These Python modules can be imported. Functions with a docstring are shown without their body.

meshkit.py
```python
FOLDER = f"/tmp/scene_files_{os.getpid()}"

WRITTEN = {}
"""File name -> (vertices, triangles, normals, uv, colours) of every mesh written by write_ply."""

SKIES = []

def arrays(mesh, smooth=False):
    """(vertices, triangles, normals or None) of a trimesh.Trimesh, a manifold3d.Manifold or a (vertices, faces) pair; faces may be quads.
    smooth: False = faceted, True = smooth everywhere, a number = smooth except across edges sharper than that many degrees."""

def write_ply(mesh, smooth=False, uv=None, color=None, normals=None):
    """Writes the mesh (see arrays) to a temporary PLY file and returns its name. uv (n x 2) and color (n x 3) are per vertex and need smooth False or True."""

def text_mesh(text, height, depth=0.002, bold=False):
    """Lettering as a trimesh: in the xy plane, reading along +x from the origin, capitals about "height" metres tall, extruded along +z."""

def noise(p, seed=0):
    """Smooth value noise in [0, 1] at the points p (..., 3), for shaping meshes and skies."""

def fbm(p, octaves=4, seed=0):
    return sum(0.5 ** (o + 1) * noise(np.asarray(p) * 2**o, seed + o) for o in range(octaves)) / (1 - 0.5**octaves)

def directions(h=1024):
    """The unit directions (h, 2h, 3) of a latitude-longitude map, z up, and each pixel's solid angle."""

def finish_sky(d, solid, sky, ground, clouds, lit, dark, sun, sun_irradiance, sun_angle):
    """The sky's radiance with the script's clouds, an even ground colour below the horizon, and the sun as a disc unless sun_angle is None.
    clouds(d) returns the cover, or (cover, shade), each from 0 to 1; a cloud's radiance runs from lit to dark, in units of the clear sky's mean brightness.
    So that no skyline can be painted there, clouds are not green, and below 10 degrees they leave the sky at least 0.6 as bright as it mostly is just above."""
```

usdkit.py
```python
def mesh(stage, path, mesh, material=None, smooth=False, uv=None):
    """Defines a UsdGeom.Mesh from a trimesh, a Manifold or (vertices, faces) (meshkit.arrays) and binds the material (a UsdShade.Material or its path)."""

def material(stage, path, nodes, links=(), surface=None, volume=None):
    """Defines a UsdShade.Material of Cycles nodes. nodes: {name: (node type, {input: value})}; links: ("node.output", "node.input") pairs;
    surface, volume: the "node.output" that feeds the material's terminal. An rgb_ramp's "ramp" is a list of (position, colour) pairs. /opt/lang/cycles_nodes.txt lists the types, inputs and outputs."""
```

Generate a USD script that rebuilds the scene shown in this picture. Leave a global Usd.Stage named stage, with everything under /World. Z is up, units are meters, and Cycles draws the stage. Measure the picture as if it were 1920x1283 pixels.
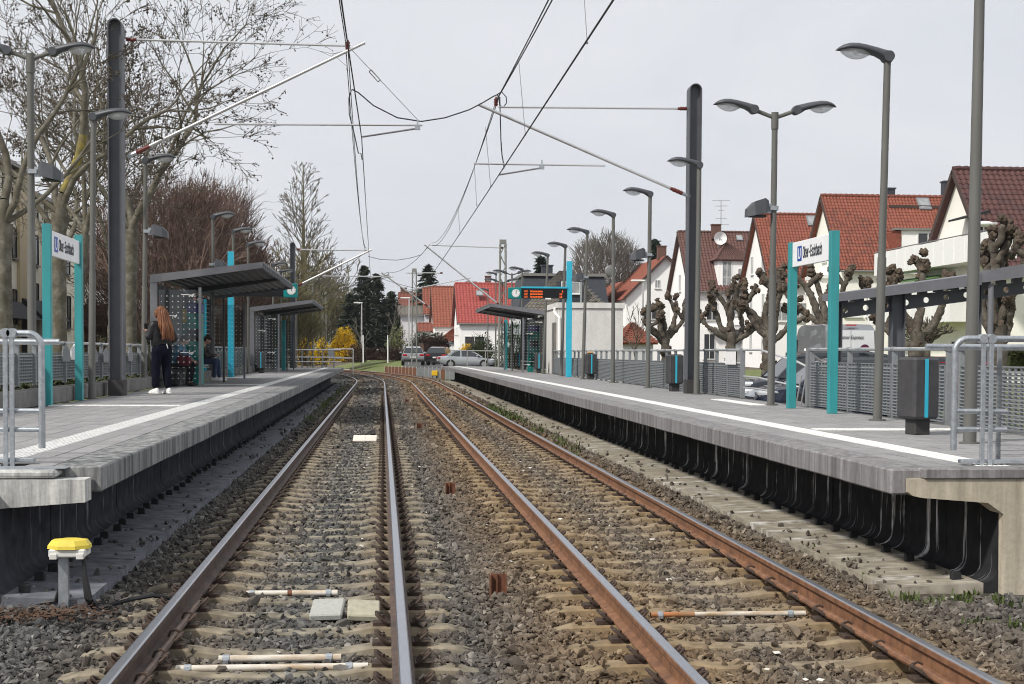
import math, random
import numpy as np, trimesh
from pxr import Usd, UsdGeom, UsdLux, UsdShade, Gf, Sdf, Vt
import usdkit, meshkit
import shapely
from shapely.geometry import Polygon, box as sbox
from shapely import affinity
import manifold3d as m3

stage = Usd.Stage.CreateInMemory()
UsdGeom.SetStageUpAxis(stage, 'Z'); UsdGeom.SetStageMetersPerUnit(stage, 1.0)
UsdGeom.Xform.Define(stage, '/World'); UsdGeom.Scope.Define(stage, '/World/Looks')
PI = math.pi

# ---------------------------------------------------------------- camera: y runs along the tracks, x to the right, z up, rail heads at z = 0
FPX, YAW, PITCH, ROLL, EYE = 2700.0, .09, math.radians(2), math.radians(.3), 1.664
CY = 661.43 + FPX*math.tan(PITCH)
F0 = np.array([math.sin(YAW), math.cos(YAW), 0]); R0 = np.array([math.cos(YAW), -math.sin(YAW), 0]); Z0 = np.array([0, 0, 1.])
fwd = math.cos(PITCH)*F0 - math.sin(PITCH)*Z0; up0 = math.sin(PITCH)*F0 + math.cos(PITCH)*Z0
rgt = math.cos(ROLL)*R0 + math.sin(ROLL)*up0; upv = -math.sin(ROLL)*R0 + math.cos(ROLL)*up0
cam = UsdGeom.Camera.Define(stage, '/World/camera')
cam.AddTransformOp().Set(Gf.Matrix4d(*rgt, 0, *upv, 0, *(-fwd), 0, 0, 0, EYE, 1))
cam.CreateHorizontalApertureAttr(36.0); cam.CreateVerticalApertureAttr(36.0*684/1024)
cam.CreateFocalLengthAttr(FPX/1920*36)
cam.CreateVerticalApertureOffsetAttr((CY-641.5)*36/1920)
cam.CreateExposureAttr(EXPO := 0.0)

# ---------------------------------------------------------------- sky and sun: thin even cloud, a soft sun from behind left
SUN_EL, SUN_AZ = math.radians(44), math.radians(-128)          # azimuth from +y towards +x
sun_dir = np.array([math.sin(SUN_AZ)*math.cos(SUN_EL), math.cos(SUN_AZ)*math.cos(SUN_EL), math.sin(SUN_EL)])
SKY_STRENGTH = 0.1
dome = UsdLux.DomeLight.Define(stage, '/World/sky')
dome.GetPrim().SetCustomDataByKey('kind', 'structure')
skym = usdkit.material(stage, '/World/Looks/sky', {
    'tc': ('texture_coordinate', {}),
    'sky': ('sky_texture', {'sky_type': 'single_scattering', 'sun_disc': False, 'sun_elevation': SUN_EL, 'sun_rotation': SUN_AZ, 'altitude': 100.0, 'air_density': 1.0, 'aerosol_density': 2.0, 'ozone_density': 1.0}),
    'map': ('mapping', {'scale': (1.0, 1.0, 2.5)}),
    'n': ('noise_texture', {'scale': 2.6, 'detail': 6.0, 'roughness': .6, 'distortion': .6}),
    'cl': ('rgb_ramp', {'ramp': [(0.28, (7.35, 7.6, 8.15)), (.72, (8.6, 8.75, 9.05))]}),
    'mx': ('mix_color', {'blend_type': 'mix', 'fac': .96, 'use_clamp': False}),
    'bg': ('background_shader', {'strength': SKY_STRENGTH})},
    [('tc.generated', 'map.vector'), ('map.vector', 'n.vector'), ('n.fac', 'cl.fac'), ('sky.color', 'mx.a'), ('cl.color', 'mx.b'), ('mx.result', 'bg.color')], surface='bg.background')
UsdShade.MaterialBindingAPI.Apply(dome.GetPrim()).Bind(skym)
sun = UsdLux.DistantLight.Define(stage, '/World/sun')
sun.CreateIntensityAttr(1.0); sun.CreateAngleAttr(5.0); sun.CreateColorAttr(Gf.Vec3f(1, .955, .88)); sun.CreateNormalizeAttr(True)
_z = sun_dir; _x = np.cross([0, 0, 1.], _z); _x /= np.linalg.norm(_x); _y = np.cross(_z, _x)
sun.AddTransformOp().Set(Gf.Matrix4d(*_x, 0, *_y, 0, *_z, 0, 0, 0, 50, 1))

# ---------------------------------------------------------------- helpers
def ray(u, v):
    x, y = (u-960)/FPX, -(v-CY)/FPX
    return x*rgt + y*upv + fwd
def at(u, v, z=.81):                                            # a point of the place: on the level z ...
    d = ray(u, v); return d*((z-EYE)/d[2]) + np.array([0, 0, EYE])
def aty(u, v, y):                                               # ... or on the upright plane y
    d = ray(u, v); return d*(y/d[1]) + np.array([0, 0, EYE])

_count = {}
def numbered(parent, name):
    k = (parent, name); n = _count.get(k, 0); _count[k] = n+1
    return f'{parent}/{name}' if n == 0 else f'{parent}/{name}_{n:03d}'
BASE = {}
def tag(p, label=None, cat=None, group=None, kind=None):
    prim = p if isinstance(p, Usd.Prim) else stage.GetPrimAtPath(p)
    for k, v in (('label', label), ('category', cat), ('group', group), ('kind', kind)):
        if v: prim.SetCustomDataByKey(k, v)
    return p
def thing(name, label, cat, base=(0, 0, 0), rz=0, group=None, kind=None):
    path = numbered('/World', name); x = UsdGeom.Xform.Define(stage, path)
    x.AddTranslateOp().Set(Gf.Vec3d(*map(float, base))); x.AddRotateZOp().Set(math.degrees(rz))
    BASE[path] = np.asarray(base, float); tag(path, label, cat, group, kind); return path
def copy(proto, base, rz=0, label=None, group=None, scale=None):
    name = proto.rsplit('/', 1)[1]
    path = numbered('/World', name); x = UsdGeom.Xform.Define(stage, path); p = x.GetPrim()
    p.GetReferences().AddInternalReference(proto); p.SetInstanceable(True)
    UsdGeom.XformCommonAPI(x)
    x.ClearXformOpOrder()
    x.AddTranslateOp().Set(Gf.Vec3d(*map(float, base))); x.AddRotateZOp().Set(math.degrees(rz))
    if scale is not None: x.AddScaleOp().Set(Gf.Vec3f(*([scale]*3 if np.ndim(scale) == 0 else scale)))
    was = stage.GetPrimAtPath(proto).GetCustomData()
    tag(path, label or was.get('label'), was.get('category'), group or was.get('group')); return path
def rotz(p, a):
    c, s = math.cos(a), math.sin(a); p = np.asarray(p, float)
    return np.stack([p[..., 0]*c-p[..., 1]*s, p[..., 0]*s+p[..., 1]*c, p[..., 2]], -1)

class MB:
    """collects shapes; build() makes them one mesh of the scene"""
    def __init__(s): s.v, s.f, s.n = [], [], 0
    def add(s, v, f):
        v = np.asarray(v, float).reshape(-1, 3); f = np.asarray(f, int)
        if f.shape[1] == 4: f = np.vstack([f[:, [0, 1, 2]], f[:, [0, 2, 3]]])
        s.v.append(v); s.f.append(f+s.n); s.n += len(v); return s
    def tm(s, m, T=None):
        v = np.asarray(m.vertices)
        if T is not None: v = v@np.asarray(T)[:3, :3].T+np.asarray(T)[:3, 3]
        return s.add(v, m.faces)
    _bf = np.array([[0, 3, 2, 1], [4, 5, 6, 7], [0, 1, 5, 4], [1, 2, 6, 5], [2, 3, 7, 6], [3, 0, 4, 7]])
    def hexa(s, pts): return s.add(pts, MB._bf)
    def box(s, c, d, rz=0, taper=None):
        x, y, z = np.asarray(d, float)/2; tx, ty = taper or (1, 1)
        p = np.array([[-x, -y, -z], [x, -y, -z], [x, y, -z], [-x, y, -z], [-x*tx, -y*ty, z], [x*tx, -y*ty, z], [x*tx, y*ty, z], [-x*tx, y*ty, z]])
        if rz: p = rotz(p, rz)
        return s.add(p+np.asarray(c, float), MB._bf)
    def bb(s, a, b):
        a, b = np.minimum(a, b), np.maximum(a, b); return s.box((np.asarray(a)+b)/2, np.asarray(b)-a)
    def cbox(s, c, d, ch=.01, rz=0):                               # box with chamfered edges
        x, y, z = np.asarray(d, float)/2; ch = min(ch, x*.9, y*.9, z*.9); P = []
        for sx in (-1, 1):
            for sy in (-1, 1):
                for sz in (-1, 1):
                    P += [(sx*(x-ch), sy*(y-ch), sz*z), (sx*(x-ch), sy*y, sz*(z-ch)), (sx*x, sy*(y-ch), sz*(z-ch))]
        h = trimesh.convex.convex_hull(np.array(P)); v = h.vertices
        if rz: v = rotz(v, rz)
        return s.add(v+np.asarray(c, float), h.faces)
    def beam(s, a, b, w, h=None, up=(0, 0, 1)):
        a, b = np.asarray(a, float), np.asarray(b, float); h = h or w; d = b-a; d /= np.linalg.norm(d)
        r = np.cross(d, up); n = np.linalg.norm(r)
        r = r/n if n > 1e-6 else np.array([1., 0, 0]); u = np.cross(r, d); r, u = r*w/2, u*h/2
        return s.add([a-r-u, a+r-u, a+r+u, a-r+u, b-r-u, b+r-u, b+r+u, b-r+u], np.array([[0, 1, 2, 3], [4, 7, 6, 5], [0, 4, 5, 1], [1, 5, 6, 2], [2, 6, 7, 3], [3, 7, 4, 0]]))
    def tube(s, pts, r, n=8, caps=True):
        p = np.asarray(pts, float); r = np.broadcast_to(np.asarray(r, float), (len(p),))
        t = np.gradient(p, axis=0); t /= np.linalg.norm(t, axis=1, keepdims=True)+1e-12
        a = np.zeros_like(p); ref = np.array([0, 0, 1.]) if abs(t[0, 2]) < .9 else np.array([1., 0, 0])
        a0 = np.cross(t[0], ref)
        for i in range(len(p)):
            a0 = a0-t[i]*(a0@t[i]); a0 /= np.linalg.norm(a0)+1e-12; a[i] = a0
        b = np.cross(t, a); th = np.arange(n)*2*PI/n
        v = p[:, None]+r[:, None, None]*(np.cos(th)[None, :, None]*a[:, None]+np.sin(th)[None, :, None]*b[:, None])
        i, j = np.meshgrid(np.arange(len(p)-1), np.arange(n), indexing='ij'); j2 = (j+1) % n
        f = np.stack([i*n+j, i*n+j2, (i+1)*n+j2, (i+1)*n+j], -1).reshape(-1, 4)
        f = np.vstack([f[:, [0, 1, 2]], f[:, [0, 2, 3]]]); v = v.reshape(-1, 3)
        if caps:
            k = len(v); e = len(p)-1; v = np.vstack([v, p[:1], p[-1:]]); q = np.arange(n); q2 = (q+1) % n
            f = np.vstack([f, np.stack([np.full(n, k), q2, q], 1), np.stack([np.full(n, k+1), e*n+q, e*n+q2], 1)])
        return s.add(v, f)
    def cyl(s, a, b, r, r2=None, n=12): return s.tube([a, b], [r, r if r2 is None else r2], n)
    def segs(s, P0, P1, r0, r1, n=4):                            # many straight tapered twigs at once
        P0, P1 = np.asarray(P0, float), np.asarray(P1, float); r0, r1 = np.asarray(r0), np.asarray(r1); d = P1-P0; d = d/(np.linalg.norm(d, axis=1, keepdims=True)+1e-9)
        a = np.cross(d, np.where(np.abs(d[:, 2:]) < .9, [0, 0, 1.], [1., 0, 0])); a /= np.linalg.norm(a, axis=1, keepdims=True)+1e-9; b = np.cross(d, a)
        th = np.arange(n)*2*PI/n; ring = np.cos(th)[None, :, None]*a[:, None]+np.sin(th)[None, :, None]*b[:, None]
        v = np.concatenate([P0[:, None]+ring*r0[:, None, None], P1[:, None]+ring*r1[:, None, None]], 1)
        k = np.arange(n); k2 = (k+1) % n; q = np.stack([k, k2, n+k2, n+k], 1); q = np.vstack([q[:, [0, 1, 2]], q[:, [0, 2, 3]]])
        f = (np.arange(len(P0))*2*n)[:, None, None]+q[None]
        return s.add(v.reshape(-1, 3), f.reshape(-1, 3))
    def prism(s, poly, a, b, axis='y'):
        """2-D polygon (x,z for axis y; y,z for axis x; x,y for axis z) extruded from a to b"""
        for g in getattr(poly, 'geoms', [poly]):
            m = trimesh.creation.extrude_polygon(g, abs(b-a), engine='earcut'); v = np.array(m.vertices); lo = min(a, b); h = v[:, 2]+lo
            w = {'z': (v[:, 0], v[:, 1], h), 'y': (v[:, 0], h, v[:, 1]), 'x': (h, v[:, 0], v[:, 1])}[axis]
            f = m.faces[:, ::-1] if axis == 'y' else m.faces
            s.add(np.stack(w, 1), f)
        return s
    def loft(s, rings, caps=True):
        R = np.asarray(rings, float); m, n = R.shape[:2]
        i, j = np.meshgrid(np.arange(m-1), np.arange(n), indexing='ij'); j2 = (j+1) % n
        f = np.stack([i*n+j, i*n+j2, (i+1)*n+j2, (i+1)*n+j], -1).reshape(-1, 4); f = np.vstack([f[:, [0, 1, 2]], f[:, [0, 2, 3]]]); v = R.reshape(-1, 3)
        if caps:
            k = len(v); v = np.vstack([v, R[0].mean(0), R[-1].mean(0)]); q = np.arange(n); q2 = (q+1) % n
            f = np.vstack([f, np.stack([np.full(n, k), q2, q], 1), np.stack([np.full(n, k+1), (m-1)*n+q, (m-1)*n+q2], 1)])
        return s.add(v, f)
    def sphere(s, c, r, sub=2, scale=(1, 1, 1)):
        m = trimesh.creation.icosphere(sub, 1.0); return s.add(m.vertices*np.asarray(scale)*r+np.asarray(c, float), m.faces)
    def grid(s, P):                                               # (m, n, 3) surface
        P = np.asarray(P, float); m, n = P.shape[:2]; i, j = np.meshgrid(np.arange(m-1), np.arange(n-1), indexing='ij')
        return s.add(P.reshape(-1, 3), np.stack([i*n+j, i*n+j+1, (i+1)*n+j+1, (i+1)*n+j], -1).reshape(-1, 4))
    def text(s, txt, h, o, right, upw, sx=1.0, depth=.004, bold=False):
        m = meshkit.text_mesh(txt, h, depth, bold); v = np.array(m.vertices); right, upw = np.asarray(right, float), np.asarray(upw, float); n = np.cross(right, upw)
        return s.add(np.asarray(o, float)+v[:, :1]*sx*right+v[:, 1:2]*upw+v[:, 2:]*n, m.faces)
    def arrays(s): return np.vstack(s.v), np.vstack(s.f)
    def build(s, name, mat, parent=None, smooth=False, local=False, label=None, kind=None):
        par = parent or '/World'; v, f = s.arrays()
        if not local:
            q = par
            while q and q not in BASE: q = q.rsplit('/', 1)[0]
            if q: v = v-BASE[q]
        path = numbered(par, name); m = usdkit.mesh(stage, path, trimesh.Trimesh(v, f, process=False) if not smooth else trimesh.Trimesh(v, f, process=True), mat, smooth=smooth)
        m.CreateDoubleSidedAttr(True)
        if label or kind: tag(path, label, kind=kind)
        return path

_mats = {}
def mat(name, col, rough=.7, var=.12, scale=5., bump=0., bscale=60., metal=0., spec=.4, col2=None, c2=.5, stretch=(1, 1, 1), detail=5., coat=0.):
    """procedural surface: two-tone noise colour, optional second tone patches, fine relief"""
    if name in _mats: return _mats[name]
    c = np.array(col, float); lo, hi = c*(1-var), np.minimum(c*(1+var), .95)
    nodes = {'g': ('geometry', {}), 'map': ('mapping', {'scale': stretch}), 'n': ('noise_texture', {'scale': scale, 'detail': detail, 'roughness': .6}), 'r': ('rgb_ramp', {'ramp': [(.3, lo), (.7, hi)]}),
             'p': ('principled_bsdf', {'roughness': rough, 'metallic': metal, 'specular_ior_level': spec, 'coat_weight': coat})}
    links = [('g.position', 'map.vector'), ('map.vector', 'n.vector'), ('n.fac', 'r.fac')]; out = 'r.color'
    if col2 is not None:
        nodes['n2'] = ('noise_texture', {'scale': scale*.37, 'detail': 6., 'roughness': .65}); nodes['r2'] = ('rgb_ramp', {'ramp': [(c2-.12, (0, 0, 0)), (c2+.12, (1, 1, 1))]})
        nodes['mx'] = ('mix_color', {'b': col2}); links += [('map.vector', 'n2.vector'), ('n2.fac', 'r2.fac'), ('r2.color', 'mx.fac'), (out, 'mx.a')]; out = 'mx.result'
    links.append((out, 'p.base_color'))
    if bump:
        nodes['nb'] = ('noise_texture', {'scale': bscale, 'detail': 4., 'roughness': .6}); nodes['b'] = ('bump', {'strength': bump, 'distance': .01})
        links += [('g.position', 'nb.vector'), ('nb.fac', 'b.height'), ('b.normal', 'p.normal')]
    _mats[name] = usdkit.material(stage, '/World/Looks/'+name, nodes, links, surface='p.BSDF'); return _mats[name]
def emit(name, col, strength):
    if name not in _mats: _mats[name] = usdkit.material(stage, '/World/Looks/'+name, {'e': ('emission', {'color': col, 'strength': strength})}, surface='e.emission')
    return _mats[name]
def glass(name, tint=(.9, .93, .93), ior=1.45, rough=.03):
    if name not in _mats:
        _mats[name] = usdkit.material(stage, '/World/Looks/'+name, {'t': ('transparent_bsdf', {'color': tint}), 'g': ('glossy_bsdf', {'color': (.9, .9, .9), 'roughness': rough}), 'f': ('fresnel', {'IOR': ior}), 'm': ('mix_closure', {})},
            [('f.fac', 'm.fac'), ('t.BSDF', 'm.closure1'), ('g.BSDF', 'm.closure2')], surface='m.closure')
    return _mats[name]
def bend(y):                                                     # the line curves off to the left after 77 m
    y = np.asarray(y, float); return -.0019*np.clip(y-77, 0, None)**2
# ---------------------------------------------------------------- materials
def dusty(name, grey, dust, lightness=1.0):
    """ballast and sleepers: grey stone that takes on brown brake dust beside the rails and under the right-hand track"""
    n = {'g': ('geometry', {}), 's': ('separate_xyz', {}), 'n': ('noise_texture', {'scale': 1.3, 'detail': 6., 'roughness': .7}), 'm': ('math', {'math_type': 'multiply_add', 'value2': .7, 'value3': -.35}),
         'a': ('math', {'math_type': 'add'}), 'mr': ('map_range', {'from_min': -4., 'from_max': 6., 'to_min': 0., 'to_max': 1., 'clamp': True}),
         'r': ('rgb_ramp', {'ramp': [(x, (v, v, v)) for x, v in ((.0, .0), (.19, .02), (.235, .25), (.265, .42), (.31, .2), (.34, .02), (.38, .16), (.41, .5), (.43, .3), (.46, .15), (.5, .55), (.555, .95), (.6, .75), (.64, .35), (.68, .6), (.71, .95), (.74, .7), (.78, .3), (.86, .1))]}),
         'n2': ('noise_texture', {'scale': 9., 'detail': 4.}), 'v': ('rgb_ramp', {'ramp': [(.3, np.array(grey)*.6), (.7, np.array(grey)*1.45)]}), 'd': ('rgb_ramp', {'ramp': [(.3, np.array(dust)*.72), (.7, np.array(dust)*1.3)]}),
         'mx': ('mix_color', {}), 'p': ('principled_bsdf', {'roughness': .85, 'specular_ior_level': .3})}
    l = [('g.position', 's.vector'), ('g.position', 'n.vector'), ('n.fac', 'm.value1'), ('s.x', 'a.value1'), ('m.value', 'a.value2'), ('a.value', 'mr.value'), ('mr.result', 'r.fac'), ('g.position', 'n2.vector'), ('n2.fac', 'v.fac'), ('n2.fac', 'd.fac'),
         ('r.color', 'mx.fac'), ('v.color', 'mx.a'), ('d.color', 'mx.b'), ('mx.result', 'p.base_color')]
    return usdkit.material(stage, '/World/Looks/'+name, n, l, surface='p.BSDF')
M = {}
M['stone_a'] = dusty('stone_a', (.08, .08, .077), (.165, .108, .056)); M['stone_b'] = dusty('stone_b', (.115, .114, .11), (.2, .135, .073)); M['stone_c'] = dusty('stone_c', (.052, .052, .053), (.115, .074, .04))
M['stone_d'] = dusty('stone_d', (.2, .195, .185), (.27, .2, .12))
M['bed'] = dusty('ballast_bed', (.05, .049, .047), (.12, .078, .042))
M['sleeper'] = dusty('sleeper_concrete', (.195, .178, .14), (.235, .165, .09))
M['rail'] = mat('rail_rust', (.2, .096, .05), .75, .3, 14, .25, 90, col2=(.1, .05, .032), c2=.6)
M['rail_grey'] = mat('rail_dark_rust', (.105, .07, .055), .7, .3, 14, .25, 90, col2=(.06, .045, .04), c2=.55)
M['shine'] = mat('rail_steel', (.42, .43, .46), .3, .1, 8, 0, metal=1., stretch=(12, .6, 1))
M['clip'] = mat('clip_rust', (.055, .036, .026), .75, .4, 30)
M['pale'] = mat('pale_pad', (.55, .48, .4), .8, .3, 20)
M['iron'] = mat('post_rust', (.16, .065, .034), .8, .3, 20, .3, 80, col2=(.07, .035, .025), c2=.6)
M['paver'] = mat('paver_grey', (.255, .25, .252), .85, .12, 24, .3, 160, col2=(.2, .196, .197), c2=.6)
M['paver_b'] = mat('paver_grey_light', (.285, .279, .281), .85, .12, 24, .3, 160, col2=(.235, .23, .231), c2=.6)
M['joint'] = mat('paver_joint', (.12, .12, .115), .95, .2, 12)
def concrete(name, col, dark, vs=(5., 5., .5), thr=.52, soft=.2, fine=.16):
    """cast concrete with rain streaks that run down it, pores and blotches"""
    n = {'g': ('geometry', {}), 'mp': ('mapping', {'scale': vs}), 'n': ('noise_texture', {'scale': 2.2, 'detail': 7., 'roughness': .68}), 'r': ('rgb_ramp', {'ramp': [(thr-soft, (1, 1, 1)), (thr+soft, (0, 0, 0))]}),
         'n2': ('noise_texture', {'scale': 26., 'detail': 5., 'roughness': .7}), 'c': ('rgb_ramp', {'ramp': [(.3, np.array(col)*(1-fine)), (.7, np.array(col)*(1+fine))]}), 'mx': ('mix_color', {'b': col, 'a': dark}),
         'b': ('bump', {'strength': .3, 'distance': .01}), 'p': ('principled_bsdf', {'roughness': .85, 'specular_ior_level': .3})}
    l = [('g.position', 'mp.vector'), ('mp.vector', 'n.vector'), ('n.fac', 'r.fac'), ('g.position', 'n2.vector'), ('n2.fac', 'c.fac'), ('r.color', 'mx.fac'), ('c.color', 'mx.b'), ('n2.fac', 'b.height'), ('b.normal', 'p.normal'), ('mx.result', 'p.base_color')]
    M[name] = usdkit.material(stage, '/World/Looks/'+name, n, l, surface='p.BSDF'); return M[name]
concrete('coping', (.27, .26, .262), (.13, .122, .126), (6., 6., .35), .5, .13); concrete('coping_left', (.31, .312, .305), (.07, .073, .078), (5., 5., .4), .5, .13); concrete('end_tan', (.58, .52, .41), (.27, .235, .18), (3, 3, .3), .52, .2)
concrete('end_grey', (.6, .6, .575), (.15, .155, .16), (4, 4, .4), .53, .15); 
concrete('low_wall', (.24, .23, .215), (.11, .105, .1), (2, 2, .7), .5, .2); concrete('equip_wall', (.66, .645, .62), (.5, .49, .47), (1.2, 1.2, .3), .62, .2)
M['white_strip'] = mat('tactile_white', (.7, .695, .675), .85, .12, 45, .25, 120, col2=(.42, .41, .39), c2=.6)
M['teal'] = mat('teal_paint', (.03, .265, .28), .45, .1, 6, .05, 90, col2=(.04, .22, .235), c2=.62, stretch=(1, 1, .3), spec=.5)
M['cyan'] = mat('cyan_paint', (.035, .42, .58), .4, .05, 3, 0)
M['dgreen'] = mat('clock_teal', (.0, .2, .2), .45, .08, 3)
M['mast'] = mat('mast_paint', (.088, .092, .105), .5, .1, 5, 0, spec=.45)
M['pole'] = mat('lamp_pole_grey', (.118, .117, .108), .6, .14, 9, .1, 120, stretch=(1, 1, .15))
M['head'] = mat('lamp_head_grey', (.062, .066, .076), .45, .08, 9)
M['shelter'] = mat('shelter_grey', (.15, .152, .168), .5, .08, 6)
M['shelter_dark'] = mat('shelter_panel', (.05, .052, .058), .55, .1, 6)
M['roofrib'] = mat('shelter_soffit', (.05, .052, .06), .5, .12, 6)
M['galv'] = mat('galvanised', (.46, .485, .51), .42, .16, 55, .05, 200, metal=.75, col2=(.35, .38, .41), c2=.5)
M['fence'] = mat('fence_zinc', (.25, .265, .275), .55, .12, 18, 0, metal=.35)
M['alu'] = mat('aluminium_tube', (.62, .62, .62), .35, .06, 10, 0, metal=.75)
M['wire'] = mat('wire_dark', (.03, .032, .036), .6, .1, 5)
M['wiregrey'] = mat('wire_grey', (.2, .2, .2), .5, .1, 5, metal=.5)
M['insul'] = mat('insulator_red', (.13, .03, .024), .35, .1, 8)
M['bin'] = mat('bin_grey', (.047, .046, .05), .55, .2, 12, .08, 60, col2=(.06, .058, .06), c2=.58)
M['binbase'] = mat('bin_base', (.04, .038, .038), .7, .1, 9)
M['black'] = mat('black_rubber', (.016, .016, .018), .55, .2, 9)
M['sign'] = mat('sign_white', (.78, .79, .8), .45, .03, 4)
M['ublue'] = mat('sign_blue', (.012, .06, .3), .4, .03, 4)
M['ink'] = mat('sign_ink', (.03, .035, .045), .5, .03, 4)
M['white'] = mat('white_paint', (.78, .78, .77), .5, .04, 6)
M['screen'] = mat('screen_black', (.008, .008, .009), .25, .05, 3)
M['led'] = emit('led_orange', (1., .16, .03), 1.6)
M['glass'] = glass('pane_glass', (.8, .84, .85)); M['bowl'] = usdkit.material(stage, '/World/Looks/lamp_bowl', {'t': ('transparent_bsdf', {'color': (.95, .96, .97)}), 'd': ('principled_bsdf', {'base_color': (.8, .81, .83), 'roughness': .15}), 'l': ('translucent_bsdf', {'color': (.85, .86, .88)}), 'a': ('mix_closure', {'fac': .55}), 'm': ('mix_closure', {'fac': .55})}, [('d.BSDF', 'a.closure1'), ('l.BSDF', 'a.closure2'), ('t.BSDF', 'm.closure1'), ('a.closure', 'm.closure2')], surface='m.closure')
M['dots'] = mat('glass_dots', (.8, .8, .79), .6, .02, 5)
M['bark'] = mat('plane_bark', (.165, .152, .122), .9, .35, 11, .6, 45, col2=(.085, .075, .052), c2=.47)
M['bark_lichen'] = mat('lichen_bark', (.23, .185, .04), .9, .35, 11, .6, 45, col2=(.12, .105, .07), c2=.5)
M['twig'] = mat('twig_brown', (.1, .082, .06), .9, .3, 5); M['redtwig'] = mat('twig_red', (.12, .078, .063), .9, .35, 2); M['greytwig'] = mat('twig_grey', (.14, .125, .105), .9, .25, 3); M['olivetwig'] = mat('twig_olive', (.13, .115, .06), .9, .3, 3)
M['pollard'] = mat('pollard_bark', (.115, .102, .082), .95, .4, 14, 1.0, 40, col2=(.055, .043, .033), c2=.5); M['knob'] = mat('pollard_knob', (.12, .092, .066), .95, .5, 18, 1.0, 45, col2=(.05, .035, .026), c2=.5)
M['seed'] = mat('dry_seed', (.06, .05, .038), .9, .3, 5)
def leaf(name, col, var=.4, trans=.25):
    n = {'g': ('geometry', {}), 'n': ('noise_texture', {'scale': 1.4, 'detail': 3.}), 'r': ('rgb_ramp', {'ramp': [(.3, np.array(col)*(1-var)), (.7, np.array(col)*(1+var))]}), 'd': ('principled_bsdf', {'roughness': .6, 'specular_ior_level': .25}), 't': ('translucent_bsdf', {}), 'm': ('mix_closure', {'fac': trans})}
    M[name] = usdkit.material(stage, '/World/Looks/'+name, n, [('g.position', 'n.vector'), ('n.fac', 'r.fac'), ('r.color', 'd.base_color'), ('r.color', 't.color'), ('d.BSDF', 'm.closure1'), ('t.BSDF', 'm.closure2')], surface='m.closure')
leaf('conifer', (.04, .052, .034), .6, .12); leaf('spruce', (.03, .045, .03), .4, .1); leaf('forsythia', (.72, .5, .02), .25, .3); leaf('hedge', (.05, .06, .025), .5, .15); leaf('brownhedge', (.075, .045, .035), .4, .1); leaf('grass', (.075, .1, .03), .4, .2); leaf('dryleaf', (.085, .05, .033), .5, .15); leaf('laurel', (.035, .06, .018), .5, .15); leaf('paleshrub', (.18, .2, .08), .3, .2)
M['grassland'] = mat('grass_ground', (.12, .15, .045), .95, .35, 1.2, .3, 30, col2=(.16, .14, .06), c2=.6)
M['asphalt'] = mat('asphalt', (.075, .075, .078), .9, .2, 3, .2, 80); M['soil'] = mat('soil', (.1, .08, .058), .95, .3, 2, .4, 30)
M['hill'] = mat('far_hill', (.1, .13, .1), 1., .2, .01)
M['plaster'] = mat('white_plaster', (.88, .87, .855), .9, .03, 1.5); M['plaster_grey'] = mat('grey_plaster', (.55, .55, .57), .9, .05, 1.5); M['cream'] = mat('cream_plaster', (.76, .72, .6), .9, .06, 1.0, col2=(.7, .66, .54), c2=.62); M['cream_light'] = mat('pale_cream_plaster', (.86, .835, .765), .9, .04, 1.0); M['tan'] = mat('tan_plaster', (.5, .41, .27), .9, .06, 1.0)
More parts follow.
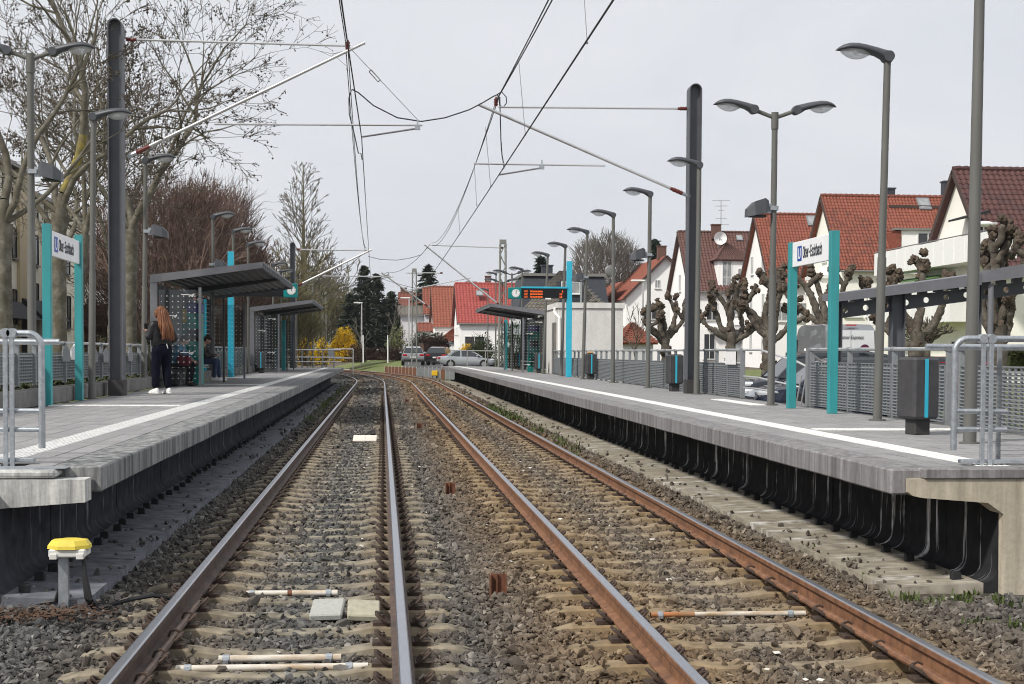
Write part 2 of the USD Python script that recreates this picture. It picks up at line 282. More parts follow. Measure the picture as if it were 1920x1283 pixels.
M['pane'] = mat('window_pane', (.03, .033, .037), .12, .3, .6, spec=.6); M['pane_light'] = mat('window_curtain', (.3, .31, .32), .3, .3, 2.); M['frame'] = mat('window_frame', (.7, .7, .69), .5, .03, 4)
M['darkwood'] = mat('dark_fascia', (.06, .035, .028), .6, .2, 6); M['gutter'] = mat('gutter_grey', (.2, .19, .18), .5, .1, 6); M['awning'] = mat('awning_black', (.018, .018, .02), .7, .2, 5)
def tiles(name, col): return mat(name, col, .75, .32, 6., .2, 50, col2=np.array(col)*.55, c2=.66)
M['t_orange'] = tiles('tile_orange', (.215, .065, .04)); M['t_orange_b'] = tiles('tile_orange_b', (.175, .056, .037)); M['t_red'] = tiles('tile_red', (.31, .065, .055)); M['t_brick'] = tiles('tile_brick', (.24, .075, .045)); M['t_brick_b'] = tiles('tile_brick_b', (.17, .056, .038)); M['t_brown'] = tiles('tile_brown', (.115, .056, .046)); M['t_brown_b'] = tiles('tile_brown_b', (.09, .047, .04)); M['t_dark'] = tiles('tile_maroon', (.085, .036, .032)); M['t_dark_b'] = tiles('tile_maroon_b', (.07, .032, .03)); M['t_grey'] = tiles('tile_grey', (.15, .135, .115)); M['slate'] = mat('slate_dark', (.035, .04, .052), .6, .2, 5)
M['brick'] = mat('chimney_brick', (.13, .07, .055), .9, .3, 10)
M['skin'] = mat('skin', (.52, .31, .23), .55, .05, 10); M['hair_red'] = mat('auburn_hair', (.215, .09, .043), .5, .4, 14, .4, 60, stretch=(8, 8, .7)); M['hair_dark'] = mat('dark_hair', (.02, .015, .013), .5, .2, 20)
M['leather'] = mat('black_leather', (.016, .016, .018), .42, .25, 9, .3, 60, spec=.3); M['trouser'] = mat('navy_trouser', (.007, .008, .016), .9, .2, 20, spec=.08); M['jeans'] = mat('blue_jeans', (.03, .05, .1), .85, .25, 9); M['jacket_dark'] = mat('dark_jacket', (.03, .027, .026), .7, .2, 9); M['puffer'] = mat('blue_puffer', (.075, .2, .31), .5, .15, 9); M['maroon'] = mat('maroon_cloth', (.17, .015, .03), .7, .1, 9); M['sneaker'] = mat('white_sneaker', (.78, .77, .76), .6, .04, 12)
M['ad_blue'] = mat('poster_blue', (.006, .012, .2), .4, .05, 3); M['ad_teal'] = mat('poster_teal', (.0, .2, .17), .4, .08, 3)
M['wood'] = mat('bench_grey', (.24, .24, .22), .7, .15, 9)
M['conduit'] = mat('conduit_dirty', (.62, .59, .53), .6, .15, 14, .1, 60, col2=(.36, .25, .14), c2=.55, stretch=(.6, 3, 3))
M['t_moss'] = mat('tile_mossy', (.15, .062, .045), .85, .3, 9)
# ---------------------------------------------------------------- ground
def smooth(a, b, x): t = np.clip((np.asarray(x, float)-a)/(b-a), 0, 1); return t*t*(3-2*t)
def ground_z(x, y):
    x, y = np.asarray(x, float), np.asarray(y, float); c = bend(y)
    right = .1+.0035*(y-20)+.008*np.clip(y-105, 0, 45); left = .5+0*y+.01*np.clip(y-80, 0, 60)
    z = np.where(x-c > 0, right, left); d = x-c
    cor_r = np.where(y < 88, 6.6, 4.3); cor_l = np.where(y < 77, -5.0, -3.6)
    w = np.where(d > 0, smooth(cor_r, cor_r+np.where(y < 88, .6, 9.), d), smooth(-cor_l, -cor_l+np.where(y < 77, .5, 4.), -d))
    z = z*w+(-.42)*(1-w)
    near = (1-smooth(9.3, 10.3, y))*(1-smooth(9, 14, np.abs(x))); z = z*(1-near)+np.minimum(z, -.33)*near
    far = smooth(150, 260, y); z = z*(1-far)+2.2*far
    return z
gx = np.concatenate([[-4000, -1500, -500, -200, -110], np.arange(-70, -8, 4), np.arange(-8, 16, .6), np.arange(16, 72, 4), [110, 200, 500, 1500, 4000]])
gy = np.concatenate([[-600, -200, -60, -20], np.arange(-8, 14, 1.), np.arange(14, 86, 4), np.arange(86, 160, 2.), [180, 220, 300, 500, 900, 1600, 3000, 5000]])
GX, GY = np.meshgrid(gx, gy, indexing='ij')
tag(MB().grid(np.stack([GX, GY, ground_z(GX, GY)], -1)).build('ground', M['soil'], smooth=True), kind='structure')
def sheet(name, xs, ys, m, lift=.004, shift=None):
    X, Y = np.meshgrid(xs, ys, indexing='ij')
    if shift is not None: X = X+shift(Y)
    return tag(MB().grid(np.stack([X, Y, ground_z(X, Y)+lift], -1)).build(name, m, smooth=True), kind='structure')
sheet('street', np.arange(7.4, 13.6, .4), np.arange(11, 99, 2.), M['asphalt'], .02)
sheet('car_park', np.arange(2.0, 24, .5), np.arange(113, 172, 1.), M['asphalt'], .03)
sheet('lawn', np.arange(4.3, 16, .5), np.arange(89, 160, 1.), M['grassland'], .012, bend)
sheet('verge', np.arange(13.7, 60, 2.), np.arange(10, 110, 3.), M['grassland'], .008)
sheet('verge', -np.arange(5.7, 16, .6), np.arange(10, 150, 2.), M['grassland'], .01, bend)

# ---------------------------------------------------------------- the two tracks
TRACKS = (-.63, 2.37); GAUGE = .7525
rail_prof = np.array([(-.0625, -.149), (.0625, -.149), (.0625, -.139), (.012, -.122), (.0085, -.05), (.033, -.038), (.035, -.008), (.026, 0), (-.026, 0), (-.035, -.008), (-.033, -.038), (-.0085, -.05), (-.012, -.122), (-.0625, -.139)])
ypath = np.concatenate([[-3, 4, 20, 40, 60, 77], np.arange(79, 151, 2.)])
def sweep(prof, x0, ys=ypath):
    y = np.asarray(ys, float); c = bend(y); return np.stack([np.stack([x0+ci+prof[:, 0], np.full(len(prof), yi), prof[:, 1]], 1) for yi, ci in zip(y, c)])
PITCHS = .615; NS = 128
def sleeper_y(i): return 5.9+i*PITCHS
clip_mb = MB()
for q in (-1, 1):
    th = np.linspace(-.35*PI, 1.25*PI, 9)
    clip_mb.tube(np.stack([.05*np.sin(th)*.9, q*.042+.038*np.cos(th), .02+.036*np.sin(th)], 1), .0105, 5)
clip_mb.cyl((.0, 0, -.02), (.0, 0, .045), .014, n=6).box((.01, 0, -.012), (.11, .12, .025))
CLV, CLF = clip_mb.arrays()
srng = random.Random(5)
for ti, x0 in enumerate(TRACKS):
    T = thing('railway_track', ['left railway track with dark rusty rails, beside the platform with the standing woman', 'right railway track with orange rusty rails, beside the platform with the large bin'][ti], 'railway track', (x0, 0, 0), group=None)
    for sgn in (-1, 1):
        r = MB().loft(sweep(rail_prof, x0+sgn*GAUGE)).build('rail', M['rail_grey'] if ti == 0 else M['rail'], T, smooth=35)
        MB().loft(sweep(np.array([(-.032, -.0035), (-.026, .0015), (-.02, .0025), (.02, .0025), (.026, .0015), (.032, -.0035)]), x0+sgn*GAUGE)).build('running_surface', M['shine'], r)
    far = MB(); farclip = MB()
    for i in range(NS+60):
        y = sleeper_y(i); cx = x0+float(bend(y)); mb = MB() if i < NS else far
        j = srng.uniform(-.012, .012); jy = srng.uniform(-.02, .02); tw = srng.uniform(-.012, .012)
        rings = []
        for xx, zt, w in ((-1.205, -.235, .085), (-1.2, -.2, .083), (-1.08, -.166, .083), (-.56, -.156, .083), (-.4, -.182, .083), (0, -.19, .083), (.4, -.182, .083), (.56, -.156, .083), (1.08, -.166, .083), (1.2, -.2, .083), (1.205, -.235, .085)):
            rings.append([(cx+xx+j, y+jy-w-.035+xx*tw, -.36), (cx+xx+j, y+jy-w+xx*tw, zt-.012), (cx+xx+j, y+jy-w+.02+xx*tw, zt), (cx+xx+j, y+jy+w-.02+xx*tw, zt), (cx+xx+j, y+jy+w+xx*tw, zt-.012), (cx+xx+j, y+jy+w+.035+xx*tw, -.36)])
        mb.loft(rings)
        sp = mb.build('sleeper', M['sleeper'], T, smooth=12) if i < NS else None
        for sgn in (-1, 1):
            for side in (-1, 1):
                v = CLV.copy(); v[:, 0] *= side; v = v+np.array([cx+sgn*GAUGE+side*.115, y+jy, -.135])
                f = CLF if side > 0 else CLF[:, ::-1]
                if i < 36: MB().add(v, f).build('rail_clip', M['clip'], sp, smooth=40)
                elif i < 90: farclip.add(v, f)
    far.build('distant_sleepers', M['sleeper'], T, kind='stuff'); farclip.build('distant_rail_clips', M['clip'], T, kind='stuff')

# ---------------------------------------------------------------- ballast
def bed_z(x, y):
    d = np.asarray(x, float)-bend(y); z = np.full(np.shape(d), -.22); z = z+.035*np.exp(-((d-.87)/.35)**2)
    z = z+.085*smooth(1.78, 2.25, -d)+.085*smooth(3.4, 3.95, d); return z
bx, by = np.arange(-6, 6.81, .2), np.concatenate([np.arange(-4, 40, 1.), np.arange(40, 152, 2.)])
def bed_grid():
    X, Y = np.meshgrid(bx, by, indexing='ij'); lim = np.where(Y > 10, np.clip(X, -3.0, 4.6), X); X2 = lim+bend(Y)
    Z = bed_z(X2, Y)+.014*(meshkit.noise(np.stack([X2*5, Y*5, X2*0], -1))-.5); return np.stack([X2, Y, Z], -1)
BED = tag(MB().grid(bed_grid()).build('ballast', M['bed'], smooth=True), kind='structure')
rg = np.random.default_rng(11)
def rock(seed, n=13):
    r = np.random.default_rng(seed); p = r.normal(size=(n, 3)); p /= np.linalg.norm(p, axis=1, keepdims=True); p *= r.uniform(.75, 1.1, (n, 1))*np.array([1.25, .9, .68])
    h = trimesh.convex.convex_hull(p); return np.array(h.vertices), np.array(h.faces)
ROCKS = [rock(100+k) for k in range(8)]
def scatter(y0, y1, dens, size, x0=-2.9, x1=4.15):
    n = int((y1-y0)*(x1-x0)*dens); x = rg.uniform(x0, x1, n); y = rg.uniform(y0, y1, n); keep = np.ones(n, bool)
    lift = np.zeros(n)
    for tc in TRACKS:
        d = np.abs(x-tc); ph = np.abs((y-sleeper_y(0)+PITCHS/2) % PITCHS-PITCHS/2); on = (ph < .115) & (d < 1.24)
        mid = d < .36; chance = np.where(mid, .22, np.where(d > 1.05, .1, .04)); keep &= ~on | (rg.random(n) < chance); lift = np.where(on, np.where(mid, .022, .05), lift)
        keep &= np.abs(d-GAUGE) > .1
    keep &= ~((y > 10.2) & ((x < -2.05) | (x > 3.8)) & (rg.random(n) > .012))
    x, y, lift = x[keep], y[keep], lift[keep]; n = len(x); s = size*np.exp(rg.normal(0, .3, n)); X = x+bend(y)
    z = bed_z(X, y)+lift+s*rg.uniform(-.05, .75, n)
    z = np.where((y > 10.2) & (x < -2.05), -.075+s*.4, z); z = np.where((y > 10.4) & (x > 3.8), -.075+s*.4, z)
    return np.stack([X, y, z], 1), s
parts = [scatter(4.5, 14, 1350, .0215, -4.2, 6.6), scatter(14, 30, 760, .0255), scatter(30, 60, 230, .04), scatter(60, 118, 70, .06)]
pos = np.vstack([p for p, s in parts]); siz = np.concatenate([s for p, s in parts])
q = rg.normal(size=(len(pos), 4)); q[:, 1:3] *= .35; q /= np.linalg.norm(q, axis=1, keepdims=True)
ridx = rg.integers(0, 8, len(pos)); tone = rg.choice(4, len(pos), p=[.42, .3, .24, .04])
u_ = pos[:, 0]-pos[:, 1]*math.tan(YAW); vis = (pos[:, 1] > 7.1) & (np.abs(u_) < pos[:, 1]*.345)
order = np.argsort(np.where(vis, pos[:, 1]-siz*25, 1e9)); single = order[:300]
SM = [M['stone_a'], M['stone_b'], M['stone_c'], M['stone_d']]
for k in single:
    v, f = ROCKS[ridx[k]]; w, a, b, c = q[k]; R = np.array([[1-2*(b*b+c*c), 2*(a*b-c*w), 2*(a*c+b*w)], [2*(a*b+c*w), 1-2*(a*a+c*c), 2*(b*c-a*w)], [2*(a*c-b*w), 2*(b*c+a*w), 1-2*(a*a+b*b)]])
    MB().add(v@R.T*siz[k]+pos[k], f).build('stone', SM[tone[k]], BED)
rest = order[300:]
pi_path = BED+'/gravel'; pi = UsdGeom.PointInstancer.Define(stage, pi_path); protos = []
for t in range(4):
    for k in range(8):
        if t == 3 and k > 3: continue
        pp = f'{pi_path}/stone_shape_{t*8+k:03d}'; usdkit.mesh(stage, pp, trimesh.Trimesh(*ROCKS[k], process=False), SM[t]); protos.append(pp)
pi.CreatePrototypesRel().SetTargets([Sdf.Path(p) for p in protos])
pi.CreateProtoIndicesAttr(Vt.IntArray.FromNumpy(np.where(tone[rest] == 3, 24+ridx[rest] % 4, tone[rest]*8+ridx[rest]).astype(np.int32)))
pi.CreatePositionsAttr(Vt.Vec3fArray.FromNumpy(pos[rest].astype(np.float32)))
pi.CreateScalesAttr(Vt.Vec3fArray.FromNumpy(np.repeat(siz[rest, None], 3, 1).astype(np.float32)))
pi.CreateOrientationsAttr(Vt.QuathArray([Gf.Quath(float(a), float(b), float(c), float(d)) for a, b, c, d in q[rest]]))
tag(pi_path, kind='stuff')
# ---------------------------------------------------------------- platforms
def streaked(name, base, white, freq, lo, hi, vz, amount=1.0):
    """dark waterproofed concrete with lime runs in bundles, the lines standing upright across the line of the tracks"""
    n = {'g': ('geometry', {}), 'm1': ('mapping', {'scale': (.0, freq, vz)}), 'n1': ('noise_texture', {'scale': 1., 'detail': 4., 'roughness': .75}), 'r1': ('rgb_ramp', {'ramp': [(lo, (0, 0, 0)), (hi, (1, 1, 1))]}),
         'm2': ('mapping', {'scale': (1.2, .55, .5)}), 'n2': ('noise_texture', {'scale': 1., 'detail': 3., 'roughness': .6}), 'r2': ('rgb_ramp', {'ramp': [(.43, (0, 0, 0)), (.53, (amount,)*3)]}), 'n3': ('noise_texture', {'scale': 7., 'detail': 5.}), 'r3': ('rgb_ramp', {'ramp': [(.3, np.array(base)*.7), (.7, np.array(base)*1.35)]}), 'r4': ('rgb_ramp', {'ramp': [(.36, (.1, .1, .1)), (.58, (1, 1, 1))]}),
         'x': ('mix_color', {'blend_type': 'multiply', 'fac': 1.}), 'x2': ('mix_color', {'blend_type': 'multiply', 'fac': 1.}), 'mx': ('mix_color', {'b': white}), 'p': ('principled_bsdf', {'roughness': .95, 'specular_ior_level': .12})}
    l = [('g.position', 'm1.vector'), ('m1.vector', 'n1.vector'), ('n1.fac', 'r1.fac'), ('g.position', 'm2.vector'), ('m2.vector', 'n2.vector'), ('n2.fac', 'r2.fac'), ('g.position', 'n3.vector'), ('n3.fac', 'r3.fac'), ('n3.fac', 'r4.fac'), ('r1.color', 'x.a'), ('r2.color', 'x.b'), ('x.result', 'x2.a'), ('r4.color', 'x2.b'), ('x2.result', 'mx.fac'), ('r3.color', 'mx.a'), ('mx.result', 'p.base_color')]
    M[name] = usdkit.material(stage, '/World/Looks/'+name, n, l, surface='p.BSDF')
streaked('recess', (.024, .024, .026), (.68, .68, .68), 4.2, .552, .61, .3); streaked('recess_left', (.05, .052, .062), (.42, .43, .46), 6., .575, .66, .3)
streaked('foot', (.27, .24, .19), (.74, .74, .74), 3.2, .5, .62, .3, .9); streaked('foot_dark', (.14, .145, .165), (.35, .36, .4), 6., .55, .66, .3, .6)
PZ = .81
prng = random.Random(8)
def platform(side, e, back, y0, y1, wall, foot_edge, cop_m, foot_m, wall_m, label):
    s = side; P = thing('platform', label, 'platform', (0, 0, 0)); tag(P, kind='structure')
    def X(a, y): return e+s*a+float(bend(y))                     # a: metres in from the platform edge
    ys = list(np.arange(y0, y1, 2.5))+[y1]
    core = MB(); L = abs(back-e)
    core.loft([[(X(.3, y), y, .6), (X(L, y), y, .6), (X(L, y), y, PZ-.012), (X(.3, y), y, PZ-.012)] for y in ys]).build('bedding', M['joint'], P)
    y = y0; k = 0; cop = 1.165
    while y < y1-.2:                                             # edge slabs
        a = y+.004; b = min(y+cop, y1)-.004; dz = prng.uniform(-.002, .002); c = float(bend((a+b)/2))
        MB().cbox((e+s*.18+c, (a+b)/2, PZ-.095+dz), (.36, b-a, .19), .012).build('edge_slab', M[cop_m], P); y += cop; k += 1
    rows = [(.364, .566), (.57, .768)]+[(1.044+.245*i, 1.044+.245*(i+1)-.004) for i in range(int((L-1.06)/.245))]
    rest = MB(); n = 0; cells = []
    for ri, (a, b) in enumerate(rows):
        y = y0+(.25 if ri % 2 else 0)
        while y < y1-.3: cells.append((y, a, b)); y += .5
    cells.sort(); near = set(range(300))
    for i, (y, a, b) in enumerate(cells):
        c = float(bend(y)); lo, hi = sorted((e+s*a, e+s*b)); z = PZ+prng.uniform(-.002, .0015); m = MB() if i < 280 else rest
        x0_, x1_, ya, yb = lo+c+.001, hi+c-.001, y+.004, y+.496
        m.hexa([(x0_, ya, z-.02), (x1_, ya, z-.02), (x1_, yb, z-.02), (x0_, yb, z-.02), (x0_+.002, ya+.002, z), (x1_-.002, ya+.002, z), (x1_-.002, yb-.002, z), (x0_+.002, yb-.002, z)])
        if i < 280: m.build('paving_slab', M['paver'] if prng.random() < .6 else M['paver_b'], P)
    rest.build('distant_paving', M['paver'], P, kind='stuff')
    far = MB(); y = y0+.02; i = 0
    def tile(m, xa, xb, ya, yb, z, along=True):
        m.hexa([(xa, ya, z-.02), (xb, ya, z-.02), (xb, yb, z-.02), (xa, yb, z-.02), (xa, ya, z), (xb, ya, z), (xb, yb, z), (xa, yb, z)])
        k = 6
        for j in range(k):
            if along:
                u = xa+(xb-xa)*(j+.5)/k; m.hexa([(u-.012, ya+.003, z-.001), (u+.012, ya+.003, z-.001), (u+.012, yb-.003, z-.001), (u-.012, yb-.003, z-.001), (u-.007, ya+.006, z+.005), (u+.007, ya+.006, z+.005), (u+.007, yb-.006, z+.005), (u-.007, yb-.006, z+.005)])
            else:
                u = ya+(yb-ya)*(j+.5)/k; m.hexa([(xa+.003, u-.012, z-.001), (xb-.003, u-.012, z-.001), (xb-.003, u+.012, z-.001), (xa+.003, u+.012, z-.001), (xa+.006, u-.007, z+.005), (xb-.006, u-.007, z+.005), (xb-.006, u+.007, z+.005), (xa+.006, u+.007, z+.005)])
    while y < y1-.3:
        lo, hi = sorted((X(.774, y), X(1.038, y))); m = MB() if i < 60 else far
        tile(m, lo, hi, y+.002, y+.298, PZ+.001)
        if i < 60: m.build('tactile_tile', M['white_strip'], P)
        y += .3; i += 1
    far.build('distant_tactile_strip', M['white_strip'], P, kind='stuff')
    for (xa, xb, ya, yb, al) in ([(4.86, 6.7, 15.75, 16.02, True), (6.1, 6.36, 23.4, 26.4, False)] if s > 0 else [(-5.0, -3.1, 37.2, 37.5, True), (-5.1, -3.12, 22.6, 22.85, True)]):
        if al:
            x = xa
            while x < xb-.05: m = MB(); tile(m, x+.002, min(x+.3, xb)-.002, ya, yb, PZ+.007, False); m.build('tactile_tile', M['white_strip'], P); x += .3
        else:
            y = ya
            while y < yb-.05: m = MB(); tile(m, xa, xb, y+.002, min(y+.3, yb)-.002, PZ+.007, True); m.build('tactile_tile', M['white_strip'], P); y += .3
    y = y0+(.02 if s > 0 else -.6)                              # precast wall elements with their feet
    R = .11; zf = -.085
    while y < y1-.3:
        a, b = y+.003, min(y+1.0, y1)-.003; c = float(bend(y)); w = wall+c+prng.uniform(-.006, .006); th = np.linspace(0, PI/2, 5)
        fil = [(w-s*R+s*R*math.sin(t), zf+.03+R-R*math.cos(t)) for t in th]
        pts = fil+[(w, .63), (w+s*.12, .63), (w+s*.12, zf-.2), (w-s*R, zf-.2)]
        pg = Polygon(pts); pg = pg if pg.is_valid else pg.buffer(0)
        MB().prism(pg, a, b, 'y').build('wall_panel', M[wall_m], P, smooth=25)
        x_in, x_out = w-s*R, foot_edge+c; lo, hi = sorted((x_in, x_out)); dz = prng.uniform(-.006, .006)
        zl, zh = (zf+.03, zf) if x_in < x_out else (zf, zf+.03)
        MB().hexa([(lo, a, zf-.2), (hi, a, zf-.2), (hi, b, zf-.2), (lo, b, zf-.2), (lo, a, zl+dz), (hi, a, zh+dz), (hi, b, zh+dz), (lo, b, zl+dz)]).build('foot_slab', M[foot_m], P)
        for q in (.22, .76):
            MB().cbox((x_in-s*.1+prng.uniform(-.03, .03), y+q, zf+.045), (.075, .06, .08), .008).build('lifting_lug', M['black'], P)
        y += 1.0
    return P
PR = platform(1, 3.783, 7.02, 10.42, 88.5, 4.63, 3.80, 'coping', 'foot', 'recess', 'long straight grey platform on the right with a pale tan end wall')
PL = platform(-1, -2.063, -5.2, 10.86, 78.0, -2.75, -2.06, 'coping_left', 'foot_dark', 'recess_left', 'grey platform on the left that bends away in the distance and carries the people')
# right platform's end wall with the recess cut into it, and the strip on top
ew = Polygon([(3.90, .64), (3.93, .615), (4.0, .60), (4.51, .56), (4.63, .475), (4.64, -.5), (9.5, -.5), (9.5, .74), (4.02, .74), (3.9, .74)])
MB().prism(ew, 10.36, 10.60, 'y').build('end_wall', M['end_tan'], PR)
MB().cbox((6.76, 10.48, .78), (5.5, .28, .075), .008).build('end_strip', M['coping'], PR)
MB().bb((4.66, 10.61, -.4), (7.0, 10.9, .6)).build('end_backing', M['recess'], PR)
MB().bb((6.9, 10.61, -.45), (7.06, 88.4, .79)).build('back_wall', M['low_wall'], PR)
# left platform's end beam
MB().prism(Polygon([(-2.14, .565), (-2.9, .51), (-8.5, .47), (-8.5, .71), (-2.14, .73)]), 10.62, 10.85, 'y').build('end_wall', M['end_grey'], PL)
eb = MB()
for k in range(5): eb.cbox((-2.95-k*1.22, 10.75, .768), (1.2, .22, .06), .02)
eb.build('mortar_strip', M['end_grey'], PL); MB().bb((-2.3, 10.72, .8), (-8.5, 10.9, .807)).build('end_sheet', M['galv'], PL)
MB().bb((-2.78, 10.3, -.3), (-8.5, 10.58, .46)).build('end_panel', M['recess_left'], PL)
MB().bb((-2.2, 10.9, .62), (-8.5, 24, .795)).build('inner_slab', M['joint'], PL)
# ---------------------------------------------------------------- lamps
def head_rings(o, ang, tilt=.12, L=.68):
    """lamp head from the joint at o, pointing along ang in plan: closed shell rings"""
    st = [(-.075, .03, .035, 0), (-.05, .062, .066, 0), (.0, .078, .08, .005), (.06, .082, .078, .02), (.16, .1, .074, .045), (.28, .122, .072, .07), (.4, .138, .07, .085), (.5, .135, .062, .088), (.58, .11, .048, .078), (.64, .066, .028, .062), (L, .012, .006, .048)]
    rings = []
    for u, w, h, z in st:
        th = np.arange(14)*2*PI/14; yy = w*np.cos(th); zz = np.where(np.sin(th) > 0, np.sin(th)*h, np.sin(th)*h*(.55 if u > .1 else 1))+z+u*tilt*.25
        p = np.stack([np.full(14, u), yy, zz], 1); rings.append(rotz(p, ang)+np.asarray(o))
    return rings
def lamp_head(parent, o, ang):
    h = MB().loft(head_rings(o, ang)).build('lamp_head', M['head'], parent, smooth=50)
    b = MB(); rings = []
    for t in np.linspace(0, 1, 8):
        u = .24+.38*t; w = .112*math.sin(PI*min(max(t, .05), .95))**.5; d = .115*math.sin(PI*(t*.86+.07))**.7
        th = np.linspace(PI, 2*PI, 9); p = np.stack([np.full(9, u), w*np.cos(th), .035+u*.09+d*np.sin(th)], 1); rings.append(rotz(p, ang)+np.asarray(o))
    R = np.array(rings); b.grid(R).build('lamp_bowl', M['bowl'], h, smooth=True)
    j = rotz(np.array([[0, -.085, .0], [0, .085, .0]]), ang)+np.asarray(o); MB().cyl(j[0], j[1], .07, n=14).build('joint', M['head'], h, smooth=40)
    MB().sphere(rotz(np.array([.42, 0, .05]), ang)+np.asarray(o), .035, 1).build('bulb', M['white'], h, smooth=True)
def lamp(base, top, arms, label, group=None, r=.058, speaker=None):
    """post from base to top (it may lean); arms: plan angles of the heads, set off on short tubes when there are two"""
    base, top = np.asarray(base, float), np.asarray(top, float); L = thing('platform_lamp', label, 'lamp', base, group=group)
    k = lambda t: base+(top-base)*t
    MB().tube([k(0), k(.45), k(.455), k(1)], [r, r*.97, r*.84, r*.78], 14).build('post', M['pole'], L, smooth=40)
    MB().cyl(base, base+[0, 0, .02], r*1.9, n=14).build('base_plate', M['pole'], L)
    if len(arms) == 1: lamp_head(L, top+np.array([0, 0, .02]), arms[0])
    else:
        MB().cyl(k(.955), top+np.array([0, 0, .06]), r*.98, n=14).build('collar', M['pole'], L, smooth=40)
        for a in arms:
            d = rotz(np.array([1., 0, 0]), a); e = top+d*.36+np.array([0, 0, .1]); MB().cyl(top+d*.03-np.array([0, 0, .02]), e, .034, n=10).build('arm', M['pole'], L, smooth=40); lamp_head(L, e, a)
    return L
def speaker(base, label, side, big=True):
    S = thing('loudspeaker', label, 'loudspeaker', base); b = np.asarray(base)
    MB().loft([[b+np.array([side*u, y, z]) for y, z in ((-w, z0), (w, z0), (w*.82, z1), (-w*.82, z1))] for u, w, z0, z1 in ((.1, .11, -.06, .12), (.16, .14, -.09, .16), (.34, .15, -.13, .1), (.46, .1, -.15, -.02))]).build('housing', M['head'], S)
    MB().box(b+np.array([side*.27, 0, -.135]), (.26, .2, .03)).build('grille', M['black'], S)
    MB().box(b+np.array([side*.07, 0, 0]), (.1, .05, .16)).bb(b+np.array([-.07, -.075, -.035]), b+np.array([.07, .075, .035])).build('bracket', M['galv'], S)
# right-hand row
RX = 6.52
for i, (u, v, ut, vt, y) in enumerate(((1645, 789, 1664, 110, 18.09), (1306, 740, 1311, 312, 29.6), (1214, 728, 1219, 366, 34.9), (1148.6, 718, 1150, 405, 41.0), (1098, 708, 1101, 437, 46.6), (1059, 704, 1060, 463, 52.3), (1026, 700, 1027, 480, 58.2))):
    b = at(u, v) if i < 4 else np.array([RX, y, PZ]); b = np.array([b[0], y, PZ]); t = aty(ut, vt, y)
    lamp(b, t, [PI], ['tall single lamp nearest the teal station sign on the right platform', 'single lamp close against the right catenary mast', 'single lamp with loudspeaker, next beyond the right catenary mast', 'single lamp second beyond the right catenary mast, in front of the pale equipment hut', 'single lamp behind the small bin with something lying on it', 'single lamp right beside the cyan post of the departure board', 'single lamp just past the departure board, rising over the far shelter'][i])
b = at(1445, 760); b = np.array([6.46, 23.53, PZ]); lamp(b, aty(1453, 218, 23.53), [PI, 0], 'double-headed lamp on the right platform beside the gap in the fence', r=.062)
for i, (uu, vv, y) in enumerate(((979, 507, 70), (930, 515, 92.), (915, 545, 102.))):
    t = aty(uu, vv, y); lamp((t[0], y, PZ if y < 88 else .4), t, [PI], ['small single lamp standing over the roof of the far right shelter', 'distant single lamp left of the lattice mast, behind the shelter roof edge', 'farthest single lamp, low and left of the red-roofed house wall'][i], r=.05)
for i, (uu, vv, y) in enumerate(((960, 515, 76.), (941.5, 530, 84.))):
    t = aty(uu, vv, y); lamp((t[0], y, PZ), t, [PI, 0], ['double-headed lamp over the far right shelter, the nearer of two', 'double-headed lamp in line with the far lattice mast'][i], r=.05)
S = lambda u, v, y, o, lab, sd: speaker(aty(u, v, y)+np.array([o, 0, 0]), lab, sd)
S(1450, 391, 23.53, 0, 'black loudspeaker on the double-headed lamp of the right platform', -1); S(1216.5, 478, 34.9, 0, 'loudspeaker on the lamp just beyond the right catenary mast', -1); S(1099, 520, 46.6, 0, 'loudspeaker on the lamp before the dark slate roof', -1)
# tall plain pole at the right edge
b = at(1818, 832); t = aty(1838, -60, 13.42)
T = thing('tall_pole', 'thick plain grey pole at the right, cut off by the top of the picture', 'pole', b); MB().tube([b, b+(t-b)*.3, b+(t-b)*1.25], [.064, .06, .044], 18).build('shaft', M['pole'], T, smooth=40); MB().cyl(b, b+[0, 0, .015], .1, n=18).build('base_plate', M['pole'], T)
# left-hand row
L0 = np.array([-5.68, 24.07, PZ]); lamp(L0, aty(57, 108, 24.07), [PI, 0], 'double-headed lamp at the left edge, in front of the plane trees', r=.07)
lamp((-5.11, 25.99, PZ), aty(175, 222, 25.99), [0], 'single lamp between the left station sign and the left catenary mast', r=.06)
lamp((-5.34, 33.0, PZ), aty(273, 303, 33.), [0], 'single lamp at the near corner of the first left shelter behind the woman', r=.06)
for i, (u, v, y) in enumerate(((399, 408, 44.), (437, 436, 50.), (465, 460, 56.), (512, 498, 69.), (527, 511, 75.), (537, 523, 82.), (556, 536, 92.))):
    t = aty(u, v, y); lamp((t[0], y, PZ if y < 78 else .5), t, [0], ['single lamp rising over the first left shelter, left of the cyan post', 'single lamp just behind the cyan post of the left platform', 'single lamp rising from behind the roof edge of the first left shelter', 'small lamp in the cluster over the left shelter, leftmost of the cluster', 'small lamp just left of the distant left mast', 'small lamp crossing in front of the distant left mast', 'farthest small lamp right of the distant left mast'][i], r=.055)
S(60, 322, 24.07, .02, 'loudspeaker on the double-headed lamp at the left edge', 1); S(276, 434, 33., 0, 'loudspeaker on the lamp at the corner of the first left shelter', 1)
s_ = at(410, 500, 2.5); S(397, 496, 44., 0, 'loudspeaker peeping over the roof of the first left shelter', 1)

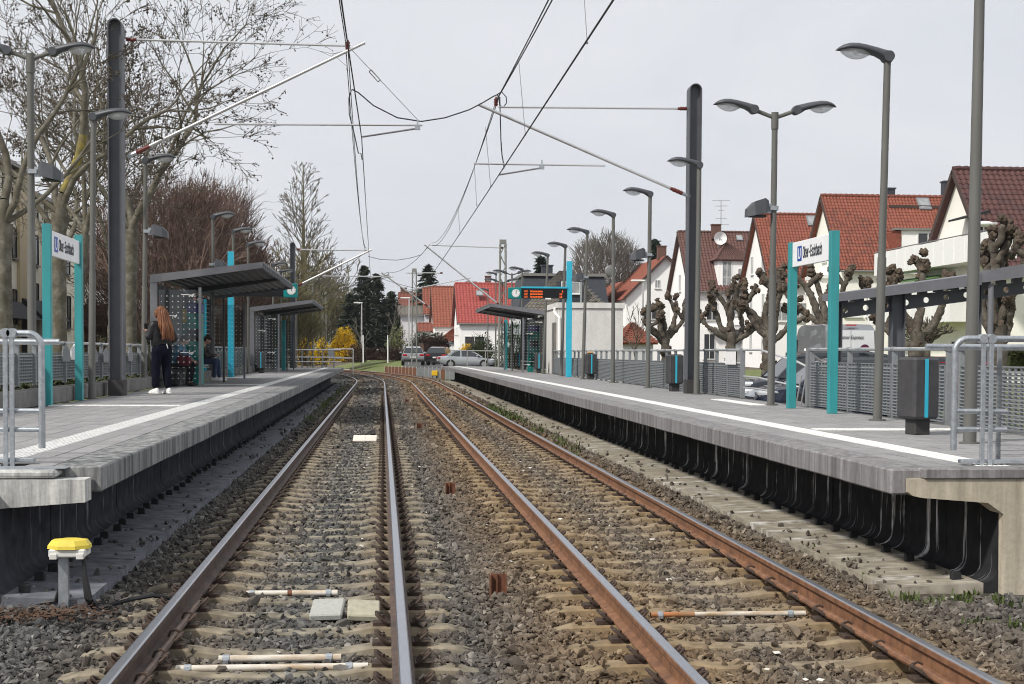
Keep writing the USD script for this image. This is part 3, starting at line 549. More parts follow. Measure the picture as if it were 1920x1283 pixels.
# ---------------------------------------------------------------- round-topped masts
def mast(base, top_z, label, lean=0):
    b = np.asarray(base, float); m = thing('catenary_mast', label, 'mast', b); h = top_z-b[2]; w, d, t = .135, .15, .02
    def arch(r, s): th = np.linspace(0, PI, 13); return [(b[0]-r, b[2]+s)]+[(b[0]-r*math.cos(a), b[2]+h-w+r*math.sin(a)) for a in th]+[(b[0]+r, b[2]+s)]
    outer = Polygon(arch(w, .3)); inner = Polygon(arch(w-t, -.5))
    MB().prism(outer.difference(inner), b[1]-d, b[1]+d, 'y').build('flange', M['mast'], m, smooth=30)
    MB().prism(Polygon(arch(w-t-.001, .3)), b[1]-.012, b[1]+.012, 'y').build('web', M['mast'], m)
    MB().box(b+np.array([0, 0, .15]), (.29, .33, .3)).build('foot', M['binbase'], m)
    return m
ML = np.array([-5.0, 27.87, PZ]); MR = np.array([6.6, 30.36, PZ]); ML2 = np.array([-4.64, 75.8, PZ])
mast(ML, 7.88, 'dark steel mast with rounded top on the left platform, carrying white-tubed cantilever'); mast(MR, 7.38, 'dark steel mast with rounded top on the right platform'); mast(ML2, aty(549, 455, 75.8)[2], 'small distant round-topped mast behind the second left shelter')

# ---------------------------------------------------------------- station signs
def station_sign(p0, p1, z_top, panel, label, facing):
    """two teal posts and the name panel between them; facing -1: read from the tracks' left side"""
    p0, p1 = np.asarray(p0, float), np.asarray(p1, float); G = thing('station_sign', label, 'station sign', (p0+p1)/2)
    for p, zt in zip((p0, p1), z_top): MB().cbox((p[0], p[1], (PZ+zt)/2), (.125, .125, zt-PZ), .006).build('post', M['teal'], G)
    d = p1-p0; L = np.linalg.norm(d[:2]); d = d/np.linalg.norm(d);  n = np.array([d[1], -d[0], 0]); z0, z1 = panel; c = (p0+p1)/2; a0 = math.atan2(d[1], d[0])
    pn = MB().cbox((c[0], c[1], (z0+z1)/2), (L-.13, .05, z1-z0), .006, a0).build('name_panel', M['sign'], G)
    H = z1-z0; r, o = d, np.array([c[0], c[1], 0])+n*.0255
    us = MB(); W_ = L-.13
    bx0 = -W_*.3; ux, uy = .115*W_, .6*H; blk = MB()
    def rect(m, xa, xb, za, zb, lift): m.hexa([o+r*x+np.array([0, 0, z])+n*l for z, l in ((za, lift-.004), (zb, lift-.004)) for x in ()] or [o+r*xa+n*(lift-.004)+[0, 0, za], o+r*xb+n*(lift-.004)+[0, 0, za], o+r*xb+n*lift+[0, 0, za], o+r*xa+n*lift+[0, 0, za], o+r*xa+n*(lift-.004)+[0, 0, zb], o+r*xb+n*(lift-.004)+[0, 0, zb], o+r*xb+n*lift+[0, 0, zb], o+r*xa+n*lift+[0, 0, zb]])
    zc = (z0+z1)/2; rect(blk, bx0-ux/2, bx0+ux/2, zc-uy/2, zc+uy/2, .004); blk.build('metro_symbol', M['ublue'], pn)
    um = MB().text('U', uy*.68, np.zeros(3), [1, 0, 0], [0, 0, 1], 1, .002, True); v, f = um.arrays(); v[:, 0] -= (v[:, 0].min()+v[:, 0].max())/2; v[:, 0] *= ux*.56/np.ptp(v[:, 0])
    MB().add(o+v[:, :1]*r+n*(.004-v[:, 1:2])+np.array([0, 0, 1.])*v[:, 2:]+r*bx0+np.array([0, 0, zc-uy*.34]), f).build('metro_letter', M['sign'], pn)
    tx = MB().text('Ober-Eschbach', .44*H, np.zeros(3), [1, 0, 0], [0, 0, 1], 1, .002, True); v, f = tx.arrays(); wid = v[:, 0].max(); room = W_*.5; v[:, 0] *= room/wid
    MB().add(o+v[:, :1]*r+n*(.002-v[:, 1:2])+np.array([0, 0, 1.])*v[:, 2:]+r*(-.215*W_)+np.array([0, 0, zc-.2*H]), f).build('lettering', M['ink'], pn)
    return G
p0, p1 = at(90, 761), at(149, 751); station_sign(p0, p1, (aty(90, 420, p0[1])[2], aty(149, 441, p1[1])[2]), (aty(97, 478, p0[1])[2]+.0, aty(97, 430, p0[1])[2]), 'white Ober-Eschbach name sign on two teal posts at the left edge', 1)
p1, p0 = at(1560, 776), at(1483, 766); station_sign(p0, p1, (aty(1483, 455, p0[1])[2], aty(1560, 433, p1[1])[2]), (aty(1560, 487, p1[1])[2], aty(1560, 437, p1[1])[2]), 'white Ober-Eschbach name sign on two teal posts on the right platform', 1)

# ---------------------------------------------------------------- bins
def litter_bin(base, label, rz=0., s=1.):
    b = np.asarray(base, float); B = thing('litter_bin', label, 'litter bin', b)
    MB().cbox(b+np.array([0, 0, .09*s]), (.19*s, .19*s, .18*s), .01, rz).build('foot', M['binbase'], B)
    bd = MB().cbox(b+np.array([0, 0, .5*s]), (.33*s, .33*s, .66*s), .03, rz).build('body', M['bin'], B)
    c = rotz(np.array([-.01*s, -.166*s, .5*s]), rz)+b; MB().box(c, (.042*s, .008, .62*s), rz).build('stripe', M['cyan'], bd)
    MB().box(b+np.array([0, 0, .832*s]), (.24*s, .24*s, .01), rz).build('lid', M['black'], bd)
    return B
litter_bin(at(1720, 815), 'large dark bin with cyan stripe beside the thick plain pole', .25, 1.0); litter_bin(at(1264, 734), 'dark bin with cyan stripe just left of the right catenary mast', .12); b = at(1105, 710); litter_bin((6.72, 46.2, PZ), 'dark bin with cyan stripe between the pale hut and the cyan post', .1)
tag(MB().cbox((6.70, 46.2, PZ+.87), (.2, .15, .07), .02).build('paper_bag', mat('paper_bag', (.5, .3, .14), .9, .1, 9)), 'small brown paper bag left on top of the middle bin', 'paper bag')
litter_bin((-5.25, 34.4, PZ), 'bin with cyan stripe half hidden behind the standing woman'); litter_bin((-4.75, 57.5, PZ), 'bin with cyan stripe at the near corner of the second left shelter'); b = at(1021, 701); litter_bin((6.6, 60.6, PZ), 'bin with cyan stripe at the near end of the far right shelter'); litter_bin((6.9, 72.5, PZ), 'smallest bin with cyan stripe, at the far end of the right shelter')

# ---------------------------------------------------------------- fences of the platforms
def platform_fence(x, y0, y1, label, bay, rail_h, lat, cols, rows, near_rows, name='platform_fence', mesh_cell=None, tilt=.02):
    F = thing(name, label, 'fence', (x, y0, PZ)); n = max(1, round((y1-y0)/bay)); bay = (y1-y0)/n
    MB().tube([(x, y0, PZ+rail_h), (x, y1, PZ+rail_h)], .026, 10).build('top_rail', M['alu'], F, smooth=40)
    lo, hi = lat
    for i in range(n+1):
        y = y0+i*bay; m = MB().bb((x-.012, y-.035, PZ+lo-.06), (x+.05, y+.035, PZ+rail_h-.0)); m.cyl((x, y-.05, PZ+rail_h), (x, y+.05, PZ+rail_h), .034, n=10); m.build('post', M['fence'], F)
    for i in range(n):
        a, b = y0+i*bay+.045, y0+(i+1)*bay-.045; m = MB()
        for c in range(cols+1): yy = a+(b-a)*c/cols; m.bb((x-.024, yy-.004, PZ+lo), (x+.01, yy+.004, PZ+hi))
        m.bb((x-.025, a, PZ+lo-.012), (x+.012, b, PZ+lo+.004)).bb((x-.025, a, PZ+hi-.004), (x+.012, b, PZ+hi+.01)); pn = m.build('lattice_panel', M['fence'], F)
        st = MB()
        for r in range(1, rows):
            z = PZ+lo+(hi-lo)*r/rows; sl = MB() if i < near_rows else st
            sl.hexa([(x-.03, a, z-tilt), (x-.028, a, z-tilt-.004), (x-.028, b, z-tilt-.004), (x-.03, b, z-tilt), (x+.012, a, z+.004), (x+.012, a, z), (x+.012, b, z), (x+.012, b, z+.004)])
            if i < near_rows: sl.build('slat', M['fence'], pn)
        if i >= near_rows: st.build('slats', M['fence'], pn, kind='stuff')
    return F
platform_fence(6.98, 17.3, 23.0, 'zinc lattice fence behind the large bin and the right station sign', 1.9, .93, (.03, .72), 12, 16, 9)
platform_fence(6.98, 27.6, 58.6, 'long zinc lattice fence along the back of the right platform, beyond the gap', 1.07, .93, (.03, .66), 7, 15, 10)
platform_fence(6.98, 11.2, 16.9, 'zinc lattice fence at the right picture edge behind the barrier', 1.9, .93, (.03, .72), 12, 16, 3)
platform_fence(-5.52, 12.5, 34.4, 'zinc lattice fence on the low wall behind the left station sign', 1.1, .98, (.36, .80), 9, 9, 20, tilt=.012)
platform_fence(-5.52, 47.0, 77.5, 'zinc fence on the low wall behind the left shelters', 1.1, .98, (.3, .84), 6, 8, 0, tilt=.012)
W1 = thing('low_wall', 'low stained concrete wall under the left lattice fence', 'wall', (-5.35, 12, PZ))
for k in range(28): MB().cbox((-5.38, 12.6+k*2.35, PZ+.12), (.26, 2.335, .26), .012).build('wall_block', M['low_wall'], W1)
# tilted plates on the left fence
for i, (u, v, wht) in enumerate(((118, 665, 0), (134, 662, 1), (172, 667, 0), (194, 667, 0), (240, 667, 0), (262, 667, 0))):
    c = aty(u, v, 0); d = ray(u, v); c = d*((-5.5)/d[0])+np.array([0, 0, EYE])
    tag(MB().prism(Polygon([(c[1]-.28, c[2]-.12), (c[1]+.28, c[2]-.12), (c[1]+.28, c[2]+.06), (c[1]+.02, c[2]+.16), (c[1]-.28, c[2]+.06)]), -5.46, -5.44, 'x').build('fence_plate', M['white'] if wht else M['fence']), ['grey gabled plate left of the white one on the left fence', 'white gabled plate on the left fence between the teal sign posts', 'grey gabled plate on the left fence just left of the single lamp', 'grey gabled plate on the left fence between lamp and mast', 'grey gabled plate on the left fence just right of the mast', 'grey gabled plate on the left fence nearest to the woman'][i], 'plate')
# handrail down the steps in the fence gap and white notice
H = thing('step_handrail', 'thin steel handrail that slopes down through the gap in the right fence', 'handrail', (7.0, 25.5, PZ))
MB().tube([(6.98, 27.5, PZ+.93), (7.0, 26.3, PZ+.93), (7.5, 25.6, PZ+.72), (8.6, 25.0, PZ+.1)], .022, 8).build('rail', M['alu'], H, smooth=40); MB().tube([(6.98, 27.4, PZ+.42), (7.0, 26.4, PZ+.41), (7.6, 25.7, PZ+.25)], .018, 8).build('rail', M['alu'], H, smooth=40); MB().tube([(6.98, 27.4, PZ+.2), (7.0, 26.5, PZ+.2), (7.3, 26.1, PZ+.14)], .018, 8).build('rail', M['alu'], H, smooth=40)
MB().tube([(7.0, 23.4, PZ+.93), (7.4, 23.9, PZ+.75), (8.4, 24.1, PZ+.2)], .022, 8).build('rail', M['alu'], H, smooth=40); MB().cyl((7.3, 24.6, PZ+.5), (7.25, 24.8, PZ-.1), .012).cyl((7.36, 24.5, PZ+.55), (7.31, 24.7, PZ-.1), .012).build('strut', M['alu'], H)
MB().bb((6.95, 27.45, PZ), (7.02, 27.57, PZ+.95)).bb((6.95, 23.1, PZ), (7.02, 23.22, PZ+.95)).build('end_post', M['fence'], H)
d = ray(1380, 665); c = d*(6.9/d[0])+np.array([0, 0, EYE]); tag(MB().bb((6.9, 27.75, PZ+.64), (6.91, 28.6, PZ+.9)).build('notice', M['white']), 'blank white notice fixed on the right fence next to the gap', 'notice')
st = thing('steps', 'concrete steps leading down through the gap in the right fence', 'steps', (7.1, 23.2, .1))
for k in range(4): MB().bb((7.06+k*.34, 23.25, .05), (7.4+k*.34, 27.4, PZ-.01-(k+1)*.15)).build('step', M['low_wall'], st)

# ---------------------------------------------------------------- tubular barriers at the platform ends
def barrier(y, x_end, x_far, x_flats, label, side):
    B = thing('tube_barrier', label, 'barrier', (x_end, y, PZ)); zt = PZ+.98; r = .025; s = side
    th = np.linspace(0, PI/2, 6); bendp = [(x_end+s*(.1-.1*math.sin(t)), y, zt-.1+.1*math.cos(t)) for t in th]
    MB().tube([(x_far, y, zt)]+[(p[0], y, p[2]) for p in bendp]+[(x_end, y, PZ+.12)], r, 14).build('hoop', M['galv'], B, smooth=60)
    for z in (.26, .40) if s < 0 else (.28, .42): MB().tube([(x_end, y, PZ+z), (x_end+s*.42, y, PZ+z)], .02, 10).build('cross_tube', M['galv'], B, smooth=60)
    for x in x_flats:
        MB().cbox((x, y-.03, PZ+.48), (.035, .02, 1.02), .004).build('flat_post', M['galv'], B); MB().cyl((x, y-.045, zt), (x, y+.03, zt), .036, n=12).build('clamp', M['galv'], B, smooth=40)
    MB().tube([(x_far, y+.6, zt-.06), (x_end+s*.0, y+.6, zt-.06)], .024, 12).build('back_rail', M['galv'], B, smooth=60)
    MB().cbox((x_flats[0]+s*.2, y+.03, PZ+.03), (.7, .09, .03), .005).build('foot_plate', M['galv'], B)
    return B
def onplane(u, v, y): return aty(u, v, y)
barrier(10.75, onplane(1790, 700, 10.75)[0], 8.6, [onplane(1842, 800, 10.72)[0], onplane(1857, 800, 10.72)[0]], 'galvanised tube barrier at the near end of the right platform', 1)
B2 = barrier(11.05, onplane(78, 700, 11.05)[0], -6.5, [onplane(22, 700, 11.02)[0], onplane(10, 700, 11.02)[0]], 'galvanised tube barrier at the near end of the left platform', -1)
# wire gate on the right end
G = thing('mesh_gate', 'fine zinc bar gate at the right picture edge behind the barrier', 'gate', (5.0, 11.0, PZ)); gx0 = onplane(1870, 800, 10.9)[0]
MB().bb((gx0, 10.9, PZ+.02), (gx0+.03, 10.93, PZ+.92)).bb((gx0+.42, 10.9, PZ+.02), (gx0+.45, 10.93, PZ+.75)).bb((gx0+.95, 10.9, PZ+.02), (gx0+.98, 10.93, PZ+.75)).build('frame', M['fence'], G)
for k in range(17): MB().bb((gx0, 10.895, PZ+.06+k*.043), (gx0+2.0, 10.915, PZ+.064+k*.043)).build('bar', M['fence'], G)
# ---------------------------------------------------------------- shelters
def shelter(side, xf, xb, y0, y1, label, ad=None, detail=True):
    """xf: roof edge near the tracks, xb: back; side +1: right-hand platform"""
    s = side; S = thing('shelter', label, 'shelter', ((xf+xb)/2, (y0+y1)/2, PZ)); zf, zb = PZ+2.95, PZ+2.62; inn = -s
    for y in (y0+.06, (y0+y1)/2, y1-.06):                         # frames: back column, sloping beam
        lo, hi = sorted((xb, xb+inn*.16)); MB().bb((lo, y-.06, PZ), (hi, y+.06, zb-.02)).build('column', M['shelter'], S)
    def zat(x): return zb+(zf-zb)*abs(x-xb)/abs(xf-xb)
    for y in (y0-.012, y1-.038):                                 # fascias at both ends
        MB().loft([[(xb, y, zat(xb)-.17), (xb, y+.05, zat(xb)-.17), (xb, y+.05, zat(xb)+.02), (xb, y, zat(xb)+.02)], [(xf, y, zat(xf)-.12), (xf, y+.05, zat(xf)-.12), (xf, y+.05, zat(xf)+.02), (xf, y, zat(xf)+.02)]]).build('fascia', M['shelter'], S)
    MB().loft([[(xb, y0+.051, zat(xb)-.03), (xb, y1-.051, zat(xb)-.03), (xb, y1-.051, zat(xb)+.015), (xb, y0+.051, zat(xb)+.015)], [(xf, y0+.051, zat(xf)-.03), (xf, y1-.051, zat(xf)-.03), (xf, y1-.051, zat(xf)+.015), (xf, y0+.051, zat(xf)+.015)]]).build('roof', M['roofrib'], S)
    nb = int(abs(xf-xb)/.2)
    for k in range(nb):                                          # ribs of the soffit run along the platform
        x = xb+(xf-xb)*(k+.5)/nb; z = zat(x)-.03; MB().hexa([(x-.05, y0+.055, z-.04), (x+.05, y0+.055, z-.04), (x+.05, y1-.055, z-.04), (x-.05, y1-.055, z-.04), (x-.08, y0+.055, z), (x+.08, y0+.055, z), (x+.08, y1-.055, z), (x-.08, y1-.055, z)]).build('soffit_rib', M['roofrib'], S)
    nt = int((y1-y0)/.55)
    for k in range(nt):                                          # toothed edge towards the tracks
        y = y0+.3+k*.55; MB().bb((xf-.02, y-.03, zf-.14), (xf+.02, y+.03, zf+.03)).build('edge_tooth', M['fence'], S)
    MB().bb((xf-.012, y0, zf-.02), (xf+.012, y1, zf+.02)).build('edge_rail', M['shelter'], S)
    for y in ((y0+y1)/2,):                                       # middle beam under the roof
        MB().loft([[(xb, y-.05, zat(xb)-.22), (xb, y+.05, zat(xb)-.22), (xb, y+.05, zat(xb)-.06), (xb, y-.05, zat(xb)-.06)], [(xf, y-.05, zat(xf)-.14), (xf, y+.05, zat(xf)-.14), (xf, y+.05, zat(xf)-.06), (xf, y-.05, zat(xf)-.06)]]).build('beam', M['shelter_dark'], S)
    np_ = max(3, int((y1-y0)/1.6))
    for k in range(np_):                                         # back wall: panels below the middle, glass with dots elsewhere
        a, b = y0+.14+(y1-y0-.28)*k/np_+.03, y0+.14+(y1-y0-.28)*(k+1)/np_-.03; x = xb+inn*.05
        gl = k >= np_*.5
        MB().bb((x-.012, a, PZ+.15), (x+.012, b, zb-.15)).build('back_pane' if gl else 'back_panel', M['glass'] if gl else M['shelter_dark'], S)
        if gl:
            d = MB()
            for yy in np.arange(a+.06, b-.03, .13):
                for zz in np.arange(PZ+.22, zb-.2, .13): d.bb((x+inn*.014-.002, yy-.011, zz-.011), (x+inn*.014+.002, yy+.011, zz+.011))
            d.build('pane_dots', M['dots'], S, kind='stuff')
        MB().bb((x-.02, b+.02-.02, PZ), (x+.02, b+.06-.02, zb-.1)).build('mullion', M['shelter'], S)
    xe = xb+inn*1.15                                             # end wall of dotted glass, its front post
    for y in (y0+.1, y1-.3):
        lo, hi = sorted((xb+inn*.2, xe)); pn = MB().bb((lo, y-.01, PZ+.1), (hi, y+.01, PZ+2.3)).build('end_pane', M['glass'], S)
        d = MB()
        for xx in np.arange(lo+.05, hi-.03, .13):
            for zz in np.arange(PZ+.2, PZ+2.28, .13): d.tube([(xx, y-.014, zz), (xx, y-.011, zz)], .0125, 6)
        d.build('pane_dots', M['dots'], pn, kind='stuff')
        if y < y0+1:
            for dx, dz in ((.02, 2.15), (-.38, 1.66), (0, .78), (-.5, .32)):
                MB().text('vgf', .055, (hi-.27+dx, y-.0125, PZ+dz), (1, 0, 0), (0, 0, 1), 1, .003, True).bb((hi-.46+dx, y-.0145, PZ+dz+.025), (hi-.28+dx, y-.0125, PZ+dz+.04)).build('lettering', M['dots'], pn)
        MB().bb((xe-.03, y-.04, PZ), (xe+.03, y+.04, PZ+2.36)).build('pane_post', M['shelter'], S)
    MB().bb((xe-.025, y0+5.2, PZ), (xe+.025, y0+5.26, PZ+2.3)).build('free_post', M['shelter_dark'], S)
    xbb = xb+inn*.5; 
    bn = MB().cbox((xbb, y0+3.2, PZ+.46), (.46, 4.4, .05), .012).build('bench', M['wood'], S); MB().cbox((xbb-inn*.1, y0+3.2, PZ+.22), (.2, 4.2, .42), .01).build('bench_base', M['low_wall'], bn)
    return S
S1 = shelter(-1, -2.82, -5.45, 34.6, 46.0, 'first left shelter with dark ribbed roof and the seated boy under it'); S2 = shelter(-1, -2.82, -5.35, 59.2, 69.6, 'second left shelter, smaller, beyond the boy'); S3 = shelter(1, 4.62, 7.2, 61.8, 71.6, 'far right shelter below the departure board')
# poster cases behind the glass
def poster(base, label, w=.62, rz=0):
    b = np.asarray(base, float); P = thing('ticket_machine', label, 'ticket machine', b)
    MB().cbox(b+np.array([0, 0, .9]), (w, .35, 1.8), .02).build('body', M['ad_teal'], P); MB().cbox(b+np.array([0, 0, 1.92]), (w, .35, .24), .02).build('top', M['ad_blue'], P); MB().bb(b+np.array([-.18, -.19, 1.1]), b+np.array([.18, -.176, 1.4])).build('screen', M['screen'], P); MB().bb(b+np.array([-.1, -.186, .5]), b+np.array([.12, -.176, .62])).build('slot', M['ink'], P)
poster((-4.66, 36.6, PZ), 'teal ticket machine with blue top behind the dotted glass of the first left shelter', .38); poster((6.72, 64., PZ), 'teal ticket machine with blue top in the far right shelter', .5)
P_ = thing('timetable_case', 'slim timetable case with a yellow sheet in the first left shelter', 'timetable', (-5.1, 38.2, PZ)); MB().bb((-5.2, 38.2, PZ+.4), (-5.0, 38.26, PZ+2.0)).build('frame', M['ad_teal'], P_); MB().bb((-5.19, 38.18, PZ+1.6), (-5.03, 38.2, PZ+1.95)).build('sheet', mat('yellow_sheet', (.6, .42, .03), .6, .1, 5), P_)

# ---------------------------------------------------------------- departure boards on cyan posts
def clock(parent, c, r, ny):
    cl = MB().cyl(c, c+np.array([0, ny*.012, 0]), r, n=28).build('clock_face', M['white'], parent); m = MB()
    for k in range(12):
        a = k*PI/6; m.beam(c+np.array([math.sin(a)*r*.78, ny*.0145, math.cos(a)*r*.78]), c+np.array([math.sin(a)*r*.95, ny*.0145, math.cos(a)*r*.95]), r*.1, .004, (0, 1, 0))
    m.beam(c+np.array([0, ny*.0165, -r*.15]), c+np.array([r*.1, ny*.0165, r*.55]), r*.1, .004, (0, 1, 0)).beam(c+np.array([0, ny*.0205, -r*.2]), c+np.array([r*.06, ny*.0205, r*.85]), r*.07, .004, (0, 1, 0)); m.build('clock_marks', M['ink'], cl)
def board(base, top, x_in, label, rows, s):
    b = np.asarray(base, float); D = thing('departure_board', label, 'departure board', b); y = b[1]
    MB().cbox((b[0], y, (PZ+top)/2), (.19, .17, top-PZ), .006).build('post', M['cyan'], D)
    z0, z1 = rows; ck = x_in; xs = ck+s*.46
    lo, hi = sorted((xs, b[0]-s*.097)); MB().cbox(((lo+hi)/2, y, (z0+z1)/2), (hi-lo, .22, z1-z0), .008).build('board_case', M['screen'], D); MB().bb((lo, y-.13, z1+.002), (hi, y+.13, z1+.06)).build('board_cap', M['cyan'], D)
    lc, hc = sorted((ck, xs-s*.004)); cb = MB().cbox(((lc+hc)/2, y, (z0+z1)/2), (hc-lc, .26, z1-z0+.04), .02).build('clock_case', M['dgreen'], D)
    clock(cb, np.array([(lc+hc)/2+.03, y-.132, (z0+z1)/2]), .145, -1)
    return D, lo, hi
tb = np.array([6.61, 50.87, PZ]); zz = (aty(1000, 560, 50.87)[2], aty(1000, 541, 50.87)[2])
D1, lo, hi = board(tb, aty(1065, 490, 50.87)[2], aty(953, 550, 50.87)[0], 'departure board with clock and glowing orange lines on a cyan post, right platform', zz, 1)
H = zz[1]-zz[0]
for k, (a, c) in enumerate((('U2', '8'), ('U2', '23'), ('U2', '43'))):
    zb_ = zz[1]-.04-(k+1)*H*.27; h = H*.17
    for txt, x, sc in ((a, lo+.1, 1.), ('Gonzenheim', lo+.3, .92)): MB().text(txt, h, (x, 50.87-.112, zb_), (1, 0, 0), (0, 0, 1), sc, .002, True).build('glowing_text', M['led'], D1)
    MB().text(c, h, (hi-.1-(.085 if len(c) < 2 else .17), 50.87-.112, zb_), (1, 0, 0), (0, 0, 1), 1, .002, True).build('glowing_text', M['led'], D1)
MB().bb((lo+.85, 50.74, zz[0]-.03), (lo+1.05, 50.77, zz[0]+.02)).build('sticker', M['white'], D1)
tl = np.array([-4.99, 48.38, PZ]); t2 = aty(433, 472, 48.38)[2]; zz2 = (aty(553, 557, 48.38)[2], aty(553, 533, 48.38)[2])
board(tl, t2, aty(558, 545, 48.38)[0], 'departure board on the left cyan post, its clock peeping past the shelter roof', zz2, -1)
# slim teal columns in the far shelters
for i, (u, v, vt, y) in enumerate(((532, 690, 600, 66.), (948, 690, 600, 73.))):
    c = aty(u, 650, y); tag(MB().bb((c[0]-.09, y-.08, PZ), (c[0]+.09, y+.08, aty(u, vt, y)[2])).build('teal_column', M['teal']), ['narrow teal column inside the second left shelter', 'narrow teal column at the far end of the right shelter'][i], 'column')
# ---------------------------------------------------------------- small things on and beside the tracks
for i, (u, v) in enumerate(((947, 1114), (849, 927), (788, 806), (765, 757))):
    p = at(u, v, -.17); p[0] = .88; pth = MB()
    z0, z1 = -.3, -.015; w = .055
    pth.bb(p+[-w, -.006, z0+.17], [p[0]+w, p[1]+.006, z1]).bb([p[0]-w-.008, p[1]-.06, z0], [p[0]-w, p[1]+.06, z1]).bb([p[0]+w, p[1]-.06, z0], [p[0]+w+.008, p[1]+.06, z1]).bb([p[0]-.02, p[1]-.03, z0], [p[0]-.006, p[1]-.0065, z1+.006])
    tag(pth.build('iron_stub_post', M['iron']), ['rusty iron stub post between the tracks, nearest and tallest in view', 'rusty iron stub post between the tracks, second from the front', 'rusty iron stub post between the tracks, third and small', 'rusty iron stub post between the tracks, farthest and tiny'][i], 'post')
lid = mat('duct_lid', (.36, .365, .34), .85, .12, 30, .3, 120); lid2 = mat('duct_lid_mossy', (.36, .34, .26), .85, .18, 20, .3, 120)
for i, (u, v, m_, w, lab) in enumerate(((614, 1143, lid, .2, 'left one of two grey concrete lids lying between the left track rails in front'), (682, 1145, lid2, .2, 'mossy right one of two concrete lids lying between the left track rails in front'), (674, 823, mat('lid_white', (.75, .68, .6), .8, .1, 20), .2, 'left one of two whitish lids far along the left track'), (695, 823, mat('lid_white', (.75, .68, .6)), .2, 'right one of two whitish lids far along the left track'))):
    p = at(u, v, -.13); tag(MB().cbox((0, 0, 0), (.225 if i < 2 else .26, .26, .05), .01).build('duct_lid', m_), lab, 'lid'); path = '/World/duct_lid' if i == 0 else f'/World/duct_lid_{i:03d}'
    x = UsdGeom.Xformable(stage.GetPrimAtPath(path)); x.AddTranslateOp().Set(Gf.Vec3d(*map(float, p))); x.AddRotateXYZOp().Set(Gf.Vec3f((16, 15, 24, 24)[i], (-2, 3, 0, 0)[i], (-5, 1, -4, -5)[i]))
for i, (u0, v0, u1, v1, r) in enumerate(((462, 1113, 632, 1116, .022), (410, 1236, 640, 1230, .022), (330, 1254, 690, 1250, .02), (1220, 1153, 1520, 1156, .018))):
    a, b = at(u0, v0, -.165), at(u1, v1, -.165); b[1] = a[1]; C = thing('conduit_pipe', ['white conduit with red band on a sleeper of the left track', 'upper one of two white conduits clipped to the nearest left sleeper', 'lower one of two white conduits clipped to the nearest left sleeper', 'white and orange conduit lying across the right track'][i], 'conduit', a)
    MB().cyl(a, b, r, n=12).build('pipe', M['conduit'], C, smooth=40)
    for t in (.06, .9): q = a+(b-a)*t; MB().tube([q-[.02, 0, 0], q+[.02, 0, 0]], r+.005, 12).box(q+[0, -.03, -.01], (.03, .03, .02)).build('clip', M['galv'], C)
    if i in (0, 3): q0, q1 = (a+(b-a)*(.45 if i == 0 else .0)), (a+(b-a)*(.5 if i == 0 else .28)); MB().cyl(q0, q1, r+.001, n=12).build('band', M['iron'] if i == 0 else mat('orange_pvc', (.38, .15, .055), .6, .3, 12, col2=(.25, .15, .08), c2=.5), C, smooth=40)
for x0, y0, y1, lab, col in ((-.63-.7525+.1, 5, 10.3, 'thin pipe clamped along the foot of the left-most rail', 'rail_grey'), (2.37+.7525-.1, 5, 11.6, 'rusty thin pipe clamped along the foot of the right-most rail', 'rail')):
    C = thing('rail_pipe', lab, 'pipe', (x0, y0, -.1)); MB().tube([(x0, y, -.105+.004*math.sin(y*9)) for y in np.arange(y0, y1, .25)], .022, 8).build('pipe', M[col], C, smooth=40)
    for y in np.arange(y0+.4, y1, .615): MB().tube([(x0-.045, y, -.12), (x0-.03, y, -.085), (x0, y, -.075), (x0+.03, y, -.09)], .008, 5).build('clamp', M['clip'], C)
# yellow-capped cable box at the left
b = at(119, 1139, -.13); Y = thing('cable_box', 'yellow-capped cable connection box on a steel post beside the left track', 'cable box', b); zc = aty(130, 1040, b[1])[2]
MB().bb(b+[-.03, -.02, -.1], [b[0]+.035, b[1]-.008, zc]).bb(b+[-.03, -.008, -.1], [b[0]-.022, b[1]+.03, zc]).bb(b+[.027, -.008, -.1], [b[0]+.035, b[1]+.03, zc]).build('post', M['galv'], Y)
cx = b[0]+.045; MB().cbox((cx, b[1], zc+.02), (.25, .2, .055), .008).cbox((cx-.09, b[1]-.09, zc+.0), (.05, .05, .04), .004).cbox((cx+.09, b[1]-.09, zc+.0), (.05, .05, .04), .004).build('housing', mat('box_white', (.62, .62, .58), .5, .1, 20), Y)
oc = lambda w, d, z: [(cx+w*math.cos(t), b[1]+d*math.sin(t), z) for t in np.linspace(PI/8, 2*PI+PI/8, 8, endpoint=False)]
MB().loft([oc(.155, .125, zc+.047), oc(.152, .122, zc+.07), oc(.125, .1, zc+.105), oc(.07, .06, zc+.112)]).build('cap', mat('cap_yellow', (.68, .54, .07), .5, .12, 14, .15, 60), Y)
cb = MB(); e = at(178, 1137, -.14)
for k in range(3): cb.tube([(cx+.1, b[1]-.02*k, zc-.01), (cx+.1+.012*k, b[1]-.03-.02*k, zc-.15), (cx+.12+.02*k, b[1]-.05-.02*k, zc-.3), (e[0]-.02+.02*k, e[1]-.02*k, -.14)], .014, 6)
cb.tube([(e[0], e[1], -.16), (e[0]+.25, e[1]+.05, -.1), (e[0]+.38, e[1]+.13, -.09), (e[0]+.54, e[1]+.24, -.14)], .016, 6).tube([(b[0]-.02, b[1], .0), (b[0]-.06, b[1]+.02, -.09), (b[0]-.25, b[1]+.05, -.12), (b[0]-1.2, b[1]+.05, -.12)], .018, 6); cb.build('cable', M['black'], Y, smooth=50)
p = at(-8, 1168, -.1); tag(MB().tube([p+[-.6, .1, 0], p+[-.1, 0, .0], p+[0, -.01, 0]], .085, 16).build('black_duct_pipe', M['black'], smooth=50), 'end of a thick black pipe at the lower left corner', 'pipe')
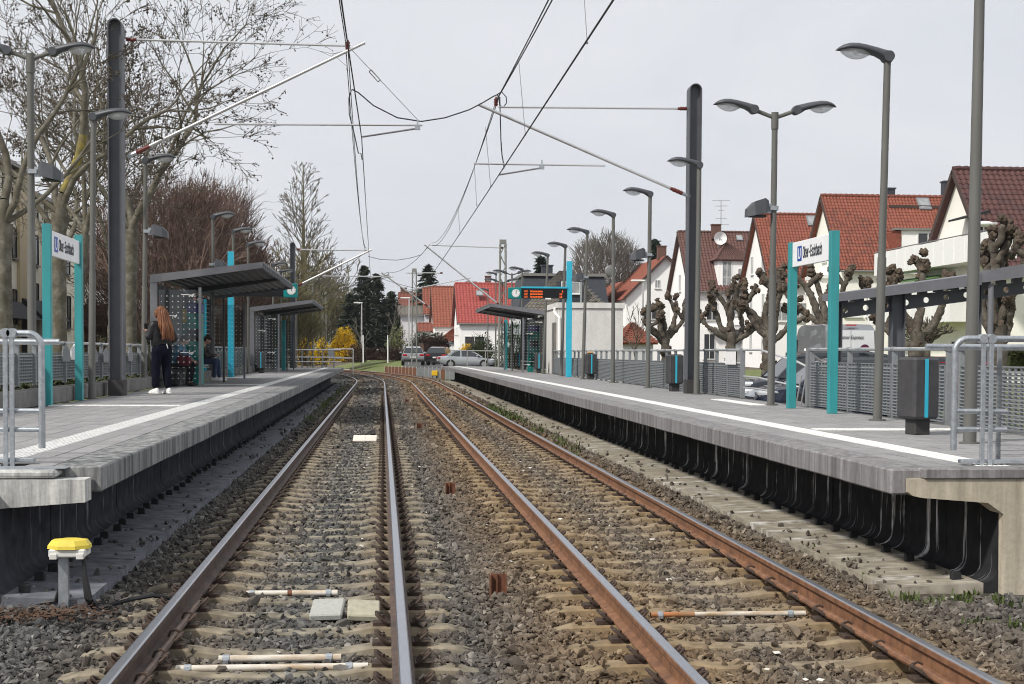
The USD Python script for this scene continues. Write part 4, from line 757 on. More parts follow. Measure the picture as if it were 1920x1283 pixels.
# fallen leaves by the box
lv = MB(); r_ = np.random.default_rng(3)
for k in range(700):
    c = at(95, 1158, -.13)+np.array([r_.normal(0, .24)-.05, r_.normal(-.05, .16), r_.uniform(.02, .06)]); a, t = r_.uniform(0, 6.3), r_.uniform(-.5, .5); w = r_.uniform(.008, .02)
    q = rotz(np.array([[-w*1.4, -w*.6, t*w], [0, -w*.9, 0], [w*1.5, 0, -t*w], [0, w*.9, 0]]), a)+c; lv.add(q, [[0, 1, 2, 3]])
tag(lv.build('fallen_leaves', M['dryleaf']), 'dry brown leaves drifted around the cable box post', 'leaves', kind='stuff')
lt = MB()
for k in range(160):
    y = r_.uniform(7.3, 26); x = r_.choice([-2.0, .8, .85, 3.6, -.5, 2.3])+r_.normal(0, .3); w = r_.uniform(.012, .03); q = rotz(np.array([[-w, -w*.6, 0], [w, -w*.6, 0], [w, w*.6, w*.4], [-w, w*.6, w*.4]]), r_.uniform(0, 6.3))+np.array([x, y, -.185]); lt.add(q, [[0, 1, 2, 3]])
tag(lt.build('litter_scraps', mat('litter_pale', (.6, .57, .52), .8, .3, 9)), 'pale scraps and stone chips lying on the ballast', 'litter', kind='stuff')
# weeds
wd = MB()
def tuft(m, c, n, h, sp, r):
    for _ in range(n):
        a, l = r.uniform(0, 6.3), h*r.uniform(.5, 1.2); d = np.array([math.cos(a), math.sin(a), 0])*l*r.uniform(.15, .7); o = np.asarray(c)+np.array([r.normal(0, sp), r.normal(0, sp), 0]); w = np.array([-math.sin(a), math.cos(a), 0])*.006*(1+c[1]/25)
        m.add([o-w, o+w, o+d*.5+[0, 0, l*.6]+w*.8, o+d*.5+[0, 0, l*.6]-w*.8, o+d+[0, 0, l*.8]], [[0, 1, 2], [0, 2, 3], [3, 2, 4]])
for u, v, n in ((1590, 1060, 14), (1640, 1085, 16), (1700, 1125, 20), (1745, 1130, 16), (1800, 1128, 24), (1818, 1122, 24), (1870, 1130, 18), (1835, 1172, 18), (1905, 1140, 14), (1530, 1030, 14), (1910, 1180, 12)): tuft(wd, at(u, v, -.12), n, .075, .05, r_)
for k in range(90): tuft(wd, (3.55+r_.normal(0, .14), r_.uniform(24, 48) if k % 2 else r_.uniform(38, 46), -.13), 7, .13, .08, r_)
for k in range(40): tuft(wd, (-2.0+r_.normal(0, .12), r_.uniform(38, 72), -.14), 8, .16, .1, r_)
for k in range(260): y = r_.uniform(88, 116); tuft(wd, (3.6+r_.uniform(0, 3.5)+float(bend(y)), y, float(ground_z(4.5+bend(y), y))), 6, .25, .3, r_)
tag(wd.build('weeds', M['grass']), 'green weeds along the ballast edges and on the far lawn', 'weeds', kind='stuff')
Yb = at(815, 706, -.25); Yb[1] = 104; Yb = aty(815, 700, 104); K = thing('track_box', 'small bright yellow box on short legs beside the far track', 'track box', (Yb[0], 104, -.2)); MB().cbox((Yb[0], 104, Yb[2]), (.42, .3, .36), .03).build('box', mat('box_yellow', (.75, .45, .02), .5, .08, 9), K)
for q in (-.14, .14): MB().bb((Yb[0]+q-.03, 103.97, -.4), (Yb[0]+q+.03, 104.03, Yb[2]-.18)).build('leg', M['black'], K)

# ---------------------------------------------------------------- overhead line
def sag(a, b, s, n=14): t = np.linspace(0, 1, n)[:, None]; p = np.asarray(a)*(1-t)+np.asarray(b)*t; p[:, 2] -= 4*s*(t*(1-t))[:, 0]; return p
def wire(pts, r, label, name='contact_wire', cat='wire', m='wire'): return tag(MB().tube(pts, r, 5).build(name, M[m], smooth=True), label, cat)
A = lambda u, v, y: aty(u, v, y)
yl, yr = 27.87, 30.36
def cantilever(y, pts, label, far=False, k=1.):
    """pts: pixel pairs of (top tube, diagonal, registration tube, steady arm)"""
    top, dia, reg, arm = pts; o = A(*dia[0], y); C = thing('cantilever', label, 'cantilever', o)
    def part(n, p, r, m): a, b = A(*p[0], y), A(*p[1], y); MB().cyl(a, b, r*k, n=10).build(n, M[m], C, smooth=40); return a, b
    if top: a, b = part('top_tube', top, .022, 'alu'); d = (b-a)/np.linalg.norm(b-a); MB().tube([a+d*x for x in (0, .04, .05, .09, .1, .14, .15, .2)], [.03*k, .045*k, .03*k, .045*k, .03*k, .045*k, .03*k, .03*k], 10).build('insulator', M['insul'], C)
    a, b = part('diagonal_tube', dia, .032, 'alu'); d = (b-a)/np.linalg.norm(b-a); MB().tube([a+d*x for x in (.05, .1, .11, .18, .19, .26, .27, .34)], [.036*k, .05*k, .038*k, .05*k, .038*k, .05*k, .038*k, .036*k], 10).build('insulator', M['insul'], C); MB().cyl(a-d*.12, a+d*.06, .04*k, n=8).build('bracket', M['galv'], C)
    part('registration_tube', reg, .02, 'alu'); a, b = part('steady_arm', arm, .018, 'wiregrey'); MB().cyl(b, b+[0, 0, .16], .015).box(b+np.array([0, 0, .02]), (.1, .05, .1)).build('arm_joint', M['galv'], C)
    return C
cantilever(yl, [((236, 74), (648, 86)), ((250, 289), (684, 80)), ((402, 233), (792, 235)), ((678, 257), (783, 241))], 'long cantilever of white tubes reaching right from the left mast')
cantilever(yr, [((1288, 204), (935, 201)), ((1284, 365), (897, 196)), ((1135, 311), (890, 307)), ((936, 328), (1016, 315))], 'thin dark cantilever reaching left from the right mast')
cantilever(75.8, [((556, 468), (690, 470)), ((556, 537), (697, 468)), ((604, 518), (733, 519)), ((695, 522), (728, 516))], 'small distant cantilever left of the centre over the left track', k=1.6)
cantilever(84., [((943, 465), (810, 460)), ((940, 575), (796, 459)), ((883, 521), (760, 545)), ((765, 548), (790, 541))], 'small distant cantilever on the lattice mast, right of centre', k=1.6)
cantilever(115., [((830, 512), (762, 512)), ((803, 575), (715, 511)), ((738, 519), (715, 522)), ((716, 523), (728, 518))], 'farthest small cantilever over the curve', k=2.)
# catenary and contact wires, near spans then far spans
cl, ml = A(678, 258, yl), A(652, 84, yl); cr, mr = A(935, 329, yr), A(930, 190, yr)
cl2, ml2 = A(695, 523, 75.8), A(688, 469, 75.8); cr2, mr2 = A(790, 543, 84.), A(806, 459, 84.)
near_l, near_lc = np.array([-.55, -18, 7.6]), np.array([-.75, -18, 5.8]); near_r, near_rc = np.array([2.45, -16, 7.2]), np.array([2.37, -16, cr[2]])
wire(sag(near_l, ml, .75), .0105, 'messenger wire over the left track from above the camera to the left mast', 'messenger_wire'); wire(sag(near_l+[-.12, 0, .1], ml+[-.05, 0, .12], .7), .0105, 'second messenger wire beside the first over the left track', 'messenger_wire')
wire(sag(near_lc, cl, .03), .0105, 'contact wire over the left track from above the camera to the left mast'); wire(sag(cl, cl2, .05, 20), .01, 'contact wire over the left track, far span'); wire(sag(ml, ml2, 1.25, 24), .0095, 'messenger wire over the left track, far span', 'messenger_wire'); wire(sag(ml+[-.05, 0, .12], ml2+[-.02, 0, .1], 1.1, 24), .0095, 'second messenger wire of the far left span', 'messenger_wire')
wire(sag(near_r, mr, .35), .0115, 'left one of the paired messenger wires over the right track', 'messenger_wire'); wire(sag(near_r+[.13, 0, .0], mr+[.02, 0, .03], .42), .0115, 'right one of the paired messenger wires over the right track', 'messenger_wire')
wire(sag(near_rc, cr, .02), .013, 'thick contact wire over the right track running up to the right'); wire(sag(cr, cr2, .05, 20), .012, 'contact wire over the right track, far span'); wire(sag(mr, mr2, 1.0, 24), .01, 'messenger wire over the right track, far span', 'messenger_wire'); wire(sag(mr+[.05, 0, .05], mr2+[.1, 0, .1], .8, 24), .01, 'second messenger wire of the far right span', 'messenger_wire')
far_c = A(716, 523, 115.); far_m = A(726, 511, 115.)
wire(sag(cr2, far_c, .05), .016, 'contact wire from the lattice mast on into the curve'); wire(sag(mr2, far_m, .5), .016, 'messenger wire from the lattice mast on into the curve', 'messenger_wire'); wire(sag(cl2, np.array([-5.8, 112, 5.6]), .05), .016, 'contact wire of the left track on into the curve'); wire(sag(ml2, np.array([-5.5, 112, 6.9]), .4), .016, 'messenger wire of the left track on into the curve', 'messenger_wire')
wire(sag(far_c, np.array([-12, 165, 6.]), .1), .02, 'far contact wire vanishing behind the dark conifers'); wire(sag(far_m, np.array([-12, 165, 7.3]), .6), .02, 'far messenger wire vanishing behind the dark conifers', 'messenger_wire')
wire([A(u, v, 29.) for u, v in ((660, 168), (672, 174), (700, 198), (745, 221), (790, 228), (835, 221), (880, 206), (905, 193), (925, 181), (932, 178))], .0135, 'thick dark cable sagging from the left wires across to the right wires', 'cross_cable', 'cable')
wire([A(u, v, 80.) for u, v in ((690, 481), (715, 487), (745, 488), (770, 484), (790, 478), (802, 463))], .016, 'distant dark cable sagging between both overhead lines', 'cross_cable', 'cable')
ty = A(654, 88, yl); tb_ = A(787, 229, yl); TB = thing('stay_wire', 'thin stay wire with a turnbuckle slanting down from the left cantilever', 'stay wire', ty); MB().tube([ty, tb_], .006, 5).build('wire', M['wiregrey'], TB); a, b = A(694, 133, yl), A(711, 152, yl); dd = (b-a)/np.linalg.norm(b-a); nn = np.cross(dd, [0, 1, 0])*.028; MB().beam(a+nn, b+nn, .016).beam(a-nn, b-nn, .016).beam(a-nn, a+nn, .018).beam(b-nn, b+nn, .018).build('turnbuckle', M['wiregrey'], TB)
wire([A(u, v, yr) for u, v in ((932, 178), (940, 172), (949, 182), (950, 193), (944, 201), (937, 198), (936, 185), (932, 178))], .012, 'dark loop of cable beside the right cantilever head', 'jumper_loop', 'cable')
wire([A(u, v, yr) for u, v in ((937, 182), (938, 215), (939, 260), (941, 290), (944, 306), (945, 316))], .013, 'dark jumper cable hanging from the right messenger wire to the contact wire', 'jumper_cable', 'cable')
wire([A(u, v, yl) for u, v in ((659, 168), (654, 185), (655, 215), (664, 250), (672, 288), (677, 288), (679, 300))], .011, 'dark jumper cable hanging along the left wires', 'jumper_cable', 'cable')
for i, (u0, v0, u1, v1, y) in enumerate(((1095, -10, 1101, 81, 24.), (973, 118, 985, 253, 27.5), (910, 238, 920, 350, 34.), (889, 305, 894, 385, 38.), (859, 386, 862, 440, 46.))):
    a, b = A(u0, v0, y), A(u1, v1, y); tag(MB().cyl(a, b, .0055 if y < 30 else .0065, n=5).box(b, (.03, .03, .03)).build('dropper', M['wiregrey']), ['thin dropper wire cut off at the top edge, on the thick right wire', 'thin dropper wire between paired wires and thick wire, above the right cantilever', 'thin dropper wire just behind the right cantilever', 'thin dropper wire second behind the right cantilever', 'thin dropper wire farthest behind the right cantilever'][i], 'dropper')
# insulators on the messenger carriers
for i, c in enumerate((ml, mr)): tag(MB().tube([c+[0, 0, z] for z in (-.1, -.06, -.05, -.01, 0, .04, .05, .09)], [.03, .05, .03, .055, .03, .05, .03, .02], 10).build('wire_insulator', M['insul']), ['red insulator at the head of the left cantilever', 'red insulator at the head of the right cantilever'][i], 'insulator')
# lattice masts
def lattice_mast(u, v0, y, w, label, zb=None):
    t = aty(u, v0, y); b = np.array([t[0], y, zb if zb is not None else (PZ if y < 88 else float(ground_z(t[0], y)))]); L = thing('lattice_mast', label, 'mast', b); h = t[2]-b[2]; n = max(6, int(h/.62))
    tp = lambda z: w/2*(1-.25*z/h)
    for sx in (-1, 1):
        for sy in (-1, 1): MB().beam(b+[sx*tp(0), sy*tp(0), 0], b+[sx*tp(h), sy*tp(h), h], .07).build('leg', M['mastgrey'], L)
    for k in range(n):
        za, zb2 = h*k/n, h*(k+1)/n; m = MB()
        for sy in (-1, 1): a = 1 if k % 2 else -1; m.beam(b+[a*tp(za), sy*tp(za), za], b+[-a*tp(zb2), sy*tp(zb2), zb2], .035)
        for sx in (-1, 1): a = 1 if k % 2 else -1; m.beam(b+[sx*tp(za), a*tp(za), za], b+[sx*tp(zb2), -a*tp(zb2), zb2], .035)
        m.build('brace', M['mastgrey'], L)
    MB().box(b+np.array([0, 0, h+.1]), (w*.9, w*.9, .25)).build('cap', M['mastgrey'], L)
M['mastgrey'] = mat('lattice_grey', (.2, .205, .185), .6, .15, 9)
lattice_mast(943, 457, 84., .42, 'grey lattice mast rising behind the far right shelter'); lattice_mast(777, 509, 115., .4, 'slender lattice mast left of the orange roofed houses'); lattice_mast(582, 508, 105., .4, 'lattice mast far left, among bare trees'); lattice_mast(608, 552, 125., .4, 'short lattice mast beside the yellow bushes')
# ---------------------------------------------------------------- houses
def tile_field(o, u, v, nu, nv, n, lift=.0):
    """pantiles on a roof plane: list of (verts, faces); o eave corner, u along the eave and v up the slope (one tile each)"""
    w = np.array([0, .2, .4, .6, .8, 1.0]); hgt = np.array([.03, .065, .06, .025, .005, .03]); out = []
    for j in range(nv):
        for i in range(nu):
            a = o+u*i+v*j; P = [a+u*x+n*(h+.03+lift)-v*.12 for x, h in zip(w, hgt)]+[a+u*x+n*(h+lift)+v*.98 for x, h in zip(w, hgt)]+[a+u*x-v*.12+n*(-.005+lift) for x in w]
            F = [[k, k+1, k+7, k+6] for k in range(5)]+[[12+k, 13+k, k+1, k] for k in range(5)]; out.append((np.array(P), np.array(F)))
    return out
def roof_plane(parent, p00, p10, p01, p11, mats, singles=0, tw=.3, tl=.36, thick=.12, clip=None, piece='roof_tile'):
    """p00-p10 eave, p01-p11 ridge; a slab with tiles on it"""
    p00, p10, p01, p11 = map(lambda q: np.asarray(q, float), (p00, p10, p01, p11)); n = np.cross(p10-p00, p01-p00); n /= np.linalg.norm(n); n = n if n[2] > 0 else -n
    s = MB().hexa([p00-n*thick, p10-n*thick, p11-n*thick, p01-n*thick, p00, p10, p11, p01]).build('roof', mats[0], parent)
    Lu, Lv = np.linalg.norm(p10-p00), np.linalg.norm(p01-p00); nu, nv = max(1, round(Lu/tw)), max(1, round(Lv/tl)); T = []
    for j in range(nv):
        a, b = p00+(p01-p00)*j/nv, p10+(p11-p10)*j/nv; u = (b-a)/nu; v = (p01-p00)/nv
        T += tile_field(a, u, v, nu, 1, n, .004)
    if clip is not None: T = [t for t in T if clip(t[0].mean(0))]
    dist = [float(np.linalg.norm(t[0].mean(0)-[0, 0, EYE])) for t in T]; order = np.argsort(dist); rest = MB(); r = random.Random(len(T))
    for k, q in enumerate(order):
        if k < singles: w_ = r.random(); MB().add(*T[q]).build(piece, M['t_moss'] if w_ < .05 and len(T) > 100 and mats[0] is not M['t_dark'] else mats[1] if w_ < .5 else mats[0], s)
        else: rest.add(*T[q])
    if rest.n: rest.build('distant_roof_tiles', mats[0], s, kind='stuff')
    return s
def window(parent, c, w, h, face, pane='pane', depth=.09, bars=(1, 0), sill=True, fm='frame'):
    """face: 'x-' 'x+' or 'y-': the way it looks"""
    c = np.asarray(c, float); ax = {'x-': (np.array([0, 1., 0]), np.array([-1., 0, 0])), 'x+': (np.array([0, 1., 0]), np.array([1., 0, 0])), 'y-': (np.array([1., 0, 0]), np.array([0, -1., 0]))}[face]; r, n = ax; z = np.array([0, 0, 1.])
    def bar(m, a0, a1, z0, z1, d0, d1): p, q = c+r*a0+z*z0+n*d0, c+r*a1+z*z1+n*d1; m.bb(p, q)
    f = MB(); t = .07
    bar(f, -w/2, w/2, h/2-t, h/2, .003, .05); bar(f, -w/2, w/2, -h/2, -h/2+t, .003, .05); bar(f, -w/2, -w/2+t, -h/2+t, h/2-t, .003, .05); bar(f, w/2-t, w/2, -h/2+t, h/2-t, .003, .05)
    for k in range(bars[0]): x = -w/2+w*(k+1)/(bars[0]+1); bar(f, x-.03, x+.03, -h/2+t, h/2-t, .003, .045)
    for k in range(bars[1]): y = -h/2+h*(k+1)/(bars[1]+1); bar(f, -w/2+t, w/2-t, y-.025, y+.025, .003, .044)
    fr = f.build('window', M[fm], parent); g = MB(); bar(g, -w/2+t, w/2-t, -h/2+t, h/2-t, .004, .012); g.build('pane', M[pane], fr)
    if sill: s_ = MB(); bar(s_, -w/2-.06, w/2+.06, -h/2-.06, -h/2-.001, .003, .14); s_.build('sill', M['gutter'] if pane != 'pane_light' else M['frame'], fr)
def chimney(parent, c, w, h, m): MB().box(c+np.array([0, 0, h/2]), (w, w*.8, h)).box(c+np.array([0, 0, h+.05]), (w*1.15, w*.95, .1)).build('chimney', M[m], parent)
def gable_house(label, X0, Y0, W, L, zg, ze, zr, wall, tl, singles=0, over=.35, rz_x=0, name='house', clip=None, tw=.3, ltl=.36):
    """ridge along x, one gable in the plane x = X0 looking at the tracks, the near roof slope facing the camera"""
    H = thing(name, label, 'house', (X0+L/2, Y0+W/2, zg)); ym = Y0+W/2; X1 = X0+L
    MB().prism(Polygon([(Y0, zg-.5), (Y0+W, zg-.5), (Y0+W, ze), (ym, zr-.1), (Y0, ze)]), X0, X1, 'x').build('wall', M[wall], H)
    k = (zr-ze)/(W/2); zo = ze-over*k
    f = roof_plane(H, (X0-over, Y0-over, zo+.08), (X1+over, Y0-over, zo+.08), (X0-over, ym, zr+.08), (X1+over, ym, zr+.08), tl, singles, tw, ltl, clip=clip)
    n_ = MB().hexa([(X0-over, ym+.01, zr-.05), (X1+over, ym+.01, zr-.05), (X1+over, Y0+W+over, zo-.05), (X0-over, Y0+W+over, zo-.05), (X0-over, ym+.01, zr+.08), (X1+over, ym+.01, zr+.08), (X1+over, Y0+W+over, zo+.08), (X0-over, Y0+W+over, zo+.08)]).build('back_roof', tl[0], H)
    m = MB()
    for i in range(int((L+2*over)/.38)): a = X0-over+i*.38; m.tube([(a, ym, zr+.11), (a+.4, ym, zr+.14)], [.13, .15], 8)
    m.build('ridge_tiles', tl[-1], H, kind='stuff')
    MB().beam((X0-over-.02, Y0-over, zo-.02), (X0-over-.02, ym, zr-.02), .05, .26).beam((X0-over-.02, ym, zr-.02), (X0-over-.02, Y0+W+over, zo-.02), .05, .26).build('barge_board', M['darkwood'], H)
    MB().tube([(X0-over, Y0-over-.07, zo-.02), (X1+over, Y0-over-.07, zo-.02)], .07, 8).build('gutter', M['gutter'], H)
    return H
TBK = [M['t_brick'], M['t_brick_b']]
TO, TR, TB_, TD, TG = [M['t_orange'], M['t_orange_b']], [M['t_red'], M['t_red']], [M['t_brown'], M['t_brown_b']], [M['t_dark'], M['t_dark_b']], [M['t_grey'], M['t_grey']]
def skylight(parent, c, slope, w=.8, h=1.0):
    d = np.array([0, math.cos(slope), math.sin(slope)]); n = np.array([0, -math.sin(slope), math.cos(slope)]); x = np.array([1., 0, 0]); c = np.asarray(c)+n*.05
    b = lambda w_, h_, a0, a1: [c+x*sx*w_/2+d*sy*h_/2+n*a for a in (a0, a1) for sx, sy in ((-1, -1), (1, -1), (1, 1), (-1, 1))]
    MB().hexa(b(w, h, 0, .12)).build('skylight', M['fence'], parent); MB().hexa(b(w*.72, h*.76, .121, .13)).build('skylight_pane', M['pane_light'], parent)
# rightmost dark-roofed house
DY, DW, DX = 66., 9., 28.9
Hd = gable_house('cream house with dark maroon roof, cut by the right edge', DX, DY, DW, 14, .3, aty(1905, 500, DY)[2], aty(1842, 322, DY+DW/2)[2], 'cream_light', TD, 300)
window(Hd, (DX, 68.0, 7.35), 1.3, 1.5, 'x-', 'pane_light', bars=(1, 0)); MB().hexa([(DX-.9, 66.6, 8.25), (DX-.02, 66.6, 8.45), (DX-.02, 69.6, 8.45), (DX-.9, 69.6, 8.25), (DX-.9, 66.6, 8.35), (DX-.02, 66.6, 8.6), (DX-.02, 69.6, 8.6), (DX-.9, 69.6, 8.35)]).build('awning_case', M['awning'], Hd)
for y_, z_ in ((67.2, 4.2), (71.5, 4.2), (67.2, 1.7), (70.5, 1.7), (73.3, 4.2)): window(Hd, (DX, y_, z_), 1.3, 1.4, 'x-', 'pane', bars=(1, 0))
for x_ in (31, 34.5): window(Hd, (x_, DY, 4.3), 1.2, 1.4, 'y-', 'pane')
for lev, (z0, z1) in enumerate(((6.1, 7.35), (3.3, 4.9))):
    Bn = 'balcony' ; ya, yb = (63.8, 79.5) if lev == 0 else (68.5, 80.5); bx = 27.7
    MB().bb((bx, ya, z0), (bx+.08, yb, z1)).bb((bx, ya-.08, z0), (DX, ya, z1)).bb((bx+.08, ya, z0), (DX-.005, yb, z0+.16)).build(Bn, M['white'], Hd)
    for k in range(12): y_ = ya+.4+k*(yb-ya)/12; MB().bb((bx-.03, y_-.02, z0+.02), (bx-.002, y_+.02, z1-.02)).build('balcony_rib', M['white'], Hd)
    MB().tube([(bx+.04, ya, z1+.07), (bx+.04, yb, z1+.07)], .03, 8).build('balcony_rail', M['wiregrey'], Hd)
MB().hexa([(27.9, 71, 5.55), (DX, 71, 5.75), (DX, 79, 5.75), (27.9, 79, 5.55), (27.9, 71, 5.6), (DX, 71, 5.85), (DX, 79, 5.85), (27.9, 79, 5.6)]).build('green_awning', mat('awning_green', (.1, .2, .07), .8, .2, 5), Hd)
MB().bb((DX+.2, DY+DW+.01, .1), (37, 81, 5.4)).build('flat_annexe', M['plaster'], Hd)
MB().tube([(26, 60.5, 7.35), (27.6, 63, 7.6)], .05, 8).sphere((25.9, 60.4, 7.33), .26, 2, (1.6, 1, .5)).build('lamp_arm', M['white'], Hd)
# orange house with the dormer
AY, AW = 95., 8.5; AX = aty(1582, 500, AY)[0]; zeA, zrA = aty(1582, 497, AY)[2], aty(1546, 370, AY+AW/2)[2]
dx0, dx1 = aty(1690, 450, AY-.3)[0], aty(1815, 450, AY-.3)[0]; zdt = aty(1690, 432, AY-.2)[2]
Ha = gable_house('white house with big bright orange tiled roof and a broad white dormer', AX, AY, AW, 15.5, .5, zeA, zrA, 'cream_light', TO, 300, clip=lambda c: not (dx0-.2 < c[0] and c[2] < zdt+.1), tw=.235, ltl=.31)
MB().bb((dx0, AY-.25, zeA-.6), (AX+15.4, AY+3., zdt)).build('dormer', M['plaster'], Ha); MB().bb((dx0-.35, AY-.3, zeA-.3), (dx0-.003, AY+2.5, zdt-.05)).build('dormer_cheek', M['t_orange'], Ha); MB().bb((dx0-.5, AY-.45, zdt+.002), (AX+15.6, AY+.3, zdt+.14)).build('dormer_eave', M['gutter'], Ha)
window(Ha, (aty(1760, 449, AY-.25)[0], AY-.25, aty(1760, 449, AY-.25)[2]), 3.0, .9, 'y-', 'pane', bars=(3, 0))
slA = math.atan2(zrA-zeA, AW/2); skylight(Ha, (aty(1731, 382, AY+3.8)[0], AY+3.75, zeA+(zrA-zeA)*3.75/(AW/2)+.1), slA, .9, 1.1); MB().bb((aty(1666, 376, AY+3.6)[0], AY+3.4, zrA-.75), (AX+14.5, AY+3.6, zrA-.55)).build('snow_rail', M['darkwood'], Ha)
for u, w, h in ((1665, .8, .95), (1778, .85, 1.5)): chimney(Ha, np.array([aty(u, 370, AY+AW/2+.3)[0], AY+AW/2+.3, zrA-.3]), w, h, 'slate')
for y_, z_ in ((97.3, 5.6), (100.5, 5.6), (97.3, 2.6), (100.5, 2.6), (99.2, 8.9)): window(Ha, (AX, y_, z_), 1.0, 1.5, 'x-', 'pane_light')
for u in (1640, 1600): window(Ha, (aty(u, 560, AY)[0], AY, 4.9), 1.2, 1.4, 'y-', 'pane_light')
MB().bb((AX-.12, AY, 6.05), (AX-.003, AY+AW, 6.25)).build('cornice', M['plaster'], Ha)
MB().bb((AX-1.0, 97.2, 6.9), (AX-.02, 100.6, 7.15)).build('bay_roof', M['frame'], Ha); MB().bb((AX-.8, 97.4, .3), (AX-.02, 100.4, 6.899)).build('bay', M['plaster'], Ha); window(Ha, (AX-.8, 98.9, 4.6), 1.2, 2.1, 'x-', 'pane_light')
# second orange house
CY0, CW = 112., 9.; CX = aty(1447, 524, CY0)[0]; zeC, zrC = aty(1447, 524, CY0)[2], aty(1419, 404, CY0+CW/2)[2]
Hc = gable_house('white house with orange roof behind the right station sign', CX, CY0, CW, 13, .6, zeC, zrC, 'plaster', TO, 160, tw=.25, ltl=.32)
slC = math.atan2(zrC-zeC, CW/2); skylight(Hc, (aty(1523, 413, CY0+4.)[0], CY0+4.0, zeC+(zrC-zeC)*4.0/(CW/2)+.1), slC, .95, 1.1); chimney(Hc, np.array([CX+.5, CY0+CW/2+.6, zrC-.4]), .8, .9, 'brick')
for y_, z_ in ((114.6, 9.0), (118, 9.0), (114.4, 5.8), (118.2, 5.8), (114.4, 2.6), (118.2, 2.6)): window(Hc, (CX, y_, z_), .85, 1.5, 'x-', 'pane_light')
for u in (1466, 1500): window(Hc, (aty(u, 570, CY0)[0], CY0, 5.0), 1.2, 1.5, 'y-', 'pane_light')
# brown-roofed house
BY, BW = 131., 10.; BX = aty(1297, 540, BY)[0]; zeB, zrB = aty(1297, 540, BY)[2], aty(1273, 437, BY+BW/2)[2]
Hb = gable_house('white house with dark brown roof, satellite dish and hipped dormer', BX, BY, BW, 9.5, .7, zeB, zrB, 'plaster', TB_, 0)
xa, xb = aty(1346, 500, BY+.3)[0], aty(1408, 500, BY+.3)[0]; zt = aty(1370, 486, BY+.3)[2]
MB().bb((xa, BY+.1, zeB-.8), (xb, BY+4.2, zt)).build('dormer', M['plaster'], Hb); xm = (xa+xb)/2; ap = (xm, BY+4., zt+1.75)
for P_ in (((xa-.3, BY-.15, zt-.1), (xb+.3, BY-.15, zt-.1), ap, ap), ((xa-.3, BY+4.4, zt-.1), (xa-.3, BY-.15, zt-.1), (xm, BY+4.4, zt+1.75), ap)): roof_plane(Hb, *P_, TB_, 0, thick=.1)
window(Hb, (aty(1363, 510, BY+.1)[0], BY+.1, aty(1363, 520, BY+.1)[2]), .9, 3., 'y-', 'pane_light', bars=(1, 1)); window(Hb, (aty(1390, 510, BY+.1)[0], BY+.1, aty(1390, 520, BY+.1)[2]), .7, 1.6, 'y-', 'pane_light')
chimney(Hb, np.array([aty(1342, 440, BY+4.2)[0], BY+4.2, zrB-.6]), .8, 1.3, 'brick'); chimney(Hb, np.array([aty(1272, 437, BY+6)[0], BY+6, zrB-.1]), .3, .2, 'brick')
window(Hb, (BX, BY+5.2, 8.4), 1.0, 1.6, 'x-', 'pane_light'); window(Hb, (BX, BY+3, 5.2), 1.0, 1.6, 'x-', 'pane'); window(Hb, (BX, BY+7, 5.2), 1.0, 1.6, 'x-', 'pane')
slB = math.atan2(zrB-zeB, BW/2); skylight(Hb, (aty(1386, 447, BY+4.4)[0], BY+4.4, zeB+(zrB-zeB)*4.4/(BW/2)+.12), slB, .6, .7)
for u, v, w, h, k in ((1330, 650, 1.1, 2.4, 'pane'), (1415, 642, 1.5, 3.2, 'pane_light'), (1376, 655, 1.6, 3.6, 'pane_light'), (1386, 575, 1.4, 1.6, 'pane_light'), (1335, 585, 1.1, 1.6, 'pane')): p = aty(u, v, BY); window(Hb, (p[0], BY, max(p[2], .8+h/2)), w, h, 'y-', k)
MB().bb((aty(1328, 620, BY-.5)[0], BY-.9, 3.9), (aty(1432, 620, BY-.5)[0], BY-.01, 4.1)).build('porch_roof', M['frame'], Hb)
p = aty(1350, 447, BY+3.2); dish = thing('satellite_dish', 'white satellite dish on the brown roof beside the chimney', 'satellite dish', p); th = np.linspace(0, 2*PI, 20, endpoint=False)
MB().grid([[p+np.array([r*math.cos(t), -.25*(1-(r/.62)**2)*0-.02+.3*(r/.62)**2*-1+.15, r*math.sin(t)]) for t in np.append(th, 0)] for r in (.01, .25, .45, .62)]).build('reflector', M['white'], dish, smooth=True); MB().cyl(p, p+[.05, -.7, -.2], .03).cyl(p+[0, .1, 0], p+[0, .3, -1.6], .05).build('arm', M['galv'], dish)
p = aty(1352, 425, BY+4.6); q = aty(1352, 376, BY+4.6); an = thing('roof_antenna', 'tall thin television antenna on the brown roof', 'antenna', p); MB().cyl(p-[0, 0, .9], q, .028, n=6).build('mast', M['wiregrey'], an)
for f_, w_ in ((.98, .85), (.78, .6), (.62, .3), (.3, .55), (.06, .75)): z = p[2]+(q[2]-p[2])*f_; MB().cyl((p[0]-w_, p[1], z), (p[0]+w_, p[1], z+.03), .02, n=5).build('element', M['wiregrey'], an)
